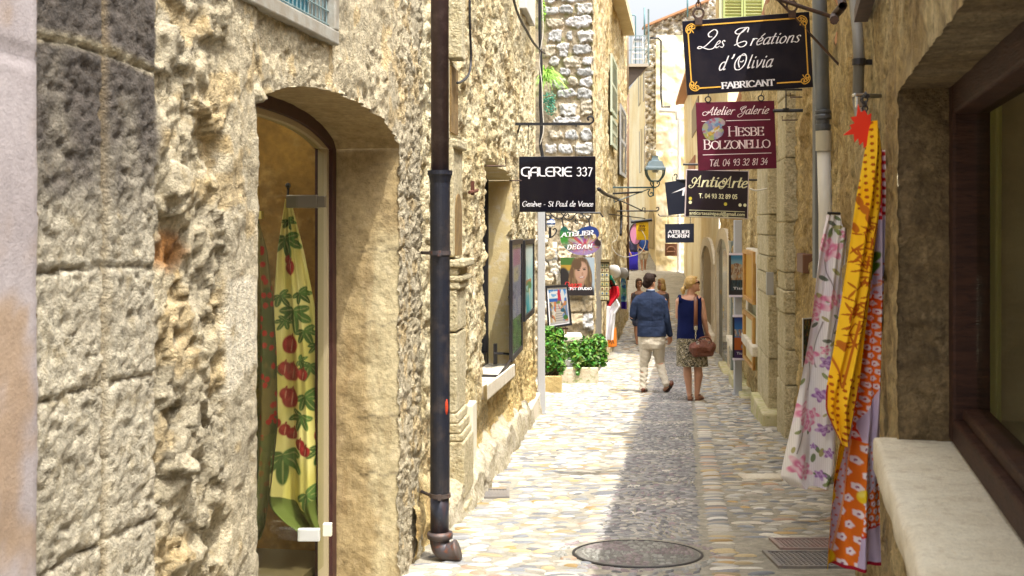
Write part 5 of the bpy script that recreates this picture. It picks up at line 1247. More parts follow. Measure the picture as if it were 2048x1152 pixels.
pts = [P(1178 + x_, 248 - y_, 11.9) for x_, y_ in ((-4, 0), (2, .8), (7, 3.5), (9, 8), (8, 12.5), (4, 15), (0, 14.5), (-2.5, 12), (-2, 9), (.5, 8))]
b.tube([Vector(p) for p in spline(pts, 5)], .010, 6); b.tube([W2.pt(12, 0, 0) * 0 + np.array(P(1040, 250, 11.9)), WB.pt(12.2, zat(11.9, 262), 0)], .01, 6)
for px in (1057, 1152): b.box(P(px, 250, 11.88), (.014, .05, .04))
o = b.build('sign_bracket', m_black); tag(o, 'flat black iron arm with a scrolled tip above the glossy black sign', 'sign bracket')

# palette-shaped studio sign with wrought iron bracket
s7 = root('hanging_sign', 'colourful palette shaped sign with white letters hanging above the portrait poster', 'sign', P(1160, 480, 18.5))
out = spline([(1120, 466), (1124, 455), (1131, 453), (1138, 460), (1150, 463), (1163, 456), (1178, 452), (1192, 456), (1198, 466), (1196, 478), (1201, 484), (1200, 493), (1190, 504), (1172, 510), (1150, 508), (1133, 499), (1122, 484)], 6, True)
def paintD(X, Y):
    k = (X - 1118) / 84; v = (Y - 452) / 60; n = fbm(X * .08, Y * .08, o=4, seed=310); d = np.hypot((k - .62), (v - .72) * .8)
    c = lerp((.01, .15, .12), (.01, .05, .3), sstep(.3, .7, k + .1 * n))
    gr_ = sstep(.2, .0, np.abs(v - .4) + .3 * np.abs(k - .2) - .08 + .1 * n); c = c * (1 - gr_[..., None]) + np.array((.06, .35, .03)) * gr_[..., None]
    rays = blotch(np.arctan2(v - .72, k - .62) * 12, d * 6, [(.7, .1, .05), (.75, .4, .55), (.8, .35, .05), (.6, .05, .2), (.7, .65, .5), (.4, .2, .55)], .8, 311)
    w = sstep(.5, .2, d + .12 * n); c = c * (1 - w[..., None]) + rays * w[..., None]
    lo = sstep(.78, .95, v + .1 * n); c = c * (1 - lo[..., None]) + np.array((.42, .3, .62)) * lo[..., None]
    dk = sstep(.16, .08, np.hypot(k - .95, (v - .55) * .8)); return c * (1 - dk[..., None]) + np.array((.03, .005, .01)) * dk[..., None]
palette_mesh('board', [tuple(p) for p in out], [(1186, 473, 6, 5.5), (1172, 474, 4, 4)], lambda x, y: P(x, y, 18.5), paintD, s7, 90, .02)
f = lambda x, y: P(x, y, 18.5, .016)
b = MB(); fit(b, 'ATELIER', 1122.5, 1192, 474, 9, lambda x, y: f(x, y - (x - 1122) * .07), w=.2, thin=.6, serif=.12, slant=.1, track=.14); b.build('lettering', mat('white raised letters', (.85, .85, .85), .5), s7); b = MB(); fit(b, 'DEGAN', 1134, 1187, 499, 9, lambda x, y: f(x, y - (x - 1134) * .05), w=.2, thin=.6, serif=.12, slant=.2, track=.3); b.build('lettering', mat('white raised letters', (.85, .85, .85), .5), s7)
for px, y in ((1127, 454), (1180, 452)): b = MB(); b.tube([P(px - 3, 437, 18.5), P(px, y + 1, 18.5)], .012, 6); b.build('hook', m_black, s7)
b = MB(); D7 = 18.5
b.tube([P(1088, 424, D7), P(1200, 426, D7), P(1206, 434, D7)], .014, 6)
for pts in ([(1100, 426), (1108, 434), (1120, 438), (1127, 432), (1122, 426)], [(1131, 426), (1128, 434), (1136, 440), (1145, 437), (1150, 430), (1158, 425), (1165, 428), (1166, 434), (1160, 436), (1158, 432)], [(1131, 432), (1135, 428), (1138, 431), (1136, 434)], [(1160, 427), (1170, 432), (1176, 439), (1180, 436), (1180, 430), (1176, 430)], [(1152, 437), (1150, 444), (1154, 447), (1156, 444), (1154, 442)], [(1092, 428), (1091, 436), (1096, 440), (1100, 436), (1098, 432)]):
    b.tube([Vector(p) for p in spline([P(x_, y_, D7) for x_, y_ in pts], 5)], .010, 5)
b.tube([P(1090, 426, D7), P(1092, 462, D7)], .012, 6); o = b.build('sign_bracket', m_black); tag(o, 'wrought iron bracket of curling scrolls above the palette sign', 'sign bracket')

# yellow sign far up the street, with a pink oval beside it
s8 = root('hanging_sign', 'small bright yellow sign with dark slanted letters hanging up the street', 'sign', P(1284, 443, 30))
B8 = Board([(1272, 444), (1297, 444), (1297, 480), (1273, 480)], 30); B8.plate('board', mat('bright yellow enamel', (.8, .5, .005), .5), s8, .03); f = B8.pix(.01)
b = MB(); fit(b, 'BEIN', 1277, 1290, 454.5, 4.6, f, w=.2, thin=.8, slant=.25, track=.1); b.build('lettering', mat('brown paint', (.16, .05, .01), .6), s8); b = MB(); fit(b, 'GSTE', 1275, 1291, 461.5, 4.6, f, w=.2, thin=.8, slant=.25, track=.1); b.build('lettering', mat('brown paint', (.16, .05, .01), .6), s8)
b = MB(); b.tube([P(1262, 444, 30), P(1304, 440, 30)], .04, 6); b.tube([P(1278, 441, 30), P(1278, 445, 30)], .02, 5); b.build('hanger', m_black, s8)
s9 = root('hanging_sign', 'pink oval sign with a dark rim hanging beside the yellow sign', 'sign', P(1273, 468, 31))
b = MB(); b.lathe([(.001, 0), (.2, 0), (.2, .03), (.001, .03)], (0, 0, 0), 20); 
for i, v in enumerate(b.v): b.v[i] = tuple(P(1271, 468, 31) + Vector((v[0] * .75, v[2], v[1] * 1.35)))
b.build('board', mat('pink enamel', (.75, .3, .5), .5), s9)
b = MB(); b.tube([P(1271, 468, 31, .02) + Vector((math.cos(a) * .155, 0, math.sin(a) * .28)) for a in np.arange(20) * math.pi / 10], .014, 5, closed=True); b.build('rim', m_black, s9)
# scrolled bare bracket on the left, further up
b = MB(); D9 = 28; b.tube([WC.pt(28, zat(28, 422), 0), P(1312, 422, D9)] + [P(1312 + x_, 422 - y_, D9) for x_, y_ in ((4, 1), (6, 4), (5, 7), (2, 7.5), (1, 5))], .016, 6)
b.tube([WC.pt(28, zat(28, 397), 0), P(1284, 421, D9)], .014, 6); b.tube([P(1284, 421, D9), P(1286, 415, D9), P(1290, 416, D9), P(1290, 426, D9)], .012, 5)
o = b.build('sign_bracket', m_black); tag(o, 'bare iron arm with a curled tip below the street lantern', 'sign bracket')
b = MB(); b.tube([WC.pt(25, zat(25, 428), 0), P(1290, 437, 27)], .012, 6); o = b.build('sign_bracket', m_black); tag(o, 'long thin iron rod slanting over the street above the yellow sign', 'sign bracket')
# ================================================================ downpipes, posts, cables
def pipe_thing(label, D, px, loc_y, group=None): return root('downpipe', label, 'downpipe', (P(px, loc_y, D).x, D, float(gz(D))))
Dp = 6.15; dpx = lambda px, py: P(px, py, Dp)
r = pipe_thing('brown and black iron downpipe on the left wall ending in an elbow above the cobbles', Dp, 880, 1110)
x0 = dpx(880, 0).x; s_ = Dp / F
b = MB(); b.tube([(x0, Dp, zat(Dp, 345)), (x0 - .003, Dp, 4.5)], 18 * s_, 20); b.build('upper_pipe', m_bronze, r, smooth=True)
b = MB(); b.lathe([(25 * s_, zat(Dp, 341)), (25 * s_, zat(Dp, 349)), (23 * s_, zat(Dp, 352)), (20 * s_, zat(Dp, 366)), (19.5 * s_, zat(Dp, 985)), (16 * s_, zat(Dp, 985)), (17 * s_, zat(Dp, 341))], (x0, Dp, 0), 24); b.build('lower_pipe', m_navy, r, smooth=False)
b = MB(); zl = [zat(Dp, y) for y in (985, 1062, 1066, 1080, 1082)]
b.lathe([(18.6 * s_, zl[0]), (18.6 * s_, zl[1])], (x0 - .002, Dp, 0), 24); b.build('worn_section', mat('worn blue black iron', (.035, .04, .06), .4, metal=.3, c2=(.13, .06, .04), c3=(.1, .11, .14), vscale=9, streak=(1, 1, .35)), r, smooth=True)
b = MB(); c = Vector((x0, Dp, zat(Dp, 1076)))
pts = [Vector(p) for p in spline([dpx(x, y) + Vector((0, -k, 0)) for x, y, k in ((879, 1066, 0), (879, 1080, 0), (883, 1094, .01), (893, 1101, .02), (905, 1100, .03), (917, 1096, .035))], 4)]
b.tube(pts, [19.5 * s_] * (len(pts) - 3) + [20 * s_, 21.5 * s_, 21.5 * s_], 20); b.lathe([(25 * s_, 0), (26 * s_, -.012), (25 * s_, -.03), (19 * s_, -.036), (19 * s_, .004)], c + Vector((0, 0, .03)), 22); b.build('elbow', m_castrust, r, smooth=True)
for y in (510, 994):
    b = MB(); z = zat(Dp, y); b.lathe([(21.5 * s_, z), (21.5 * s_, z + .022)], (x0, Dp, 0), 20)
    b.tube([(x0 - 20 * s_, Dp, z + .01), (x0 - 20 * s_ - .05, Dp + .08, z + .01)], .009, 6); b.box((x0, Dp - 21.5 * s_, z + .01), (.016, .02, .03)); b.build('clamp', m_castrust, r)
# red dab of paint on the pipe
b = MB(); b.ball((x0 + 13 * s_, Dp - 12 * s_, zat(Dp, 812)), .022, 12, sc=(.5, .55, 2.1)); b.build('paint_splash', mat('red paint', (.5, .05, .015), .6), r, smooth=True)

b = MB(); Dq = 14.2; z0 = float(gz(Dq)); a, c = P(1075, 828, Dq), P(1090, 828, Dq)
r = root('metal_post', 'pale grey square metal post standing behind the glossy black sign', 'post', ((a.x + c.x) / 2, Dq, z0))
b.box(((a.x + c.x) / 2, Dq, (z0 + zat(Dq, 395)) / 2), (c.x - a.x, .09, zat(Dq, 395) - z0)); b.build('shaft', m_greypost, r, bevel=.008)
b = MB(); b.box(((a.x + c.x) / 2, Dq, z0 + .012), (.12, .12, .03)); b.build('foot', m_greypost, r)
Dr = 17.05; a, c = P(1468, 790, Dr), P(1483, 790, Dr); z0 = float(gz(Dr)); z1 = zat(Dr, 440)
r = root('metal_post', 'pale grey metal post on the right carrying two picture display boards', 'post', ((a.x + c.x) / 2, Dr, z0))
b = MB(); b.box(((a.x + c.x) / 2, Dr, (z0 + z1) / 2), (c.x - a.x, .1, z1 - z0)); b.build('shaft', m_greypost, r, bevel=.008)
b = MB(); b.box(((a.x + c.x) / 2, Dr, z0 + .012), (.14, .14, .03)); b.build('foot', m_greypost, r)

# right hand pipes: zinc into white plastic, and the flat grey duct
Dz = 8.75; xz = P(1649, 0, Dz).x; s_ = Dz / F; sk = lambda y: -10 * s_ + (y / 430) * 12 * s_
r = root('downpipe', 'zinc downpipe with a ribbed joint running into pale plastic pipe on the right wall', 'downpipe', (xz, Dz, float(gz(Dz))))
b = MB(); b.tube([(xz + sk(-250) , Dz, zat(Dz, -250)), (xz + sk(225), Dz, zat(Dz, 225))], 14.5 * s_, 18); b.build('upper_pipe', m_zinc, r, smooth=True)
b = MB(); b.lathe([(14 * s_, zat(Dz, 262)), (16 * s_, zat(Dz, 258)), (16 * s_, zat(Dz, 250)), (13 * s_, zat(Dz, 248)), (13 * s_, zat(Dz, 240)), (16.5 * s_, zat(Dz, 238)), (16.5 * s_, zat(Dz, 232)), (14 * s_, zat(Dz, 228)), (16 * s_, zat(Dz, 226)), (16 * s_, zat(Dz, 222)), (14 * s_, zat(Dz, 220))], (xz + sk(240), Dz, 0), 20); b.build('joint', mat('dark zinc joint', (.11, .12, .14), .45, metal=.5), r, smooth=False)
b = MB(); b.lathe([(15.5 * s_, zat(Dz, 302)), (15.5 * s_, zat(Dz, 262)), (13 * s_, zat(Dz, 262))], (xz + sk(285), Dz, 0), 20); b.build('collar', mat('beige plastic', (.5, .47, .38), .5), r, smooth=False)
b = MB(); b.tube([(xz + sk(300), Dz, zat(Dz, 300)), (xz + sk(430), Dz, zat(Dz, 430)), (xz + sk(430), Dz, float(gz(Dz)))], 13.5 * s_, 18); b.build('lower_pipe', mat('off white plastic', (.66, .65, .62), .45), r, smooth=True)
De = 9.3; a, c = P(1627, 0, De), P(1641, 0, De); b = MB(); b.box(((a.x + c.x) / 2, De, (zat(De, -250) + zat(De, 556)) / 2), (c.x - a.x, .08, zat(De, -250) - zat(De, 556)))
o = b.build('cable_duct', mat('grey duct', (.16, .17, .18), .5), bevel=.006); tag(o, 'flat dark grey vertical duct left of the zinc pipe', 'cable duct')
b = MB(); b.tube([W1.px(1728, -80, .05), W1.px(1735, 20, .05), W1.px(1741, 60, .05), W1.px(1745, 120, .05), W1.px(1743, 160, .05), W1.px(1742, 200, .05), W1.px(1749, 235, .05), W1.px(1764, 262, .03)], .022, 10)
r = root('conduit', 'thick grey cable conduit bending down the right wall above the yellow cloth', 'conduit', W1.px(1745, 120, .05)); b.build('tube', mat('grey conduit', (.17, .16, .14), .55), r, smooth=True)
b = MB(); c = W1.px(1745, 123, .05); b.lathe([(.027, -.012), (.027, .012)], c, 14); b.box(c + Vector((.03, .01, 0)), (.06, .02, .02)); b.build('clip', m_steel, r)
r = root('iron_brace', 'dark iron brace on the right wall above the grey conduit', 'iron brace', W1.px(1760, 0, .05)); b = MB(); b.box(W1.px(1760, 0, .05), (.05, .62, .05), W1.R() @ Matrix.Rotation(RAD(90), 3, 'Z')); b.build('bar', m_iron, r)
b = MB(); b.tube([W1.px(1712, -60, .1), W1.px(1728, 10, .09), W1.px(1722, 30, .12), W1.px(1730, 38, .13)], .02, 8); b.build('hook', m_iron, r)
# gutter pipe behind the signs, with joints
Dg = 14; xg = W2.pt(Dg, 0, .07)[0]; r = root('downpipe', 'thin rusty tan downpipe with joints half hidden behind the bordeaux sign', 'downpipe', (xg, Dg, float(gz(Dg))))
xg = P(1565, 0, Dg).x; b = MB(); b.tube([(xg, Dg, zat(Dg, 20)), (xg, Dg, zat(Dg, 345)), (xg - .03, Dg, zat(Dg, 365)), (xg - .05, Dg, zat(Dg, 380))], .03, 10); b.build('pipe', mat('tan pipe', (.3, .23, .14), .6), r, smooth=True)
for y in (207, 236, 266, 290, 313): b = MB(); b.lathe([(.036, -.008), (.036, .008)], (xg, Dg, zat(Dg, y)), 10); b.build('clip', m_iron, r)
# cables on the left
def cable(label, pts, rad, m=m_black, n=8, sag=False, name='cable'):
    b = MB(); b.tube([Vector(p) for p in spline([tuple(p) for p in pts], n)], rad, 6); o = b.build(name, m, smooth=True); return tag(o, label, 'cable')
cable('black cable hanging down the sunlit wall just right of the downpipe', [WB.px(x, y, .06) for x, y in ((922, -20), (922, 40), (924, 90), (924, 130), (918, 152), (904, 164), (896, 166))], .009)
cable('dark cable running diagonally across the upper sunlit wall', [WB.px(x, y, .06) for x, y in ((1008, -25), (1018, 12), (1028, 38), (1042, 62), (1056, 85), (1070, 100), (1080, 107))], .014)
cable('thick black cable running straight down the corner beside the stone pier', [P(x, y, 14.7) for x, y in ((1080, -120), (1080, 60), (1082, 140), (1081, 200), (1083, 260), (1081, 290), (1085, 320), (1083, 400))], .022)
cable('pale thin wire twisting round the thick black corner cable', [P(x, y, 14.62) for x, y in ((1083, -20), (1086, 60), (1079, 120), (1084, 170), (1085, 215), (1087, 260), (1080, 290))], .006, mat('pale wire', (.6, .56, .48), .6))
cable('black cable bundle drooping along the far left house to the lantern', [WC.px(x, y, .1) for x, y in ((1186, 378), (1200, 388), (1220, 396), (1231, 402), (1234, 425), (1234, 450), (1233, 470))], .035)
b = MB(); 
b.tube([WC.px(1228, 384, .1) * 0 + P(1214, 388, 26), P(1284, 384, 27)], .02, 6); o = b.build('iron_rod', m_black); tag(o, 'straight dark iron rod reaching over the street under the lantern arm', 'iron rod')
cable('pale looped wire dangling in a wide ring by the far left house', [P(x, y, 26) for x, y in ((1236, 470), (1232, 480), (1224, 486), (1225, 496), (1234, 508), (1248, 514), (1264, 512), (1280, 506), (1290, 490), (1290, 474), (1283, 460))], .009, mat('pale wire', (.6, .56, .48), .6))
cable('pale cable strung across the rubble between the gutter pipe and the pilaster', [P(x, y, 13.2) for x, y in ((1500, 378), (1512, 381), (1530, 378), (1540, 376), (1552, 368), (1562, 360), (1582, 359))], .010, mat('pale wire', (.6, .56, .48), .6))
def hook(label, w, px, py, d=.16, up=.05):
    D = w.D(px); b = MB(); b.tube([w.pt(D, zat(D, py), -.02), w.pt(D, zat(D, py), d), w.pt(D, zat(D, py) + up, d)], .006, 6); o = b.build('wall_hook', m_iron); tag(o, label, 'wall hook')
hook('small rusty hook in the sunlit wall above the deep window', WB, 972, 332, .16, .06)
hook('small iron peg in the sunlit wall left of the glossy black sign', WB, 1023, 361, .1, .0)
b = MB(); D = WB.D(934); b.box(WB.pt(D, zat(D, 376), .04), (.02, .025, .1), WB.R()); b.tube([WB.pt(D - .1, zat(D, 386), .03), WB.pt(D + .1, zat(D, 380), .06)], .012, 6); o = b.build('iron_clasp', mat('rust', (.1, .03, .015), .8)); tag(o, 'rusty red iron clasp on the sunlit wall right of the pilaster niche', 'iron clasp')
hook('bent hook on the right wall below the gold bordered black sign', W2, 1612, 194, .14, .04); hook('bent hook on the right wall beside the bordeaux sign', W2, 1594, 240, .14, .04)
b = MB(); D = W2.D(1566); mbox(W2, D, D + .12, zat(D, 590), zat(D, 545), .1, .17, b); o = b.build('electric_box', mat('grey fitting', (.35, .34, .32), .5)); tag(o, 'slim grey electric fitting on the pilasters of the right house', 'electric box')
# pipes at the far end
def simple_pipe(label, pts, rad, m, name='downpipe', cat='downpipe'):
    b = MB(); b.tube(pts, rad, 10); o = b.build(name, m, smooth=True); return tag(o, label, cat)
Dh = 33.3; m_red = mat('rust red pipe', (.3, .1, .07), .6); m_brn = mat('brown pipe', (.16, .09, .05), .6)
simple_pipe('rust red downpipe high on the far left house corner', [P(1246, -80, Dh), P(1246, 80, Dh), P(1249, 112, Dh), P(1255, 120, Dh)], .06, m_red)
simple_pipe('pale downpipe on the far left house corner beside the rust red one', [P(1253, -80, Dh - .1), P(1253.5, 185, Dh - .1)], .06, mat('pale tan pipe', (.5, .42, .33), .6))
simple_pipe('brown downpipe continuing down the far left corner to the lantern', [P(1254.5, 187, Dh - .05), P(1254.5, 560, Dh - .05)], .055, m_brn)
simple_pipe('white downpipe at the far corner house ending in a dark elbow', [P(1358, 205, 49.3), P(1358, 540, 49.3), P(1357, 546, 49.2), P(1354, 547, 49)], .075, mat('white pipe', (.62, .6, .56), .5))
simple_pipe('thin black cable pipe stepping down the far gable', [P(1300, 76, 49.7), P(1316, 76, 49.7), P(1322, 82, 49.7), P(1322, 190, 49.7), P(1324, 214, 49.7), P(1340, 214, 49.7)], .04, m_black)
simple_pipe('white roof gutter on the far corner house', [P(1318, 221, 49.6), P(1350, 221, 49.6), P(1355, 226, 49.5), P(1356, 240, 49.4)], .1, mat('white pipe', (.62, .6, .56), .5), 'gutter', 'gutter')
b = MB(); pbox(b, 1330, 487, 1355, 512, 49.6, .08); r = root('wall_plaque', 'brown carved plaque on the far corner house wall', 'plaque', P(1342, 500, 49.6)); b.build('board', mat('brown plaque', (.17, .07, .035), .6), r)
b = MB(); b.tube([P(1342 + 8 * math.cos(a), 500 - 7 * math.sin(a), 49.5) for a in np.linspace(0, 3.14, 9)], .03, 5); b.tube([P(1334, 503, 49.5), P(1350, 503, 49.5)], .03, 5); b.build('relief', mat('pale carving', (.36, .18, .1), .6), r)
for px, y0, y1, lab in ((1289, 15, 70, 'tall thin antenna pole above the balcony with the ladder'), (1375, -20, 34, 'tall thin antenna pole above the far stone gable')):
    simple_pipe(lab, [P(px, y0, 46), P(px, y1, 46)], .035, mat('teal grey pole', (.1, .2, .22), .5), 'antenna_pole', 'antenna')
simple_pipe('bent metal frame of pipe standing on the high balcony', [P(1256, 30, 43), P(1268, 30, 43), P(1271, 33, 43), P(1271, 128, 43)], .025, mat('teal grey pole', (.1, .2, .22), .5), 'pipe_frame', 'pipe frame')
r = root('step_ladder', 'white step ladder standing on the high balcony', 'ladder', P(1275, 126, 42.8)); b = MB(); Dl = 42.8
for x0_, x1_ in ((1264, 1268), (1287, 1284)): b.tube([P(x0_, 126, Dl), P(x1_, 72, Dl)], .035, 5)
b.build('frame', m_white, r); 
for y in (118, 106, 94, 83):
    b = MB(); b.box(P(1275.5, y, Dl), (.36, .12, .04)); b.build('step', m_white, r)
b = MB(); b.box(P(1276, 79, Dl), (.3, .2, .04)); b.build('top_plate', mat('grey plate', (.15, .16, .18), .5), r)

# ================================================================ street lantern
Dn = 27; s_ = Dn / F; lc = lambda px, py: P(px, py, Dn)
r = root('street_lantern', 'pale blue four sided street lantern on an iron arm from the left house', 'street lantern', lc(1310, 375))
m_blue = mat('pale blue lantern paint', (.22, .32, .39), .45, c2=(.26, .36, .42), vscale=4)
def sq(px, py, half, k=.75): c = lc(px, py); return [c + Vector((sx * half * s_, sy * half * s_ * k, 0)) for sx, sy in ((-1, -1), (1, -1), (1, 1), (-1, 1))]
b = MB(); lv = [sq(1310, 340, 20), sq(1310, 336, 20), sq(1310, 333, 17), sq(1310, 323, 13), sq(1310, 321, 8), sq(1310, 317, 6), sq(1310, 313, 5.5), sq(1310, 311.5, 7)]
b.add([p for q in lv for p in q], [(i * 4 + k, i * 4 + (k + 1) % 4, i * 4 + 4 + (k + 1) % 4, i * 4 + 4 + k) for i in range(len(lv) - 1) for k in range(4)] + [(3, 2, 1, 0), tuple(range(28, 32))]); b.build('cap', m_blue, r)
b = MB(); lo, hi = sq(1310, 362, 9), sq(1310, 339, 18)
for a_, c_ in zip(lo, hi):
    mid = (a_ + c_) / 2 + (c_ - lc(1310, 339)).normalized() * .04; b.tube([Vector(p) for p in spline([c_, mid, a_], 5)], .018, 5)
for q in (lo,): b.tube(q, .016, 5, closed=True)
b.build('frame', mat('dark blue lantern iron', (.05, .1, .11), .5), r)
b = MB(); b.add([*lo, *hi], [(i, (i + 1) % 4, 4 + (i + 1) % 4, 4 + i) for i in range(4)]); b.build('pane', glass('lantern glass', (.92, .95, .95), .05), r)
b = MB(); b.tube([lc(1310, 345), lc(1310, 341)], .07, 10); b.build('bulb', m_white, r)
b = MB(); b.tube([WC.pt(26.6, zat(27, 376), 0), lc(1312, 375)], .018, 6); b.tube([lc(1307, 392), lc(1307, 362)], .014, 6); b.tube([WC.pt(26.7, zat(27, 376), .02), WC.pt(26.7, zat(27, 410), .02)], .014, 6)
for sgn in (-1, 1): b.tube([Vector(p) for p in spline([lc(1310 + sgn * x_, y_) for x_, y_ in ((2, 374), (6, 372), (9, 367), (7, 363), (4, 365), (5, 368))], 5)], .014, 5)
b.tube([Vector(p) for p in spline([lc(x_, y_) for x_, y_ in ((1300, 378), (1296, 386), (1300, 393), (1306, 390), (1304, 385), (1300, 387))], 5)], .014, 5); b.tube([WC.pt(26.7, zat(27, 405), .02), lc(1298, 378)], .012, 5); b.build('arm', m_blue if False else mat('dark blue lantern iron', (.05, .1, .11), .5), r)
# small striped lamp on the pier
r = root('wall_lamp', 'small blue and white striped wall lamp on a scroll bracket beside the palette sign', 'wall lamp', P(1102, 445, 19.6)); c = P(1102, 446, 19.6)
for k, (z0, z1, mm) in enumerate(((-.07, -.03, 'w'), (-.03, .0, 'b'), (.0, .035, 'w'), (.035, .07, 'b'))):
    b = MB(); q = lambda z: math.sqrt(max(.0009, .0056 - z * z)); b.lathe([(q(z0), z0), (q((z0 + z1) / 2), (z0 + z1) / 2), (q(z1), z1)], c, 16); b.build('shade_band', mat('white glass', (.75, .75, .75), .2) if mm == 'w' else mat('blue glass', (.03, .06, .16), .2), r, smooth=True)
b = MB(); b.tube([c + Vector((0, 0, .07)), c + Vector((0, 0, .12)), c + Vector((-.05, .3, .13)), c + Vector((-.05, .8, .13))], .012, 6); b.tube([Vector(p) for p in spline([P(x_, y_, 19.6) for x_, y_ in ((1100, 456), (1098, 466), (1103, 474), (1110, 468), (1113, 461), (1110, 457), (1106, 460))], 5)], .012, 5); b.tube([P(1100, 455, 19.6), P(1100, 476, 19.6)], .022, 6); b.tube([P(1100, 470, 19.6), P(1100, 470, 20.55)], .014, 5); b.build('bracket', m_black, r)
b = MB(); pbox(b, 1105, 484, 1114, 497, 20.45, .05); o = b.build('switch_box', m_cream, bevel=.006); tag(o, 'small beige switch box on the stone pier under the striped lamp', 'switch box')

# ================================================================ pictures
def picture(name, corners, D, paint, par, n=(70, 100), dD=0., lift=.0, m=None):
    B = Board(corners, D, dD); u, v = np.meshgrid(np.linspace(0, 1, n[0]), np.linspace(0, 1, n[1]))
    V = np.array([B.at(a, c, lift) for a, c in zip(u.ravel(), v.ravel())]); return np_mesh(name, V, gridq(n[1], n[0], 0, False), m or m_print, par, paint(u, v), smooth=False)
def put(c, m, colr):
    m = np.asarray(m, float)[..., None]; return c * (1 - m) + np.asarray(colr, float) * m
def ell(u, v, cx, cy_, rx, ry, rot=0., soft=.12):
    a, d = u - cx, v - cy_; ca, sa = math.cos(rot), math.sin(rot); q = np.hypot((a * ca + d * sa) / rx, (-a * sa + d * ca) / ry); return sstep(1 + soft, 1 - soft, q)
def rect(u, v, a, b_, c, d): return ((u > a) & (u < b_) & (v > c) & (v < d)).astype(float)
# studio poster: a smiling woman with long brown hair (any face)
Dq = 20.42
r = root('poster', 'studio poster of a smiling long haired woman in black on the stone pier', 'poster', P(1155, 590, Dq))
b = MB(); pbox(b, 1121, 515, 1189, 591, Dq + .02, .03); b.build('backing', m_white, r)
def paintW(u, v):
    n = fbm(u * 6, v * 6, o=3, seed=320)
    c = lerp((.3, .3, .2), (.55, .66, .75), sstep(.45, .75, u)); c = put(c, ell(u, v, .22, .1, .24, .18), (.08, .2, .03)); c = put(c, rect(u, v, 0, .4, .2, .34), (.6, .36, .04))
    c = put(c, ell(u, v, .08, .62, .2, .36), (.02, .015, .015)); c = put(c, ell(u, v, .5, 1.0, .52, .44), (.02, .012, .015))
    hair = np.maximum(ell(u, v, .58, .26, .27, .3, .0), np.maximum(ell(u, v, .4, .5, .16, .34, .1), ell(u, v, .8, .5, .13, .36, -.1))); c = put(c, hair, (.15, .08, .035)); c = put(c, hair * sstep(.0, .5, fbm(u * 40, v * 5, o=2, seed=321)), (.32, .2, .09))
    c = put(c, ell(u, v, .6, .66, .1, .13), (.5, .27, .17)); c = put(c, ell(u, v, .61, .38, .185, .27, .12), (.62, .36, .24)); c = put(c, ell(u, v, .66, .34, .1, .16, .1, .6) * .6, (.72, .46, .33))
    c = put(c, ell(u, v, .48, .18, .14, .14, .5), (.15, .08, .035))
    for ex in (.53, .7): c = put(c, ell(u, v, ex, .335 - (ex - .53) * .1, .045, .018), (.05, .025, .02)); c = put(c, ell(u, v, ex, .295 - (ex - .53) * .1, .065, .01, -.1), (.1, .05, .025))
    c = put(c, ell(u, v, .645, .43, .03, .05), (.5, .27, .18)); c = put(c, ell(u, v, .62, .52, .085, .026, -.1), (.4, .1, .08)); c = put(c, ell(u, v, .62, .517, .065, .013, -.1), (.85, .8, .75)); c = put(c, ell(u, v, .57, .77, .018, .02), (.7, .6, .45)); return c
picture('portrait', [(1121, 515), (1189, 515), (1189, 591), (1121, 591)], Dq, paintW, r, (90, 110))
f = lambda x, y: P(x, y, Dq, .006)
b = MB(); write(b, 'D', 1127, 576, 12, f, w=.12, thin=.5, slant=.35); x = write(b, 'egan', 1137, 575, 11, f, w=.13, thin=.5, slant=.4) if 'g' in GL else None
G_('g', .5, C_((.42, .5), (.3, .62), (.1, .5), (.05, .22), (.16, .01), (.34, .12), (.43, .45)), C_((.45, .6), (.42, .1), (.36, -.3), (.16, -.36), (.06, -.22)))
x = write(b, 'egan', 1138, 575, 12, f, w=.13, thin=.5, slant=.4); b.build('lettering', mat('red script', (.6, .03, .03), .5), r)
ftext('ARTIST STUDIO', 1128, 1184, 574.5, 580, f, bold=.03, m=m_ink, parent=r)
# painting on the easel
De = 18.3
def town(seed):
    def paint(u, v):
        c = lerp((.05, .25, .62), (.3, .55, .72), sstep(.0, .3, v)); n = fbm(u * 5, v * 5, o=3, seed=seed)
        c = put(c, sstep(.1, .3, fbm(u * 4, v * 12, o=3, seed=seed + 1)) * (v < .25), (.8, .82, .82)); c = put(c, rect(u, v, 0, 1, .26, .42), (.02, .12, .45)); c = put(c, sstep(.02, -.02, .3 + .25 * np.abs(u - .35) - v + .06 * n) * (v < .5), (.1, .25, .06))
        h = blotch(u, v * 1.2, [(.7, .62, .45), (.6, .2, .08), (.75, .72, .65), (.5, .3, .1), (.2, .3, .5), (.6, .42, .2), (.15, .12, .1)], 9, seed + 2); side = np.abs(u - .5) > .08 + .35 * np.clip((.95 - v) * -.6 + .4, 0, .5); c = np.where(((v > .35) & side)[..., None], h, c)
        c = put(c, (v > .42) * (~side) * 1., (.62, .56, .48)); c = put(c, (v > .5) * (~side) * (np.mod(v, .07) < .02) * 1., (.3, .28, .26)); c = put(c, ell(u, v, .58, .28, .1, .3) * (n > -.2), (.6, .02, .05)); c = put(c, ell(u, v, .78, .2, .1, .22), (.75, .74, .72)); c = put(c, ell(u, v, .85, .84, .13, .07), (.04, .16, .03)); c = put(c, ell(u, v, .72, .62, .12, .06), (.02, .12, .18)); return put(c, rect(u, v, -.1, 1.1, .95, 1.1), (.6, .58, .55))
    return paint
r = root('framed_painting', 'black framed painting of a bright village street with steps on a small easel', 'painting', P(1117, 655, De))
cn = [(1090, 571), (1137, 570), (1145, 651), (1095, 657)]
B = Board(cn, De, .15); fr_ = MB()
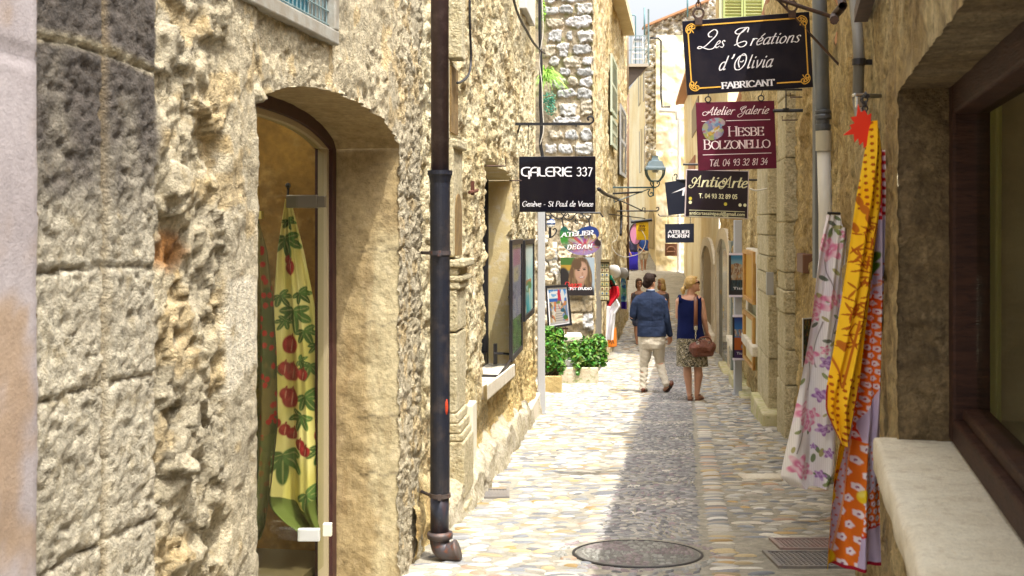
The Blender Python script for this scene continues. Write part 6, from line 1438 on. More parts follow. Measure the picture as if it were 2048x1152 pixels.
for a_, c_ in (((0, 0), (1, .055)), ((0, .945), (1, 1)), ((0, .055), (.08, .945)), ((.92, .055), (1, .945))):
    (u0, v0), (u1, v1) = a_, c_; fr_.quadbox([B.at(u0, v0, .02), B.at(u1, v0, .02), B.at(u1, v1, .02), B.at(u0, v1, .02)], (0, .045, 0))
fr_.build('frame', m_black, r)
b = MB(); b.quadbox([B.at(.08, .055, .0), B.at(.92, .055, .0), B.at(.92, .945, .0), B.at(.08, .945, .0)], (0, .02, 0)); b.build('mount', m_ink, r)
u0, u1, v0, v1 = .13, .87, .1, .91
def sub(u, v): (x0, y0), (x1, y1), (x2, y2), (x3, y3) = cn; return ((x0 * (1 - u) + x1 * u) * (1 - v) + (x3 * (1 - u) + x2 * u) * v, (y0 * (1 - u) + y1 * u) * (1 - v) + (y3 * (1 - u) + y2 * u) * v)
picture('canvas', [sub(u0, v0), sub(u1, v0), sub(u1, v1), sub(u0, v1)], De, town(330), r, (60, 90), .11, .006)
r = root('table_easel', 'small brown wooden table easel under the village painting', 'easel', P(1122, 668, De)); b = MB(); De2 = De + .12
for x0_, x1_ in ((1118, 1116), (1126, 1132)): b.tube([P(x0_, 600, De2), P(x1_, 668, De2)], .012, 6)
b.tube([P(1122, 610, De2 + .05), P(1122, 667, De2 + .3)], .012, 6); b.build('leg', m_honey, r); b = MB(); b.box(P(1122, 657, De2 - .06), (.22, .1, .02)); b.build('tray', m_wood, r)
# glazed display case and framed picture on the sunlit wall
r = root('display_case', 'tall dark framed glass case jutting from the sunlit wall beside the window', 'display case', WB.pt(11.3, zat(11.3, 722), .1)); D0, D1 = 10.8, 11.9
z0, z1 = zat(10.9, 722), zat(10.9, 480); b = MB()
for a_, c_, e_, f_ in ((D0, D0 + .05, z0, z1), (D1 - .05, D1, z0, z1), (D0 + .05, D1 - .05, z0, z0 + .05), (D0 + .05, D1 - .05, z1 - .05, z1)): mbox(WB, a_, c_, e_, f_, .055, .085, b)
b.build('frame', m_steel, r, bevel=.004)
def paintV(u, v):
    n = fbm(u * 5, v * 9, o=3, seed=340); c = lerp((.3, .3, .5), (.5, .5, .62), sstep(-.3, .3, n)); c = put(c, rect(u, v, .2, .9, .04, .2), (.45, .15, .4)); c = put(c, rect(u, v, .25, .7, .22, .35), (.6, .55, .4)); c = put(c, sstep(.0, .3, n) * (v > .25) * (v < .5), (.12, .15, .3)); g_ = (v > .68); c = np.where(g_[..., None], blotch(u * 2, v * 3, [(.03, .14, .02), (.08, .26, .03), (.15, .36, .06), (.02, .07, .02)], 8, 341), c); return c
u, v = np.meshgrid(np.linspace(0, 1, 50), np.linspace(0, 1, 100)); Dm = D0 + .05 + (D1 - D0 - .1) * u; V = WB.pt(Dm, z1 - .05 - (z1 - z0 - .1) * v, .07)
np_mesh('poster', V, gridq(100, 50), mat('glossy print', (1, 1, 1), .4, attr=True), r, paintV(u, v), smooth=False)  # reflection of a placard and plants in the glass, painted as a print
b = MB(); mbox(WB, D0 + .05, D1 - .05, z0 + .05, z1 - .05, .076, .079, b); b.build('pane', glass('case glass', (.9, .92, .92), .06), r)
r = root('framed_painting', 'narrow black framed teal seascape hanging on the sunlit wall next to the grey post', 'painting', WB.pt(13, zat(13, 640), .1)); D0, D1 = 11.95, 13.2
z0, z1 = zat(12.2, 640), zat(12.2, 480); b = MB()
for a_, c_, e_, f_ in ((D0, D0 + .1, z0, z1), (D1 - .1, D1, z0, z1), (D0 + .1, D1 - .1, z0, z0 + .06), (D0 + .1, D1 - .1, z1 - .05, z1)): mbox(WB, a_, c_, e_, f_, .06, .10, b)
b.build('frame', m_black, r, bevel=.004)
def paintT(u, v):
    n = fbm(u * 3, v * 8, o=4, seed=345); c = lerp((.5, .62, .6), (.3, .55, .55), sstep(.1, .5, v + .1 * n)); c = put(c, sstep(.7, .9, v + .06 * n), (.01, .35, .42)); c = put(c, rect(u, v, .2, .8, .52, .6), (.4, .2, .1)); c = put(c, ell(u, v, .5, .63, .35, .08) * (n > -.3), (.06, .2, .06)); return put(c, sstep(.2, .5, fbm(u * 14, v * 2, o=2, seed=346)) * (v > .66), (.6, .62, .45))
Dm = D0 + .1 + (D1 - D0 - .2) * u; V = WB.pt(Dm, z1 - .05 - (z1 - z0 - .11) * v, .085); np_mesh('canvas', V, gridq(100, 50), MATS['glossy print'], r, paintT(u, v), smooth=False)
# two poster boards on the right post and the backs of two more
def poster_board(label, cn, D, paint, words, wy):
    r = root('poster_board', label, 'poster', P((cn[0][0] + cn[1][0]) / 2, cn[2][1], D)); B = Board(cn, D)
    b = MB(); b.quadbox([B.at(-.02, 0, -.01), B.at(1.0, 0, -.01), B.at(1.0, 1, -.01), B.at(-.02, 1, -.01)], (0, .03, 0)); b.build('backing', m_black, r)
    picture('print', [(cn[0][0] + 3, cn[0][1]), cn[1], cn[2], (cn[3][0] + 3, cn[3][1])], D, paint, r, (50, 90), 0, .003)
    for v in (-.05, 1.0):
        b = MB(); b.quadbox([B.at(0, v, .006), B.at(1.06, v, .006), B.at(1.06, v + .055, .006), B.at(0, v + .055, .006)], (0, .04, 0)); b.build('clamp_bar', mat('lilac white bar', (.66, .6, .7), .5), r)
    f = lambda x, y: P(x, y, D, .007)
    if words: ftext(words, cn[0][0] + 7, cn[1][0] - 3, wy, wy + 5, f, m=m_ink, parent=r)
def paintS(u, v):
    n = fbm(u * 6, v * 8, o=4, seed=350); c = lerp((.05, .3, .55), (.3, .55, .68), sstep(.05, .2, v)); h = blotch(u, v, [(.75, .6, .4), (.7, .4, .15), (.6, .5, .35), (.4, .2, .1), (.75, .7, .55)], 14, 351); c = np.where(((v > .2 + .1 * np.abs(u - .4)) & (v < .62))[..., None], h, c)
    c = np.where((v >= .62)[..., None], blotch(u, v, [(.02, .05, .07), (.04, .09, .12), (.08, .12, .12), (.02, .03, .04)], 12, 352), c); return put(c, (v > .88) * 1., (.03, .03, .04))
poster_board('upper poster of an orange hill town against blue sky on the right grey post', [(1459, 510), (1489, 510), (1489, 590), (1459, 590)], 16.9, paintS, 'Tisserand'[:4], 574)
def paintU(u, v):
    c = lerp((.01, .04, .3), (.03, .2, .6), sstep(.0, .25, v)); c = np.where(((v > .3) & (v < .48))[..., None], blotch(u, v, [(.5, .2, .1), (.1, .3, .5), (.7, .6, .5), (.2, .35, .55)], 14, 355), c); c = put(c, rect(u, v, -1, 2, .5, .8), (.7, .16, .02)); c = put(c, ell(u, v, .75, .72, .12, .05), (.5, .5, .6)); return put(c, (v > .8) * 1., (.06, .02, .14))
poster_board('lower poster in deep blue and orange with a harbour on the right grey post', [(1466, 634), (1490, 634), (1490, 716), (1466, 716)], 16.85, paintU, 'Tiss', 704)
for label, y0, y1, mm in (('honey brown wooden shutter board behind the upper poster', 500, 598, mat('amber board', (.5, .27, .02), .6)), ('cream wooden display board in a brown frame behind the lower poster', 622, 720, mat('pale board', (.62, .58, .34), .6))):
    Da, Db = 15.6, 17.2; xa = W2.pt(Da, 0, .42); z0, z1 = zat(16.4, y1), zat(16.4, y0)
    r = root('display_board', label, 'display board', (xa[0], xa[1], z0)); b = MB()
    p0 = P(1490, y0, 16.7); p1 = P(1511, y0, 15.2)
    t_ = (p1 - p0).normalized(); nn = Vector((-.3, -1, 0)).normalized() * .0
    def q(f, z): p = p0.lerp(p1, f); return Vector((p.x, p.y, z))
    z0a, z1a = zat(16.4, y1), zat(16.4, y0)
    b.quadbox([q(0, z0a), q(1, z0a), q(1, z1a), q(0, z1a)], (.03, .03, 0)); b.build('panel', mm, r)
    b = MB()
    for f0, f1, za, zb in ((0, .1, z0a, z1a), (.9, 1, z0a, z1a), (.1, .9, z0a, z0a + .05), (.1, .9, z1a - .05, z1a)): b.quadbox([q(f0, za), q(f1, za), q(f1, zb), q(f0, zb)], (-.035, -.0, 0))
    b.build('frame', m_honey, r)
r = root('framed_painting', 'small white framed flower painting leaning on the right wall behind the floral scarf', 'painting', P(1612, 732, 9.9)); b = MB(); cn = [(1603, 636), (1632, 636), (1632, 733), (1602, 733)]
B = Board(cn, 9.9, .1); b.quadbox([B.at(0, 0), B.at(1, 0), B.at(1, 1), B.at(0, 1)], (0, .025, 0)); b.build('frame', m_white, r)
def paintF(u, v): return blotch(u, v * 1.6, [(.02, .05, .03), (.05, .1, .06), (.3, .08, .05), (.4, .3, .05), (.03, .03, .05), (.1, .15, .1)], 12, 360)
picture('canvas', [(1605, 638), (1630, 638), (1630, 731), (1604, 731)], 9.9, paintF, r, (40, 80), .09, .004)

# ================================================================ planters in the corner
m_trough = mat('mossy stone trough', (.62, .55, .42), .9, c2=(.5, .42, .28), c3=(.2, .25, .07), vscale=3.5, bump=1, bscale=25, bump2=.6, b2scale=6); m_tr2 = mat('ochre stone trough', (.5, .38, .17), .9, c2=(.42, .3, .12), vscale=4, bump=1, bscale=25, bump2=.8, b2scale=7)
def trough(label, px0, px1, y0, y1, D, dp, m_):
    a, c = P(px0, y1, D), P(px1, y1, D); zb = float(gz(D)) - .02; zt = zat(D, y0); w = c.x - a.x
    r = root('stone_trough', label, 'planter', ((a.x + c.x) / 2, D, zb)); b = MB(); t = .05
    for cx, cy_, sx_, sy_ in ((0, -dp / 2 + t / 2, w, t), (0, dp / 2 - t / 2, w, t), (-w / 2 + t / 2, 0, t, dp - 2 * t), (w / 2 - t / 2, 0, t, dp - 2 * t)): b.box(((a.x + c.x) / 2 + cx, D + dp / 2 + cy_, (zb + zt) / 2), (sx_, sy_, zt - zb))
    b.build('trough_wall', m_, r, bevel=.02); b = MB(); b.box(((a.x + c.x) / 2, D + dp / 2, zt - .06), (w - .09, dp - .09, .06)); b.build('soil', mat('dark soil', (.05, .035, .02), .95, bump=1), r); return zt
zt1 = trough('small ochre stone trough beside the grey post under the left bush', 1083, 1124, 752, 783, 17.5, .4, m_tr2)
zt2 = trough('long pale stone trough streaked with moss under the right bush', 1121, 1197, 735, 766, 19.2, .45, m_trough)
m_leaf = mat('bright bush leaves', (.07, .2, .025), .45, attr=True, c2=(.11, .28, .035), c3=(.035, .12, .02), vscale=9, spec=.4); m_stem = mat('green brown stems', (.09, .07, .03), .8)
def leaves(centres, n, size, par, name, m_, seed, shell=.55, up=.5):
    rg = np.random.default_rng(seed); C = np.array([c[:3] for c in centres]); R = np.array([c[3:6] for c in centres]); w = R.prod(1); k = rg.choice(len(C), n, p=w / w.sum())
    d = rg.normal(size=(n, 3)); d /= np.linalg.norm(d, axis=1)[:, None]; rr = (shell + (1 - shell) * rg.random(n)) * (1 + .18 * rg.normal(size=n)); p = C[k] + d * R[k] * rr[:, None]
    nr = d * .7 + rg.normal(size=(n, 3)) * .5 + np.array((0, -.15, up)); nr /= np.linalg.norm(nr, axis=1)[:, None]
    t = np.cross(nr, rg.normal(size=(n, 3))); t /= np.linalg.norm(t, axis=1)[:, None]; b_ = np.cross(nr, t); s = size * (.6 + .8 * rg.random(n))[:, None]
    lf = [p - t * s, p - t * s * .2 + b_ * s * .55 + nr * s * .12, p + t * s * .6 + b_ * s * .42 + nr * s * .05, p + t * s * 1.1 - nr * s * .15, p + t * s * .6 - b_ * s * .42 + nr * s * .05, p - t * s * .2 - b_ * s * .55 + nr * s * .12]
    V = np.stack(lf, 1).reshape(-1, 3); o = (np.arange(n) * 6)[:, None]; Q = np.concatenate([o + np.array([[0, 1, 2, 3]]), o + np.array([[0, 3, 4, 5]])]); tn = np.repeat(np.stack([.55 + 1.1 * rg.random(n), .6 + .75 * rg.random(n), .5 + .8 * rg.random(n)], -1) * (.75 + .5 * rg.random((n, 1))), 6, 0); return np_mesh(name, V, Q, m_, par, tn, smooth=False)
def bush(label, D, blobs, n, base, seed, leaf=.036):
    s = D / F; c = [((px - CX) * s, D + dy, zat(D, py), rx * s, rx * s * .8, ry * s) for px, py, rx, ry, dy in blobs]
    bx = (base[0] - CX) * s; r = root('bush', label, 'bush', (bx, D + .15, zat(D, base[1]))); leaves(c, n, leaf, r, 'foliage', m_leaf, seed)
    b = MB(); rg = random.Random(seed)
    for q in c:
        for i in range(5): e = Vector(q[:3]) + Vector((rg.uniform(-1, 1) * q[3] * .8, rg.uniform(-1, 1) * q[4] * .8, rg.uniform(-.5, .9) * q[5])); b.tube([(bx + rg.uniform(-.1, .1), D + .15, zat(D, base[1]) - .05), (Vector((bx, D + .15, zat(D, base[1]))) + e) / 2 + Vector((0, 0, .05)), e], [.012, .008, .004], 5)
    b.build('stem', m_stem, r)
bush('leafy green bush growing in the small ochre trough left of the easel', 17.6, [(1108, 690, 19, 24, .2), (1118, 672, 13, 16, .2), (1100, 668, 13, 14, .25), (1114, 715, 17, 24, .1), (1122, 735, 8, 14, 0), (1098, 728, 13, 16, .1), (1124, 700, 9, 14, .1)], 1500, (1105, 752), 5)
bush('spreading leafy green bush in the long pale trough', 19.3, [(1150, 705, 18, 20, .2), (1176, 700, 22, 22, .2), (1195, 695, 18, 22, .2), (1205, 715, 12, 20, .1), (1160, 722, 14, 14, .05), (1188, 722, 14, 14, 0), (1155, 735, 6, 14, -.1), (1198, 682, 12, 12, .2), (1208, 690, 8, 14, .1)], 2200, (1170, 735), 6)
for i, (px, y) in enumerate(((1141, 733), (1181, 735))):
    b = MB(); c = P(px, y, 19.35); b.lathe([(.05, 0), (.065, .1), (.07, .1), (.07, .12), (.055, .12), (.05, .09)], c + Vector((0, .1, -.02)), 14); o = b.build('flower_pot', m_white, smooth=False); tag(o, ('small white flower pot in the long trough, nearer the small trough', 'small white flower pot in the long trough, towards its right end')[i], 'flower pot')
D = 19.9; a, c = P(1096, 680, D), P(1165, 680, D)
r = root('stone_table', 'pale stone slab on a sage green box behind the bushes', 'stone table', ((a.x + c.x) / 2, D + .2, float(gz(D)))); b = MB(); b.box(((a.x + c.x) / 2, D + .2, zat(D, 676)), (c.x - a.x, .6, .1)); b.build('top', m_slab, r, bevel=.015)
a, c = P(1120, 680, D), P(1160, 680, D); b = MB(); b.box(((a.x + c.x) / 2, D + .25, (zat(D, 682) + gz(D)) / 2), (c.x - a.x, .45, zat(D, 682) - float(gz(D)))); b.build('base', mat('sage box', (.4, .45, .3), .7), r)
# plants growing out of the pier
def blades(label, D, px, py, n, L, seed, cols):
    rg = np.random.default_rng(seed); b = MB(); r = root('wall_plant', label, 'plant', P(px, py, D, .1))
    for i in range(n):
        a = rg.uniform(-.5, 1.25); l = L * rg.uniform(.5, 1.1); o_ = P(px + rg.uniform(-5, 6), py + rg.uniform(-10, 12), D, .08); v = Vector((math.sin(a), -rg.uniform(.1, .7), math.cos(a) * rg.uniform(.3, 1))) ; pts = []
        for k in range(6): t = k / 5; pts.append(o_ + v * l * t + Vector((0, 0, -l * .95 * t * t)))
        w = .012; vs_ = []
        for k, p in enumerate(pts): ww = w * (1 - k / 5.5); vs_ += [p + Vector((ww, 0, 0)), p - Vector((ww, 0, 0))]
        b.add(vs_, [(2 * k, 2 * k + 1, 2 * k + 3, 2 * k + 2) for k in range(5)])
    b.build('foliage', cols, r, recalc=False)
blades('tuft of long bright green grass hanging from the top of the stone pier', 20.5, 1090, 152, 90, .44, 4, mat('lime grass', (.2, .42, .03), .6, c2=(.28, .5, .05), vscale=12))
r = root('wall_plant', 'blue green cushion plant growing on the pier below the grass tuft', 'plant', P(1098, 205, 20.5)); leaves([(*P(1098, 196, 20.4), .11, .1, .14), (*P(1104, 214, 20.4), .08, .08, .16), (*P(1094, 215, 20.4), .06, .07, .12)], 420, .018, r, 'foliage', mat('blue green leaves', (.04, .24, .19), .6, c2=(.08, .34, .2), c3=(.25, .3, .05), vscale=14), 9)
r = root('wall_plant', 'small lime green weed on the pier near its upper edge', 'plant', P(1087, 25, 20.5)); leaves([(*P(1087, 22, 20.45), .05, .06, .2)], 130, .02, r, 'foliage', mat('lime grass', (.2, .42, .03), .6), 10)
# ================================================================ printed cloths
def cloth(name, D, outl, paint, fold, par, n=(110, 360), m=None, wob=0.0):
    """hanging cloth between left and right edges outl = [(y, xl, xr)], printed by paint(px, py, t), with folds fold(t, k) in metres towards the viewer"""
    o_ = np.array(outl, float); ys_ = np.linspace(o_[0, 0], o_[-1, 0], n[1])
    def sm(c):
        v = np.interp(ys_, o_[:, 0], o_[:, c]); k = 13; return np.convolve(np.pad(v, k // 2, mode='edge'), np.ones(k) / k, 'valid')
    xl, xr = sm(1), sm(2); t = np.linspace(0, 1, n[0]); T, Y = np.meshgrid(t, ys_); X = xl[:, None] + (xr - xl)[:, None] * T; K = (Y - o_[0, 0]) / (o_[-1, 0] - o_[0, 0])
    d = fold(T, K, X, Y); Xm = (X - CX) / F * D; V = np.stack([Xm, D - d, CZ + (HY - Y) / F * D], -1)
    return np_mesh(name, V, gridq(n[1], n[0]), m or m_cloth, par, np.clip(paint(X, Y, T), 0, 1))
def flower(c, X, Y, cx, cy_, r, col1_, col2_, pet=5, rot=0.):
    a = np.arctan2(Y - cy_, X - cx) + rot; d = np.hypot(X - cx, (Y - cy_)); e = r * (.78 + .22 * np.cos(a * pet)); m_ = sstep(e * 1.08, e * .85, d); sh = .5 + .5 * np.sin(d / r * 9 + 2 * np.sin(a * 2 + cx))
    return c * (1 - m_[..., None]) + (np.asarray(col1_)[None] * sh[..., None] + np.asarray(col2_)[None] * (1 - sh[..., None])) * m_[..., None]
# white floral scarf
r = root('floral_scarf', 'sheer white scarf printed with pink roses and purple flowers hanging on the right wall', 'scarf', P(1655, 430, 7.0)); rg = random.Random(3)
LV = [(rg.uniform(0, 1), rg.uniform(430, 970), rg.uniform(5, 11), rg.uniform(-1, 2)) for _ in range(34)]
FL = [(1663, 500, 21), (1645, 485, 15), (1637, 610, 20), (1668, 600, 17), (1629, 630, 13), (1620, 712, 17), (1650, 700, 9), (1602, 822, 19), (1615, 850, 15), (1626, 830, 12), (1597, 930, 21), (1612, 945, 14), (1690, 470, 10)]
PF = [(1652, 725, 16), (1640, 790, 16), (1645, 858, 14), (1665, 850, 12), (1630, 895, 7), (1655, 905, 12), (1640, 950, 11), (1660, 770, 10)]
def paint_floral(X, Y, T):
    c = lerp((.88, .86, .88), (.8, .74, .84), sstep(.1, .6, fbm(X * .04, Y * .012, o=3, seed=401))); c = c * (.96 + .06 * np.sin(X * 2.0))[..., None]
    for x_, y_, s_ in ((1660, 560, 0), (1612, 735, 1), (1595, 860, 2), (1672, 640, 3), (1640, 690, 4)):
        st_ = np.exp(-((X - x_ - 10 * np.sin((Y - y_) * .035 + s_)) / 1.3) ** 2) * (np.abs(Y - y_) < 46); c = put(c, st_ * .8, (.12, .08, .08))
    for k, (t, y, s_, rt) in enumerate(LV):
        x = np.interp(y, [430, 700, 960], [1655, 1610, 1572]) + t * np.interp(y, [430, 700, 960], [38, 66, 92]); c = put(c, ell(X, Y, x, y, s_, s_ * .42, rt) * .9, [(.1, .17, .03), (.2, .26, .05), (.06, .09, .04), (.35, .33, .08)][k % 4])
    for x_, y_, q in FL: c = flower(c, X, Y, x_, y_, q * 1.25, (.72, .2, .38), (.85, .6, .7), 5, x_)
    for x_, y_, q in PF: c = flower(c, X, Y, x_, y_, q, (.3, .12, .42), (.6, .42, .7), 5, y_)
    return c
ol = [(430, 1653, 1697), (436, 1652, 1697), (500, 1637, 1694), (560, 1630, 1690), (640, 1621, 1685), (720, 1607, 1680), (800, 1592, 1676), (880, 1578, 1672), (940, 1567, 1668), (962, 1564, 1660), (975, 1590, 1652)]
cloth('fabric', 7.0, ol, paint_floral, lambda T, K, X, Y: (.035 * K + .012) * np.sin(T * 10 + 2 * np.sin(K * 4)) + .008 * np.sin(T * 23 + K * 6), r, m=mat('sheer cotton', (1, 1, 1), .8, attr=True, sheen=.3))
b = MB(); e = W1.pt(7.0, zat(7, 428), 0); b.tube([e, P(1655, 426, 7.0)], .008, 6); b.tube([P(1660, 426, 7.0), P(1660, 432, 7.0)], .006, 5); o = b.build('hanging_rail', m_steel); tag(o, 'thin steel rail on the right wall from which the white scarf hangs', 'rail')
# printed tablecloth in red, white and lilac with lemons
r = root('printed_tablecloth', 'red orange and lilac patterned tablecloth with lemons hanging by the shop window', 'tablecloth', P(1745, 330, 3.87))
LEM = [(1742, 512, 12, 16), (1737, 532, 12, 12), (1701, 847, 9, 15), (1723, 990, 8, 14), (1672, 1002, 9, 13), (1664, 1125, 17, 17)]
def blossoms(c, X, Y, ux, uy, sp, sz, colr, core=None):
    """rows of small white blossoms on a slanting grid"""
    a = (X * ux[0] + Y * ux[1]) / sp; d = (X * uy[0] + Y * uy[1]) / sp; row = np.floor(d); a = a + .5 * np.mod(row, 2); fx, fy = (a - np.floor(a) - .5) * sp, (d - row - .5) * sp; an = np.arctan2(fy, fx); rr = np.hypot(fx, fy) / (1 + .09 * np.cos(an * 5)); c = put(c, sstep(sz * 1.15, sz * .85, rr), colr)
    if core is not None: c = put(c, ell(fx, fy, 0, 0, sz * .22, sz * .42, .6), core)
    return c
def paint_lemon(X, Y, T):
    red = lerp((.72, .05, .012), (.8, .16, .012), sstep(-.3, .4, fbm(X * .02, Y * .01, o=2, seed=410))); A = blossoms(red.copy(), X, Y, (1, .12), (-.12, 1), 15, 5.6, (.82, .74, .84), (.45, .05, .05))
    lil = np.broadcast_to(np.array((.62, .55, .74)), A.shape).copy(); Bm = blossoms(lil, X, Y, (1, .2), (-.2, 1), 12, 2.6, (.68, .2, .15))
    org = blossoms(np.broadcast_to(np.array((.72, .17, .015)), A.shape).copy(), X, Y, (1, 0), (0, 1), 26, 7.5, (.8, .74, .82), (.3, .1, .2))
    pl = lerp((.6, .5, .7), (.5, .42, .62), sstep(-.3, .3, fbm(X * .05, Y * .02, o=3, seed=412)))
    # zones along the hanging folds
    e1 = np.interp(Y, [300, 550, 560, 800, 900, 1140], [1700, 1700, 1700, 1706, 1722, 1690]); e2 = np.interp(Y, [300, 760, 860, 900, 1000, 1140], [1800, 1775, 1724, 1732, 1716, 1710])
    c = A
    c = np.where((Y < 440)[..., None], blossoms(np.broadcast_to(np.array((.5, .02, .03)), A.shape).copy(), X, Y, (1, .5), (-.5, 1), 17, 5.5, (.8, .7, .78)), c)
    c = np.where(((Y >= 440) & (Y < 590) & (Y < 620 - (X - 1730) * .9))[..., None], np.where(((Y > 545 - (X - 1735) * .6))[..., None], Bm, lil), c)
    edge = np.abs(Y - (592 - (X - 1735) * 1.0)) < 3; c = put(c, edge * 1., (.75, .35, .2))
    diag = (Y > 760) & (X > np.interp(Y, [700, 760, 850, 900, 960, 1000], [1778, 1765, 1722, 1726, 1770, 1790])) & (Y < 965); c = np.where(diag[..., None], pl, c)
    low = (Y > 885); b1 = np.interp(Y, [860, 1140], [1716, 1672]); b2 = np.interp(Y, [860, 1140], [1738, 1712]); c = np.where((low & (X < b1))[..., None] | ((Y > 780) & (X < b1) & (Y <= 885))[..., None], Bm, c); c = np.where((low & (X >= b1) & (X < b2))[..., None], org, c)
    tri = low & (X >= b2) & (Y < 1000 - (X - 1735) * 1.1); c = np.where(tri[..., None], Bm, c)
    bot = (Y > np.interp(X, [1712, 1768], [1072, 1058])) & (X > b2); c = np.where(bot[..., None], pl, c)
    c = put(c, (np.abs(X - b1) < 1.6) * low, (.8, .45, .25)); c = put(c, sstep(3, 1.5, np.abs(Y - np.interp(X, [1712, 1768], [1072, 1058]))) * (X > b2), (.6, .03, .02)); c = put(c, (Y > 1133) * 1., (.3, .01, .03))
    ys0 = np.interp(Y, [850, 950, 1030, 1140], [1706, 1686, 1671, 1656]); yl = (Y > 840) & (X < ys0); c = np.where(yl[..., None], blotch(X, Y, [(.8, .42, .005), (.82, .48, .01), (.78, .4, .0), (.36, .07, .005)], .16, 415), c)
    for x_, y_, a_, b_ in ((1735, 505, 6, 20), (1752, 520, 6, 18), (1748, 470, 5, 12), (1750, 545, 5, 22)): c = put(c, ell(X, Y, x_, y_, a_, b_, .4), (.1, .22, .03))
    for x_, y_, a_, b_ in LEM: c = put(c, ell(X, Y, x_, y_, a_, b_, .3), (.8, .6, .02)); c = put(c, ell(X, Y, x_ - 3, y_ - 3, a_ * .45, b_ * .45, .3, .6), (.85, .75, .15))
    return c
ol = [(300, 1752, 1770), (330, 1750, 1772), (420, 1742, 1776), (560, 1728, 1780), (700, 1712, 1780), (790, 1704, 1780), (850, 1690, 1776), (890, 1676, 1778), (950, 1666, 1778), (1030, 1659, 1778), (1100, 1655, 1776), (1140, 1654, 1774)]
cloth('fabric', 3.87, [(y, a, min(c, 1772)) for y, a, c in ol], paint_lemon, lambda T, K, X, Y: -.02 + .035 * np.sin(T * 9 + 3 * K) * (.3 + K) + .016 * np.sin(T * 21 - K * 5), r, (130, 420))
# yellow scarf with brown leaves
r = root('yellow_scarf', 'long yellow scarf printed with brown leaves twisted from a hook by the shop window', 'scarf', P(1745, 245, 3.74)); rg = random.Random(8)
TW = [(rg.uniform(.15, .85), rg.uniform(430, 700), rg.uniform(8, 22), rg.uniform(-1.4, 1.4)) for _ in range(85)]
def paint_yellow(X, Y, T):
    c = lerp((.82, .42, .005), (.84, .5, .02), sstep(-.3, .3, fbm(X * .03, Y * .01, o=2, seed=420))); br = (.36, .07, .005)
    cl = lambda y: np.interp(y, [240, 400, 600, 780, 900], [1735, 1712, 1684, 1655, 1675]); cr = lambda y: np.interp(y, [240, 400, 600, 780, 900], [1755, 1762, 1738, 1712, 1692])
    for t, y, L, a in TW:
        x = cl(y) + t * (cr(y) - cl(y)); c = put(c, ell(X, Y, x, y, L * .7, 1.9, a) * .9, br)
    dots = ((Y < 420) | (Y > 745)) & (Y < 880); g_ = blossoms(c.copy(), X, Y, (1, .5), (-.5, 1), 14, 3.4, br); c = np.where(dots[..., None], g_, c)
    for x_, y_ in ((1724, 420), (1716, 402), (1708, 455), (1680, 690), (1730, 440)): c = put(c, ell(X, Y, x_, y_, 6, 11, -.4), (.42, .12, .01))
    v_ = np.abs(np.abs(X - (1680 + (Y - 780) * .0)) - (775 - Y) * .24); c = put(c, sstep(2.6, 1.0, v_) * (Y > 640) * (Y < 775) * (X > 1650), (.45, .12, .01))
    ed = np.minimum(T, 1 - T); return put(c, sstep(.05, .02, ed) * (Y > 770), (.3, .02, .02))
ol = [(243, 1740, 1752), (262, 1734, 1757), (300, 1729, 1762), (400, 1710, 1762), (500, 1697, 1750), (600, 1684, 1740), (700, 1669, 1726), (780, 1653, 1714), (820, 1651, 1706), (860, 1668, 1698), (888, 1682, 1690)]
cloth('fabric', 3.74, ol, paint_yellow, lambda T, K, X, Y: .04 * np.sin(T * 3.1) + .012 * np.sin(T * 14 + K * 7) * (.4 + K), r, (110, 420))
r = root('clip_hook', 'shiny metal clip hook on the right wall holding the yellow scarf', 'hook', P(1720, 200, 3.8)); b = MB(); pbox(b, 1706, 187, 1730, 193, 3.8, .03); pbox(b, 1711, 193, 1726, 215, 3.8, .022); b.build('clip', mat('chrome', (.6, .6, .6), .2, metal=.9), r, bevel=.003); b = MB()
for k in range(6): ring(b, P(1731 - (k % 2), 190 + k * 9, 3.78), .009, .0028, 8, ax='z' if k % 2 else 'x')
b.tube([P(1735, 192, 3.8), W1.px(1760, 192, -.02)], .008, 6); b.build('chain', m_steel, r)
b = MB(); pts = [(1711, 210), (1716, 226), (1724, 222), (1730, 232), (1737, 228), (1735, 258), (1730, 290), (1722, 298), (1721, 284), (1714, 292), (1711, 278), (1704, 286), (1702, 270), (1681, 272), (1698, 258), (1694, 252), (1704, 248), (1696, 236), (1708, 234)]
b.quadbox([P(x_ , y_, 3.76, .03) for x_, y_ in pts], (0, .004, 0)); o = b.build('price_tag', mat('bright red card', (.8, .035, .01), .5)); tag(o, 'bright red star shaped paper tag hanging at the top of the yellow scarf', 'price tag')

# cloths inside the arched shop door
r = root('printed_curtain', 'pale yellow cloth printed with red figs and green leaves behind the glass door', 'curtain', P(577, 400, 5.7)); Dk = 5.7
FG = [(580, 690, 16, 19), (583, 745, 17, 19), (568, 737, 11, 14), (580, 798, 17, 20), (569, 788, 10, 12), (607, 748, 10, 12), (553, 845, 9, 11), (568, 860, 10, 12), (583, 870, 12, 12), (600, 888, 12, 11), (612, 900, 11, 11), (640, 858, 9, 14), (634, 872, 6, 12), (580, 535, 9, 16), (576, 520, 6, 10)]
def fig_leaf(c, X, Y, cx, cy_, s, rot, colr=(.06, .12, .03)):
    for k, (L, a) in enumerate(((1.0, 0), (.85, .8), (.85, -.8), (.6, 1.6), (.6, -1.6))): an = rot + a; ax_, ay_ = cx + math.sin(an) * s * L * .55, cy_ + math.cos(an) * s * L * .55; c = put(c, ell(X, Y, ax_, ay_, s * .19, s * L * .55, -an), np.array(colr) * (1 + .5 * (k % 2))); c = put(c, ell(X, Y, ax_, ay_, s * .03, s * L * .5, -an) * .8, (.3, .32, .12))
    return c
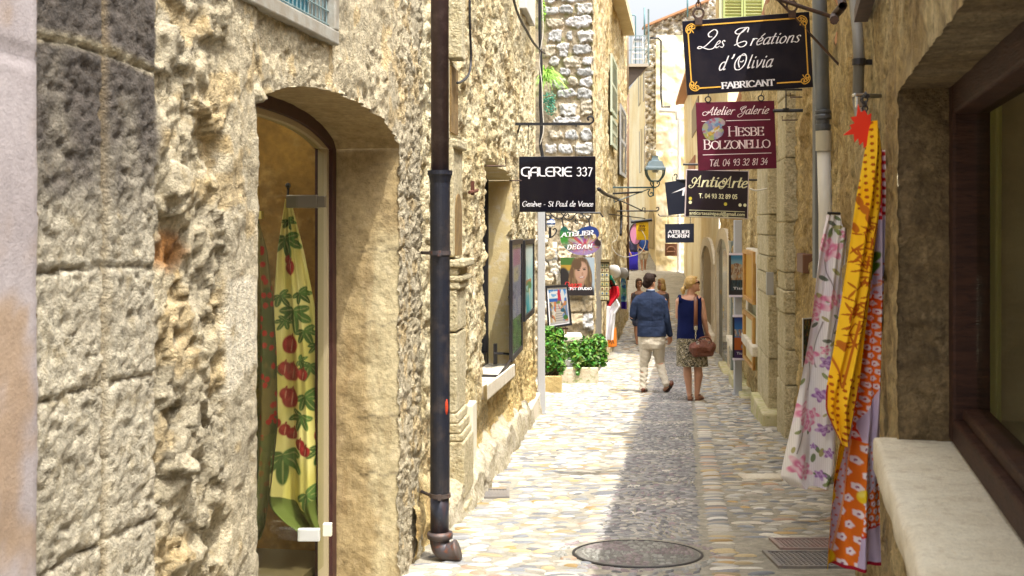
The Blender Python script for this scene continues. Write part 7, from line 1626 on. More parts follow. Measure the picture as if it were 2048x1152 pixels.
def paint_fig(X, Y, T):
    c = lerp((.8, .7, .3), (.64, .55, .17), sstep(-.3, .3, fbm(X * .03, Y * .008, o=2, seed=430)))
    for q in ((570, 475, 42, .2), (588, 620, 44, .1), (570, 640, 22, -.6), (560, 590, 26, .6), (610, 660, 30, .4), (620, 730, 30, -.3), (612, 790, 34, .5), (605, 830, 34, -.4), (565, 910, 56, .0), (615, 985, 38, .7), (640, 900, 30, -.3), (555, 735, 18, .5), (600, 585, 26, .7), (600, 720, 20, 1.2), (575, 440, 20, .4), (630, 690, 22, .2)): c = fig_leaf(c, X, Y, *q)
    for x_, y_, a_, b_ in FG: c = put(c, ell(X, Y, x_, y_, a_, b_), (.28, .012, .02)); c = put(c, ell(X, Y, x_ - 3, y_ - 4, a_ * .4, b_ * .45, 0, .6) * .6, (.45, .05, .05)); c = put(c, ell(X, Y, x_ + 2, y_ - b_ * .95, 2, 5, .3), (.25, .05, .03)); c = put(c, ell(X, Y, x_ + 1, y_ + 2, 1.2, b_ * .7, .15) * .7, (.6, .3, .2))
    g_ = (Y > 985 + np.abs(X - 540) * .35 * 0 + (X - 545) * .55); c = put(c, g_ * (X < 615), (.1, .13, .03)); return put(c, (X > 640 - (Y - 950) * .4) * (Y > 1000) * 1., (.1, .13, .03))
ol = [(398, 572, 580), (420, 568, 586), (500, 556, 606), (600, 549, 626), (700, 545, 641), (800, 543, 650), (900, 542, 656), (980, 541, 658), (1010, 542, 658), (1040, 572, 658), (1060, 605, 657)]
cloth('fabric', Dk, ol, paint_fig, lambda T, K, X, Y: (.01 + .05 * K) * np.sin(T * 11 + 1) + .012 * np.sin(T * 29), r, (120, 380))
r = root('printed_curtain', 'dark green and red patterned cloth hanging at the left behind the glass door', 'curtain', P(515, 430, 5.6))
def paint_dark(X, Y, T):
    c = lerp((.07, .08, .025), (.16, .12, .04), sstep(-.2, .3, fbm(X * .06, Y * .02, o=3, seed=440))); rd = worley(X * .075, Y * .05, seed=441); c = put(c, (rd[0] < .3) * (X > 522) * (rd[2] > .35) * 1., (.36, .02, .02)); z = np.abs(np.mod(Y + 8 * np.sin(X * .6), 11) - 5.5) < 1.6; c = put(c, z * (X < 520) * .8, (.34, .26, .08)); return put(c, (Y > 870) * .7, (.1, .12, .03))
ol = [(425, 500, 512), (500, 495, 534), (600, 490, 546), (700, 488, 553), (850, 486, 556), (960, 486, 545), (1060, 486, 530), (1085, 486, 518)]
cloth('fabric', 5.6, ol, paint_dark, lambda T, K, X, Y: .04 * np.sin(T * 12 + K) * (.3 + K), r, (80, 300))
b = MB(); b.tube([P(576, 398, 5.7), P(576, 372, 5.7), P(574, 371, 6.2)], .006, 6); b.ball(P(576, 371, 5.7), .014, 8); o = b.build('wall_hook', m_black); tag(o, 'small black hook holding the fig curtain inside the shop', 'wall hook')
b = MB(); b.box(P(503, 395, 5.9), (.06, .05, .1)); b.box(P(507, 430, 5.9), (.09, .06, .04)); b.box(P(500, 412, 5.92), (.03, .03, .2)); o = b.build('wall_light', mat('pale yellow card', (.7, .55, .15), .6)); tag(o, 'small pale yellow card and shelf at the left edge inside the shop', 'card')
# inside the near shop window on the right
def wall_cloth(name, w, D0, D1, z0, z1, off, par, m_):
    D, Zz = np.meshgrid(np.linspace(D0, D1, 60), np.linspace(z1, z0, 20)); V = w.pt(D, Zz, off + .03 * np.sin(D * 40)); return np_mesh(name, V, gridq(20, 60), m_, par)
r = root('window_curtain', 'olive curtain hanging in folds inside the near shop window', 'curtain', P(1976, 862, 3.6)); cloth('fabric', 3.6, [(120, 1952, 2004), (500, 1950, 2002), (862, 1950, 2002)], lambda X, Y, T: np.broadcast_to(np.array((.8, .78, .4)), X.shape + (3,)), lambda T, K, X, Y: .012 * np.sin(T * 19), r, (40, 60))

# ================================================================ goods on the far left house
Dg = 22.2
r = root('card_rack', 'tall narrow rack of small framed cards on the long rubble house', 'card rack', P(1209, 602, Dg)); b = MB(); pbox(b, 1200, 522, 1219, 602, Dg + .05, .06); pbox(b, 1199, 519, 1221, 524, Dg, .14); b.build('frame', mat('olive brown rack', (.12, .085, .03), .6), r)
rg = random.Random(5)
for i in range(8):
    for j in range(2):
        x, y = 1201.2 + j * 8.6, 527 + i * 9.3; b = MB(); pbox(b, x, y, x + 7.4, y + 7.8, Dg - .01, .02); pc = b.build('card', mat('card gold %d' % (rg.randint(0, 2)), [(.5, .42, .18), (.56, .5, .28), (.42, .36, .16)][rg.randint(0, 2)], .6), r); b = MB(); pbox(b, x + 2, y + 2, x + 5.4, y + 5.8, Dg - .024, .006); b.build('picture', mat('card ink %d' % (i % 4), [(.1, .16, .12), (.2, .1, .06), (.08, .14, .22), (.3, .28, .2)][i % 4], .6), pc)
def hang(name, label, cat, D, ol, paint, amp=.05, n=(50, 80), m=None, fr_=9):
    r = root(name, label, cat, P(ol[0][1], ol[0][0], D)); cloth('fabric', D, ol, paint, lambda T, K, X, Y: amp * np.sin(T * fr_ + 2 * K) + amp * .4 * np.sin(T * 23 + 5 * K), r, n, m); return r
one = lambda c, s=.1: (lambda X, Y, T: np.asarray(c)[None, None] * (1 + s * fbm(X * .3, Y * .1, o=2, seed=450))[..., None])
hang('dress', 'white cotton dress hanging on the long rubble house above an orange bag', 'dress', 23.6, [(598, 1217, 1232), (606, 1212, 1240), (618, 1212, 1241), (622, 1212, 1233), (650, 1212, 1229), (680, 1211, 1227)], one((.78, .77, .8), .06), .06)
def pr(X, Y, T): c = blotch(X, Y, [(.01, .01, .012), (.02, .015, .02), (.5, .02, .02), (.02, .1, .07), (.01, .01, .01), (.4, .3, .2)], .16, 460); c = put(c, ((X - 1212) + (Y - 548) * .2 > 12 + 6 * np.sin(Y * .2)) * (Y > 572) * 1., (.55, .015, .03)); return put(c, (Y < 560) * (X < 1224) * 1., (.02, .3, .2))
hang('scarf', 'black and red printed scarf hung above the white dress', 'scarf', 23.2, [(550, 1213, 1222), (560, 1212, 1228), (575, 1216, 1238), (590, 1214, 1240), (600, 1213, 1232), (612, 1213, 1222)], pr, .06)
def pb_(X, Y, T): c = blotch(X, Y, [(.1, .3, .42), (.2, .45, .5), (.3, .5, .3), (.06, .16, .4), (.5, .6, .6), (.15, .4, .3)], .2, 461); return put(c, (Y > 603) * 1., (.06, .02, .3)) if True else c
hang('scarf', 'blue and turquoise printed scarf hanging at the far end of the rubble house', 'scarf', 29.5, [(552, 1243, 1250), (565, 1241, 1252), (590, 1241, 1253), (614, 1242, 1254), (618, 1243, 1254)], pb_, .06)
r = root('tote_bag', 'orange cloth bag hanging below the white dress', 'bag', P(1222, 690, 23.9)); b = MB(); q = [(1215, 676), (1232, 654), (1233, 693), (1216, 695)]; b.quadbox([P(x_, y_, 23.9) for x_, y_ in q], (.02, .12, 0)); b.build('pouch', mat('orange canvas', (.72, .2, .015), .8), r, bevel=.01); b = MB(); b.tube([Vector(p) for p in spline([P(x_, y_, 23.86) for x_, y_ in ((1219, 674), (1222, 664), (1228, 656))], 5)], .012, 5); b.build('handle', mat('orange canvas', (.72, .2, .015), .8), r); b = MB(); b.tube([P(x_, y_, 23.85) for x_, y_ in ((1219, 686), (1221, 681), (1223, 688), (1226, 680), (1228, 687))], .012, 5); b.build('print', m_black, r)
for label, px, py, D in (('wide white sun hat hanging above the black and red scarf', 1228, 543, 24.5), ('white sun hat with a dark band hanging above the turquoise scarf', 1246, 546, 29)):
    r = root('sun_hat', label, 'hat', P(px, py, D)); c = P(px, py, D); R = Matrix.Rotation(RAD(-60), 3, 'X') @ Matrix.Rotation(RAD(25), 3, 'Y'); b = MB(); b.lathe([(.15, -.01), (.15, 0), (.11, .015), (.1, .1), (.06, .13), (.001, .135)], c, 20, 0, R); b.build('straw', mat('white straw', (.7, .7, .7), .8), r, smooth=True)
    b = MB(); b.lathe([(.112, .02), (.112, .045)], c, 20, 0, R); b.build('band', m_black, r)
# ================================================================ people
m_skin = mat('sunlit skin', (.5, .27, .17), .55, c2=(.46, .23, .14), vscale=6); m_tan = mat('tanned skin', (.36, .17, .09), .5, c2=(.4, .2, .11), vscale=6)
m_hairb = mat('dark brown hair', (.014, .009, .008), .7, spec=.12, streak=(60, 60, 6), c2=(.035, .02, .014), vscale=3); m_blond = mat('blonde hair', (.5, .34, .12), .45, streak=(50, 50, 8), c2=(.38, .23, .07), vscale=3); m_brown = mat('brown hair', (.06, .03, .015), .45, streak=(50, 50, 8), c2=(.1, .05, .02), vscale=3)
def limbf(mb, pts, rs, n=14, flat=1.0):
    mb.limb(pts, rs, n)
def hand(mb, w, d, n, thumb=1, curl=.5, s=1.0):
    """palm, four bent fingers of different length and a thumb that leaves the side of the palm"""
    w = Vector(w); d = Vector(d).normalized(); n = Vector(n); n = (n - d * n.dot(d)).normalized(); sd = d.cross(n)
    for i, (off, L) in enumerate(((-.036, .066), (-.012, .078), (.012, .073), (.035, .058))):
        k = w + d * (.088 - .008 * abs(i - 1.3)) * s + sd * off * s
        mb.limb([w + d * .005 * s + sd * off * .55 * s, k], [.015 * s, .0125 * s], 8)
        a, p, pts = curl * .5, k, [k]
        for f in (.42, .32, .26): p = p + (d * math.cos(a) + n * math.sin(a)) * L * f * 1.12 * s; pts.append(p); a += curl
        mb.limb(pts, [.0095 * s, .009 * s, .0085 * s, .0075 * s], 8)
    t0 = w + d * .022 * s + sd * .03 * thumb * s; mb.limb([t0, t0 + (d * .5 + sd * thumb * .75 + n * .3).normalized() * .04 * s, t0 + (d * .8 + sd * thumb * .5 + n * .5).normalized() * .07 * s], [.012 * s, .0105 * s, .0085 * s], 8)
def head(mb, c, fw, s=1.0, pitch=0.):
    """skull, jaw, nose, lips, brow and ears, facing fw"""
    c = Vector(c); f = Vector(fw).normalized(); rt = f.cross(Vector((0, 0, 1))).normalized(); R = Matrix((rt, f, Vector((0, 0, 1)))).transposed() @ Matrix.Rotation(-pitch, 3, 'X')
    at = lambda x, y, z: c + R @ (Vector((x, y, z)) * s)
    mb.ball(at(0, -.012, .025), .093 * s, 20, sc=(.82, 1.0, .98), R=R); mb.ball(at(0, .018, -.045), .07 * s, 18, sc=(.86, .95, 1.05), R=R)
    mb.limb([at(0, .085, .012), at(0, .103, -.018), at(0, .092, -.028)], [.008 * s, .012 * s, .011 * s], 8); mb.limb([at(-.022, .078, -.058), at(.022, .078, -.058)], [.009 * s, .009 * s], 8)
    mb.ball(at(0, .07, -.095), .024 * s, 10, R=R); mb.limb([at(-.035, .077, .028), at(.035, .077, .028)], [.011 * s, .011 * s], 8)
    for k in (-1, 1): mb.ball(at(k * .077, -.01, -.012), .03 * s, 10, sc=(.3, .6, 1.0), R=R)
    return at, R
def face_parts(par, at, R, s=1.0, lips=(.4, .12, .1), smile=False):
    for k in (-1, 1):
        b = MB(); b.ball(at(k * .03, .077, .008), .0105 * s, 10, sc=(1.25, .6, .75), R=R); b.build('eye', mat('eye', (.05, .03, .02), .2), par, smooth=True)
        b = MB(); b.tube([at(k * .014, .09, .03), at(k * .03, .089, .036), at(k * .046, .08, .03)], .004 * s, 5); b.build('eyebrow', m_brown, par, smooth=True)
    b = MB(); b.tube([at(-.024, .083, -.052), at(0, .093, -.058), at(.024, .083, -.052)], .0055 * s, 6); b.build('lips', mat('lips %s' % smile, lips, .4), par, smooth=True)
    if smile: b = MB(); b.tube([at(-.018, .0895, -.054), at(0, .0975, -.059), at(.018, .0895, -.054)], .0035 * s, 6); b.build('teeth', m_white, par, smooth=True)
def wrinkle(a, fx, fz, seed):
    def f(co): n = fbm(co[:, 0] * fx, co[:, 1] * fx, co[:, 2] * fz, o=3, seed=seed); m_ = fbm(co[:, 0] * fx + 9, co[:, 1] * fx, co[:, 2] * fz, o=3, seed=seed + 3); return co + np.stack([n * a, m_ * a, n * 0], -1)
    return f
def hairmesh(name, blobs, par, m_, vox=.007, seed=1, amp=.004):
    b = MB(); [b.ball(c, r, 14, sc=sc) if len(q) == 0 else None for c, r, sc, *q in blobs]
    def sh(co): return co + (amp * fbm(co[:, 0] * 70, co[:, 1] * 70, co[:, 2] * 18, o=3, seed=seed))[:, None] * np.array((1, 1, .6))
    return b.remesh(name, m_, par, vox, 1, sh)

# ---- the man in the blue jacket
D = 17.45; q = lambda x, y, dy=0.: P(x, y, D, dy)
pm_ = root('person', 'man with dark hair in blue jacket and beige trousers walking away up the street', 'person', (q(1300, 787).x, D, float(gz(D))))
b = MB(); hc = q(1300.5, 564, -.02); at, R = head(b, hc, (.75, .66, 0), 1.0)
b.limb([q(1300, 577, -.01), q(1300, 590, -.0)], [.057, .062], 14)
b.limb([q(1301, 592, -.02), q(1302, 640, -.01), q(1303, 672)], [.075, .085, .1], 14); b.limb([q(1280, 600), q(1322, 600)], [.045, .045], 12)
la = [q(1273, 602), q(1265, 634, -.02), q(1277, 636, -.24)]; ra = [q(1327, 602), q(1334, 640, .02), q(1340.5, 671, -.03)]
b.limb(la, [.05, .04, .03], 12); b.limb(ra, [.05, .04, .029], 12)
hand(b, la[2] + (la[2] - la[1]).normalized() * .02, la[2] - la[1], (.3, 0, -1), 1, .6); hand(b, ra[2] + Vector((0, 0, -.005)), (.05, .12, -1), (-.6, .8, 0), -1, .55)
ll = [q(1290, 684), q(1288.5, 732, -.03), q(1286, 778, .02)]; rl = [q(1317, 684), q(1321, 727, -.06), q(1330, 764, .16)]
b.limb(ll, [.085, .06, .04], 12); b.limb(rl, [.085, .06, .04], 12)
b.limb([ll[2], q(1287, 784, .02), q(1291, 786, -.14)], [.035, .035, .028], 10); b.limb([rl[2], q(1332, 768, .16), q(1329, 779, .03)], [.035, .035, .028], 10)
b.remesh('body', m_skin, pm_, .0065, 2)
face_parts(pm_, at, R)
bl = []
for (x, y, z), r_, sc in (((0, -.02, .04), .1, (.9, 1.02, .92)), ((0, .02, .085), .07, (.95, 1.0, .6)), ((.01, .055, .085), .045, (1.2, .8, .6)), ((0, -.072, -.025), .06, (1.15, .6, 1.1)), ((.05, -.045, -.015), .04, (.6, .9, 1.0)), ((-.05, -.045, -.015), .04, (.6, .9, 1.0)), ((.035, .03, .1), .04, (1, 1, .6)), ((-.03, -.01, .11), .045, (1, 1, .6))): bl.append((at(x, y, z), r_, sc))
hairmesh('hair', bl, pm_, m_hairb, .006, 3, .005)
b = MB()      # jacket: back, sleeves and hem in one
s = D / F
rows = [(1300, 584, 13, .065), (1300, 590, 22, .085), (1300, 596, 27, .105), (1300, 606, 28.5, .12), (1300.5, 622, 27, .125), (1301, 640, 26, .12), (1302.5, 656, 28, .13), (1303, 672.5, 29.5, .142)]
b.loft([(q(x, y).x, D, q(x, y).z, w * s, d, 2.5) for x, y, w, d in rows], 28)
b.limb([q(1277, 598), q(1270.5, 606), q(1265, 632, -.01), q(1267, 636, -.05), q(1275, 635, -.2)], [.058, .06, .053, .052, .046], 16)
b.limb([q(1322, 598), q(1328, 606), q(1333.5, 640, .02), q(1340, 669, -.02)], [.057, .059, .05, .043], 16)
def jk(co):
    co = wrinkle(.006, 9, 14, 501)(co); z = co[:, 2]; x = co[:, 0] - q(1301, 0).x
    seam = np.exp(-(x / .006) ** 2) * (co[:, 1] < D) * .006; co[:, 1] += seam
    for zz in (zat(D, 641), zat(D, 653)): co[:, 1] += .003 * np.exp(-((z - zz - .05 * np.abs(x)) / .012) ** 2) * (co[:, 1] < D)
    return co
m_jacket = mat('blue cotton jacket', (.015, .024, .055), .85, c2=(.02, .032, .07), vscale=5, var=.12, bump=.25, bscale=160, bump2=.15, b2scale=14, spec=.2)
b.remesh('jacket', m_jacket, pm_, .0085, 2, jk)
b = MB(); b.loft([(q(1301, 588).x, D + .005, q(0, 588).z, .082, .075), (q(1301, 583).x, D + .005, q(0, 583).z, .07, .066), (q(1301, 580).x, D, q(0, 580).z, .066, .062)], 20, caps=False); so = b.build('collar', m_jacket, pm_, smooth=True, recalc=False); mo = so.modifiers.new('t', 'SOLIDIFY'); mo.thickness = .01
b = MB(); b.loft([(q(1301, 582).x, D, q(0, 582).z, .064, .06), (q(1301, 578).x, D, q(0, 578).z, .061, .058)], 20, caps=False); so = b.build('shirt_collar', mat('pale shirt', (.5, .56, .68), .7), pm_, recalc=False); mo = so.modifiers.new('t', 'SOLIDIFY'); mo.thickness = .006
b = MB(); b.loft([(q(1303, 666).x, D, q(0, 666).z, 26 * s, .125, 2.4), (q(1303.5, 676).x, D, q(0, 676).z, 27 * s, .13, 2.4), (q(1304, 688).x, D, q(0, 688).z, 27 * s, .135, 2.4), (q(1304, 697).x, D, q(0, 697).z, 25 * s, .12, 2.2)], 24)
b.limb([q(1291, 688), q(1291, 706), q(1288.5, 733, -.03), q(1287, 755, -.01), q(1286, 776, .02)], [.094, .09, .066, .058, .056], 18)
b.limb([q(1317, 688), q(1318, 704, -.02), q(1321, 728, -.06), q(1325.5, 748, .06), q(1330, 765, .15)], [.094, .09, .066, .058, .054], 18)
def tr(co):
    co = wrinkle(.007, 8, 16, 511)(co); k = sstep(zat(D, 690), zat(D, 760), co[:, 2]); return co + np.stack([.006 * np.sin(co[:, 2] * 90 + co[:, 0] * 30) * k, 0 * k, 0 * k], -1)
b.remesh('trousers', mat('beige chinos', (.6, .54, .44), .8, c2=(.54, .48, .38), vscale=5, var=.1, bump=.3, bscale=120, bump2=.5, b2scale=18), pm_, .0085, 2, tr)
m_shoe = mat('brown leather shoes', (.14, .04, .018), .35, c2=(.1, .03, .014), vscale=9); m_sole = mat('dark sole', (.03, .02, .015), .7)
def shoe(a, t, par, up=(0, 0, 1)):
    """leather shoe from heel a to toe t"""
    a, t = Vector(a), Vector(t); d = (t - a).normalized(); u = Vector(up); u = (u - d * u.dot(d)).normalized(); L = (t - a).length; b = MB()
    b.limb([a + u * .045, a + d * L * .3 + u * .045, a + d * L * .62 + u * .03, a + d * L * .88 + u * .022], [.037, .039, .041, .03], 14); b.limb([a + u * .075 + d * .02, a + u * .045 + d * .03], [.036, .037], 12); b.remesh('shoe', m_shoe, par, .006, 2)
    sd = d.cross(u); b = MB(); pts = [(0, -.03), (0, .03), (.3, .032), (.65, .045), (.9, .035), (1.02, .0), (.9, -.035), (.65, -.045), (.3, -.032)]; b.quadbox([a + d * L * x + sd * y for x, y in pts], u * .018); b.build('sole', m_sole, par, bevel=.003)
z0 = float(gz(D)) + .012
shoe(Vector((q(1285.5, 0).x, D - .05, z0)), Vector((q(1294, 0).x, D + .2, z0 + .0)), pm_); shoe(q(1338, 770, .19), Vector((q(1329, 0).x, D - .0, z0)), pm_, (.5, -.7, 1))

# ---- the woman with the handbag
D = 16.05
pw_ = root('person', 'woman with blonde ponytail in navy top and patterned skirt looking to the right', 'person', (q(1384, 800).x, D, float(gz(D))))
s = D / F; b = MB(); hc = q(1384.5, 568.5, 0); at, R = head(b, hc, (1, .18, 0), .97, -.22)
b.limb([q(1382, 579, .0), q(1381, 592, .0)], [.05, .056], 14)
b.loft([(q(x, y).x, D, q(0, y).z, w * s, d, 2.3) for x, y, w, d in ((1381, 589, 9, .05), (1380.5, 593, 17, .07), (1380, 598, 22, .085), (1380, 606, 23, .095), (1380, 640, 20, .09), (1382, 672, 25, .11), (1384, 700, 27, .12))], 24)
ra = [q(1401, 601), q(1408, 638, .01), q(1413.5, 664, -.03)]; la = [q(1358.5, 601), q(1357.5, 634, -.06), q(1367, 642, -.28)]
b.limb([q(1395, 597), ra[0], q(1405, 620), ra[1], ra[2]], [.05, .054, .05, .042, .029], 14); b.limb([q(1365, 597), la[0], la[1], la[2]], [.048, .05, .04, .029], 14)
hand(b, ra[2] + Vector((.005, 0, -.01)), (.35, .05, -1), (-.5, -.6, -.4), 1, .75, .93); hand(b, la[2], (.5, .8, 0), (0, 0, -1), 1, .5, .93)
ll = [q(1374, 700), q(1374, 731, .01), q(1374.5, 748, .03), q(1377, 772, .02), q(1378.5, 791, .02)]; rl = [q(1395, 700), q(1395, 731, .01), q(1396.5, 750, .03), q(1394.5, 772, .02), q(1393, 792, .02)]
b.limb(ll, [.075, .053, .058, .042, .031], 16); b.limb(rl, [.075, .054, .06, .043, .031], 16)
zf = float(gz(D)) + .02
for x, tx, dy in ((1378.5, 1384, .03), (1393, 1406, .03)):
    a = Vector((q(x, 0).x, D - dy, zf + .03)); t = Vector((q(tx, 0).x, D + .13, zf + .012)); b.limb([a + Vector((0, 0, .03)), a, a.lerp(t, .5) + Vector((0, 0, .012)), t], [.03, .032, .032, .024], 12)
    for k in range(5): c = t + Vector((-.03 + .016 * k, .015 - .008 * abs(k - 1), -.002)); b.limb([c, c + Vector((.004, .035 - .004 * k, 0))], [.009, .008], 6)
b.remesh('body', mat('fair sunlit skin', (.52, .29, .19), .5, c2=(.48, .24, .15), vscale=7), pw_, .0065, 2)
face_parts(pw_, at, R, .97)
bl = [(at(*p), r_, sc) for p, r_, sc in (((0, -.022, .04), .098, (.86, 1.0, .9)), ((0, -.07, .0), .06, (1, .7, .9)), ((0, .035, .088), .05, (1.2, .9, .5)), ((.06, -.03, .02), .04, (.5, 1.2, .8)), ((-.06, -.03, .02), .04, (.5, 1.2, .8)), ((0, -.115, -.02), .035, (.9, 1.0, .9)), ((0, -.15, -.045), .038, (.9, 1.0, 1.1)), ((0, -.155, -.075), .03, (.9, .9, 1.2)))]
hairmesh('hair', bl, pw_, m_blond, .006, 7, .004)
b = MB(); ring(b, at(0, -.118, -.02), .03, .008, 12, ax='x'); b.build('hair_tie', m_black, pw_, smooth=True)
b = MB()
for k in (-1, 1): b.ball(at(k * .034, .09, .006), .027, 12, sc=(1.0, .25, .72), R=R); b.tube([at(k * .06, .082, .012), at(k * .08, .03, .016), at(k * .08, -.02, .012)], .004, 6)
b.tube([at(-.012, .094, .01), at(.012, .094, .01)], .004, 6); b.build('sunglasses', mat('dark sunglasses', (.015, .01, .008), .15), pw_, smooth=True)
b = MB(); b.loft([(q(x, y).x, D, q(0, y).z, w * s, d, 2.4) for x, y, w, d in ((1380, 600, 22, .092), (1380, 606, 24, .104), (1379, 622, 23.4, .112), (1379, 640, 22.5, .105), (1380, 658, 25, .118), (1382, 680.5, 28, .132))], 32, caps=False)
for i, v in enumerate(b.v):
    x, y, z = v
    if i < 32: k = (x - q(1380, 0).x) / (22 * s); b.v[i] = (x, y, z + .052 * abs(k) ** 2.2 - .0)
so = b.build('top', mat('navy jersey', (.003, .007, .05), .85, c2=(.005, .01, .065), vscale=6, bump=.2, bscale=150, bump2=.3, b2scale=11, spec=.15), pw_, smooth=True, recalc=False); mo = so.modifiers.new('t', 'SOLIDIFY'); mo.thickness = .006; mo = so.modifiers.new('s', 'SUBSURF'); mo.levels = mo.render_levels = 2
for xx, y0_, y1_ in ((1358, 601, 590), (1393, 603, 589)):
    b = MB(); b.tube([q(xx, y0_ + 4, .1), q(xx + (.5 if xx < 1370 else -.5), (y0_ + y1_) / 2, .085), q(xx + (1.5 if xx < 1370 else -1.5), y1_, .0), q(xx, y0_, -.1)], .02, 10, flat=((1, 0, 0), .3)); b.build('shoulder_strap', MATS['navy jersey'], pw_, smooth=True)
b = MB(); b.loft([(q(x, y).x, D, q(0, y).z, w * s, d, 2.6) for x, y, w, d in ((1382, 676, 27, .128), (1383, 690, 29, .14), (1384, 712, 30, .147), (1384.5, 731, 30.6, .15))], 120, caps=False)
# finer rows for the print
sk = MB(); rows = []
for y in np.linspace(676, 731.5, 70): k = (y - 676) / 55; rows.append((q(1382 + 2.5 * k, y).x, D, q(0, y).z, (27 + 3.6 * k ** .6) * s, .128 + .022 * k, 2.6))
sk.loft(rows, 150, caps=False); o = sk.build('skirt', mat('patterned skirt', (1, 1, 1), .8, attr=True), pw_, smooth=True, recalc=False)
def skp(co):
    a = np.arctan2(co[:, 1] - D, co[:, 0] - q(1384, 0).x) * .3 * 18; z = co[:, 2] * 18; f1, f2, idd = worley(a, z, seed=520); sp = np.sin(f1 * 22 + 2 * np.sin(a * 3)); n = fbm(a * 2, z * 2, o=3, seed=521)
    c = np.where((sp + .5 * n > .25)[:, None], np.where((n > .15)[:, None], (.5, .44, .33), (.34, .29, .16)), (.022, .018, .014)); return c
vcol(o, skp); mo = o.modifiers.new('t', 'SOLIDIFY'); mo.thickness = .006
for a_, t_ in (((1378.5, .03), (1384.5, .15)), ((1393, .03), (1407, .15))):
    b = MB(); A = Vector((q(a_[0], 0).x, D - a_[1] - .03, zf - .006)); T = Vector((q(t_[0], 0).x, D + t_[1], zf - .008)); d = (T - A).normalized(); sd = d.cross(Vector((0, 0, 1))); L = (T - A).length
    b.quadbox([A + d * L * x + sd * y for x, y in ((0, -.03), (0, .03), (.5, .036), (.85, .04), (1.05, 0), (.85, -.04), (.5, -.036))], (0, 0, .016)); an = A + d * .05 + Vector((0, 0, .075))
    b.tube([an + (d * math.cos(k) + sd * math.sin(k)) * .037 for k in np.arange(12) * math.pi / 6], .006, 5, closed=True); m1 = A + d * L * .6
    for k in (-1, 1): b.tube([m1 + sd * k * .036, m1 + Vector((0, 0, .045)), an + d * .035 + Vector((0, 0, -.01))], .007, 5)
    b.build('sandal', mat('brown sandal leather', (.16, .055, .025), .5), pw_)
# her handbag
hb = root('handbag', 'brown leather shoulder bag with long strap hanging at the woman\'s right hip', 'bag', q(1400, 712, .2)); m_bag = mat('brown leather bag', (.14, .04, .02), .32, c2=(.2, .065, .035), vscale=14, bump=.5, bscale=40, bump2=.8, b2scale=14)
b = MB(); bc = q(1401, 693, .19); b.ball(bc, .115, 20, sc=(1.1, .55, 1.0)); b.limb([q(1386, 694, .19), q(1415, 692, .16)], [.09, .09], 14); b.limb([q(1387, 702, .2), q(1415, 702, .17)], [.062, .062], 12)
def bg_(co): x = co[:, 0]; z = co[:, 2]; return co + np.stack([0 * x, -.012 * ridge(x * 13 + z * 5, z * 5, o=2, seed=530) * sstep(zat(D, 712), zat(D, 680), z), .006 * fbm(x * 20, z * 12, o=2, seed=531)], -1)
b.remesh('pouch', m_bag, hb, .008, 2, bg_)
b = MB(); b.tube([q(1390, 592, -.07), q(1389.5, 587.5, .02), q(1389, 600, .115), q(1388.5, 625, .135), q(1388, 652, .145)], .026, 8, flat=((1, 0, 0), .18)); b.build('strap', mat('tan strap leather', (.17, .06, .025), .45), hb, smooth=True)
b = MB(); b.box(q(1388, 654, .15), (.05, .012, .05)); b.build('buckle', mat('silver buckle', (.7, .68, .62), .25, metal=.9), hb, bevel=.004); b = MB(); chain(b, q(1388, 658, .15), q(1387, 676, .17), 4, .014, .004); b.build('chain', MATS['silver buckle'], hb)
b = MB(); b.tube([Vector(p) for p in spline([q(1390, 680, .24), q(1396, 672, .25), q(1408, 671, .25), q(1416, 676, .22), q(1418, 684, .2)], 5)], .011, 8); b.build('handle', m_bag, hb, smooth=True)
for c_ in (q(1390, 682, .25), q(1413, 684, .23)): b = MB(); ring(b, c_, .018, .005, 12, ax='z'); b.build('ring', MATS['silver buckle'], hb)

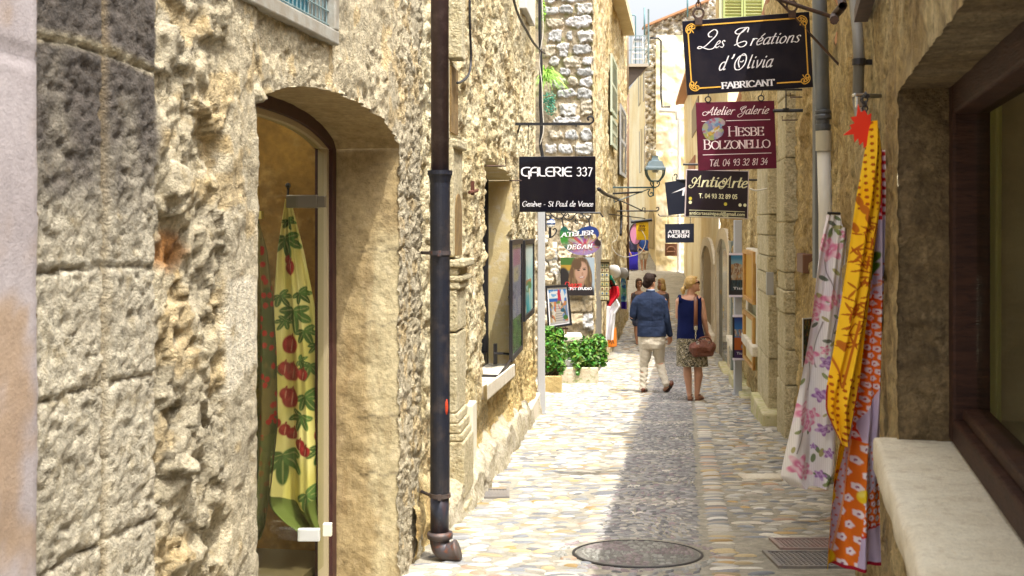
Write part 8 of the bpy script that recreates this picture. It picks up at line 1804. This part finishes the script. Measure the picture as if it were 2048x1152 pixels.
# ---- two young women coming towards us, behind the man
def walker(label, D, cx, fwd, skin, hairm, topm, hairb, arm_l, arm_r, smile, ybase, k, legm, dress=None, topy=(577, 618)):
    """standing or walking figure facing the viewer, drawn in photograph pixels around column cx"""
    q = lambda x, y, dy=0.: P(cx + x * k, ybase + y * k, D, dy); s = D / F * k
    r = root('person', label, 'person', (q(0, 0).x, D, float(gz(D)))); b = MB(); hs = s * 134 / 1.62
    hc = q(0, -124); at, R = head(b, hc, fwd, hs); b.limb([q(0, -114), q(0, -106)], [.045 * hs, .05 * hs], 12)
    rows = ((0, -108, 6, .05), (0, -105.5, 11, .065), (0, -102, 15, .08), (0, -95, 15, .09), (0, -85, 13, .085), (0, -76, 12, .08), (0, -68, 15, .1), (0, -60, 15.5, .11))
    b.loft([(q(x, y).x, D, q(0, y).z, w * s, d * hs, 2.3) for x, y, w, d in rows], 20)
    for side, pts in ((-1, arm_l), (1, arm_r)):
        pp = [q(*p) for p in pts]; b.limb(pp, [.042 * hs, .04 * hs, .034 * hs, .024 * hs][:len(pp)] if len(pp) == 4 else [.042 * hs, .034 * hs, .024 * hs], 10); hand(b, pp[-1], pp[-1] - pp[-2], (-side * .6, .5, 0), side, .5, hs * .95)
    for sx_, st_ in ((-1, .1), (1, -.12)):
        pts = [q(sx_ * 7, -62), q(sx_ * 6.6, -36, .02 * sx_ + st_ * .4), q(sx_ * 6.2, -26, st_ * .5 - .03), q(sx_ * 5.5, -7, st_)]; b.limb(pts, [.078 * hs, .05 * hs, .052 * hs, .032 * hs], 12)
        b.limb([q(sx_ * 5.5, -5, st_), q(sx_ * 5.5, -3, st_ + .02 * (1 if fwd[1] < 0 else -1)), q(sx_ * 6, -2, st_ + .16 * hs * (1 if fwd[1] < 0 else -1))], [.033 * hs, .033 * hs, .024 * hs], 10)
    b.remesh('body', skin, r, .008 * hs, 2); face_parts(r, at, R, hs, smile=smile)
    if hairb: hairmesh('hair', [(at(*p), q_ * hs, sc) for p, q_, sc in hairb], r, hairm, .008 * hs, 5, .004)
    c = MB(); c.loft([(q(x, y).x, D, q(0, y).z, w * s, d * hs, 2.3) for x, y, w, d in ((0, -101, 13.5, .085), (0, -95, 16, .1), (0, -85, 14.3, .097), (0, -76, 13.4, .092), (0, -66, 16.5, .112))], 24, caps=False)
    for i in range(24): x, y, z = c.v[i]; kx = (x - q(0, 0).x) / (13.5 * s); c.v[i] = (x, y, z + .035 * hs * abs(kx) ** 2)
    so = c.build('top', topm, r, smooth=True, recalc=False); mo = so.modifiers.new('t', 'SOLIDIFY'); mo.thickness = .008
    for sx_ in (-1, 1): c = MB(); c.tube([q(sx_ * 9.5, -100, .085 * hs), q(sx_ * 9.3, -105.5, .03), q(sx_ * 9.5, -100, -.085 * hs)], .02 * hs, 8, flat=((1, 0, 0), .4)); c.build('shoulder_strap', topm, r, smooth=True)
    c = MB()
    if dress: c.loft([(q(0, y).x, D, q(0, y).z, w * s, d * hs, 2.3) for y, w, d in ((-70, 15, .105), (-60, 17.5, .13), (-30, 17.5, .14), (-4, 19, .15))], 24); c.build('long_skirt', dress, r, smooth=True)
    else:
        c.loft([(q(0, y).x, D, q(0, y).z, w * s, d * hs, 2.3) for y, w, d in ((-69, 15.2, .108), (-60, 17, .13), (-55, 16.5, .12))], 20)
        for sx_, st_ in ((-1, .1), (1, -.12)): c.limb([q(sx_ * 7.4, -60), q(sx_ * 7.2, -42, st_ * .3)], [.095 * hs, .085 * hs], 14)
        c.remesh('shorts', legm, r, .01 * hs, 2)
    for sx_, st_ in ((-1, .1), (1, -.12)):
        c = MB(); f_ = 1 if fwd[1] < 0 else -1; c.box(q(sx_ * 5.8, -.6, st_ + .06 * hs * f_), (.075 * hs, .24 * hs, .022)); c.build('sandal', mat('dark sandal', (.05, .035, .03), .6), r, bevel=.006)
    return r
m_greyt = mat('charcoal tank top', (.06, .055, .065), .8, bump2=.4, b2scale=10)
HB_dark = [((0, -.025, .04), .1, (.86, 1.0, .92)), ((0, -.08, -.06), .07, (1, .6, 1.4)), ((.062, -.02, -.03), .04, (.6, 1, 1.7)), ((-.062, -.02, -.03), .04, (.6, 1, 1.7)), ((0, .03, .085), .06, (1.1, .9, .5))]
HB_long = HB_dark + [((.06, .02, -.1), .045, (.8, .8, 1.6)), ((-.065, .01, -.1), .05, (.9, .8, 1.7)), ((0, -.08, -.14), .075, (1.1, .6, 1.2))]
kk = 1.54 / (134 / F * 28)
walker('smiling young woman with dark hair in charcoal tank top facing us behind the man', 28, 1278, (.15, -1, 0), m_tan, m_brown, m_greyt, HB_dark, [(-13, -101), (-15.5, -78, .0), (-14, -58, .06)], [(13, -101), (15.5, -78, .0), (14, -58, .06)], True, 687, kk, mat('dark denim shorts', (.05, .06, .1), .8))
walker('young woman with wavy blonde hair in a charcoal tank top turned to her friend', 28.1, 1322, (-.75, -.7, 0), m_tan, m_blond, m_greyt, HB_long, [(-13, -101), (-15, -80, .1), (-6, -72, .25)], [(13, -101), (15.5, -78, .0), (14.5, -58, .05)], True, 687, kk, mat('cream shorts', (.5, .47, .4), .8))
# ---- the couple far up the street
D2 = 50.2; k2 = 1.62 / (134 / F * D2)
walker('woman in a long cobalt blue skirt standing far up the street beside the yellow sign', D2, 1266, (-.3, 1, 0), m_tan, m_hairb, mat('dark navy top', (.02, .02, .06), .8), HB_dark, [(-13, -101), (-15, -78), (-10, -62, .1)], [(13, -101), (16, -80), (12, -64, -.1)], False, 541.5, k2, m_greyt, mat('cobalt cotton', (.02, .012, .4), .7, bump2=.5, b2scale=5))
r = walker('man in blue shirt and beige shorts standing far up the street under yellow sign', D2 + .2, 1287, (-.4, -1, 0), m_tan, m_hairb, mat('blue striped shirt', (.015, .06, .26), .8, bump2=.4, b2scale=6), HB_dark[:1] + HB_dark[-1:], [(-13, -101), (-17, -80), (-6, -70, .2)], [(13, -101), (16, -80), (14, -60)], False, 541.5, k2 * 1.07, mat('beige shorts', (.5, .42, .3), .8))
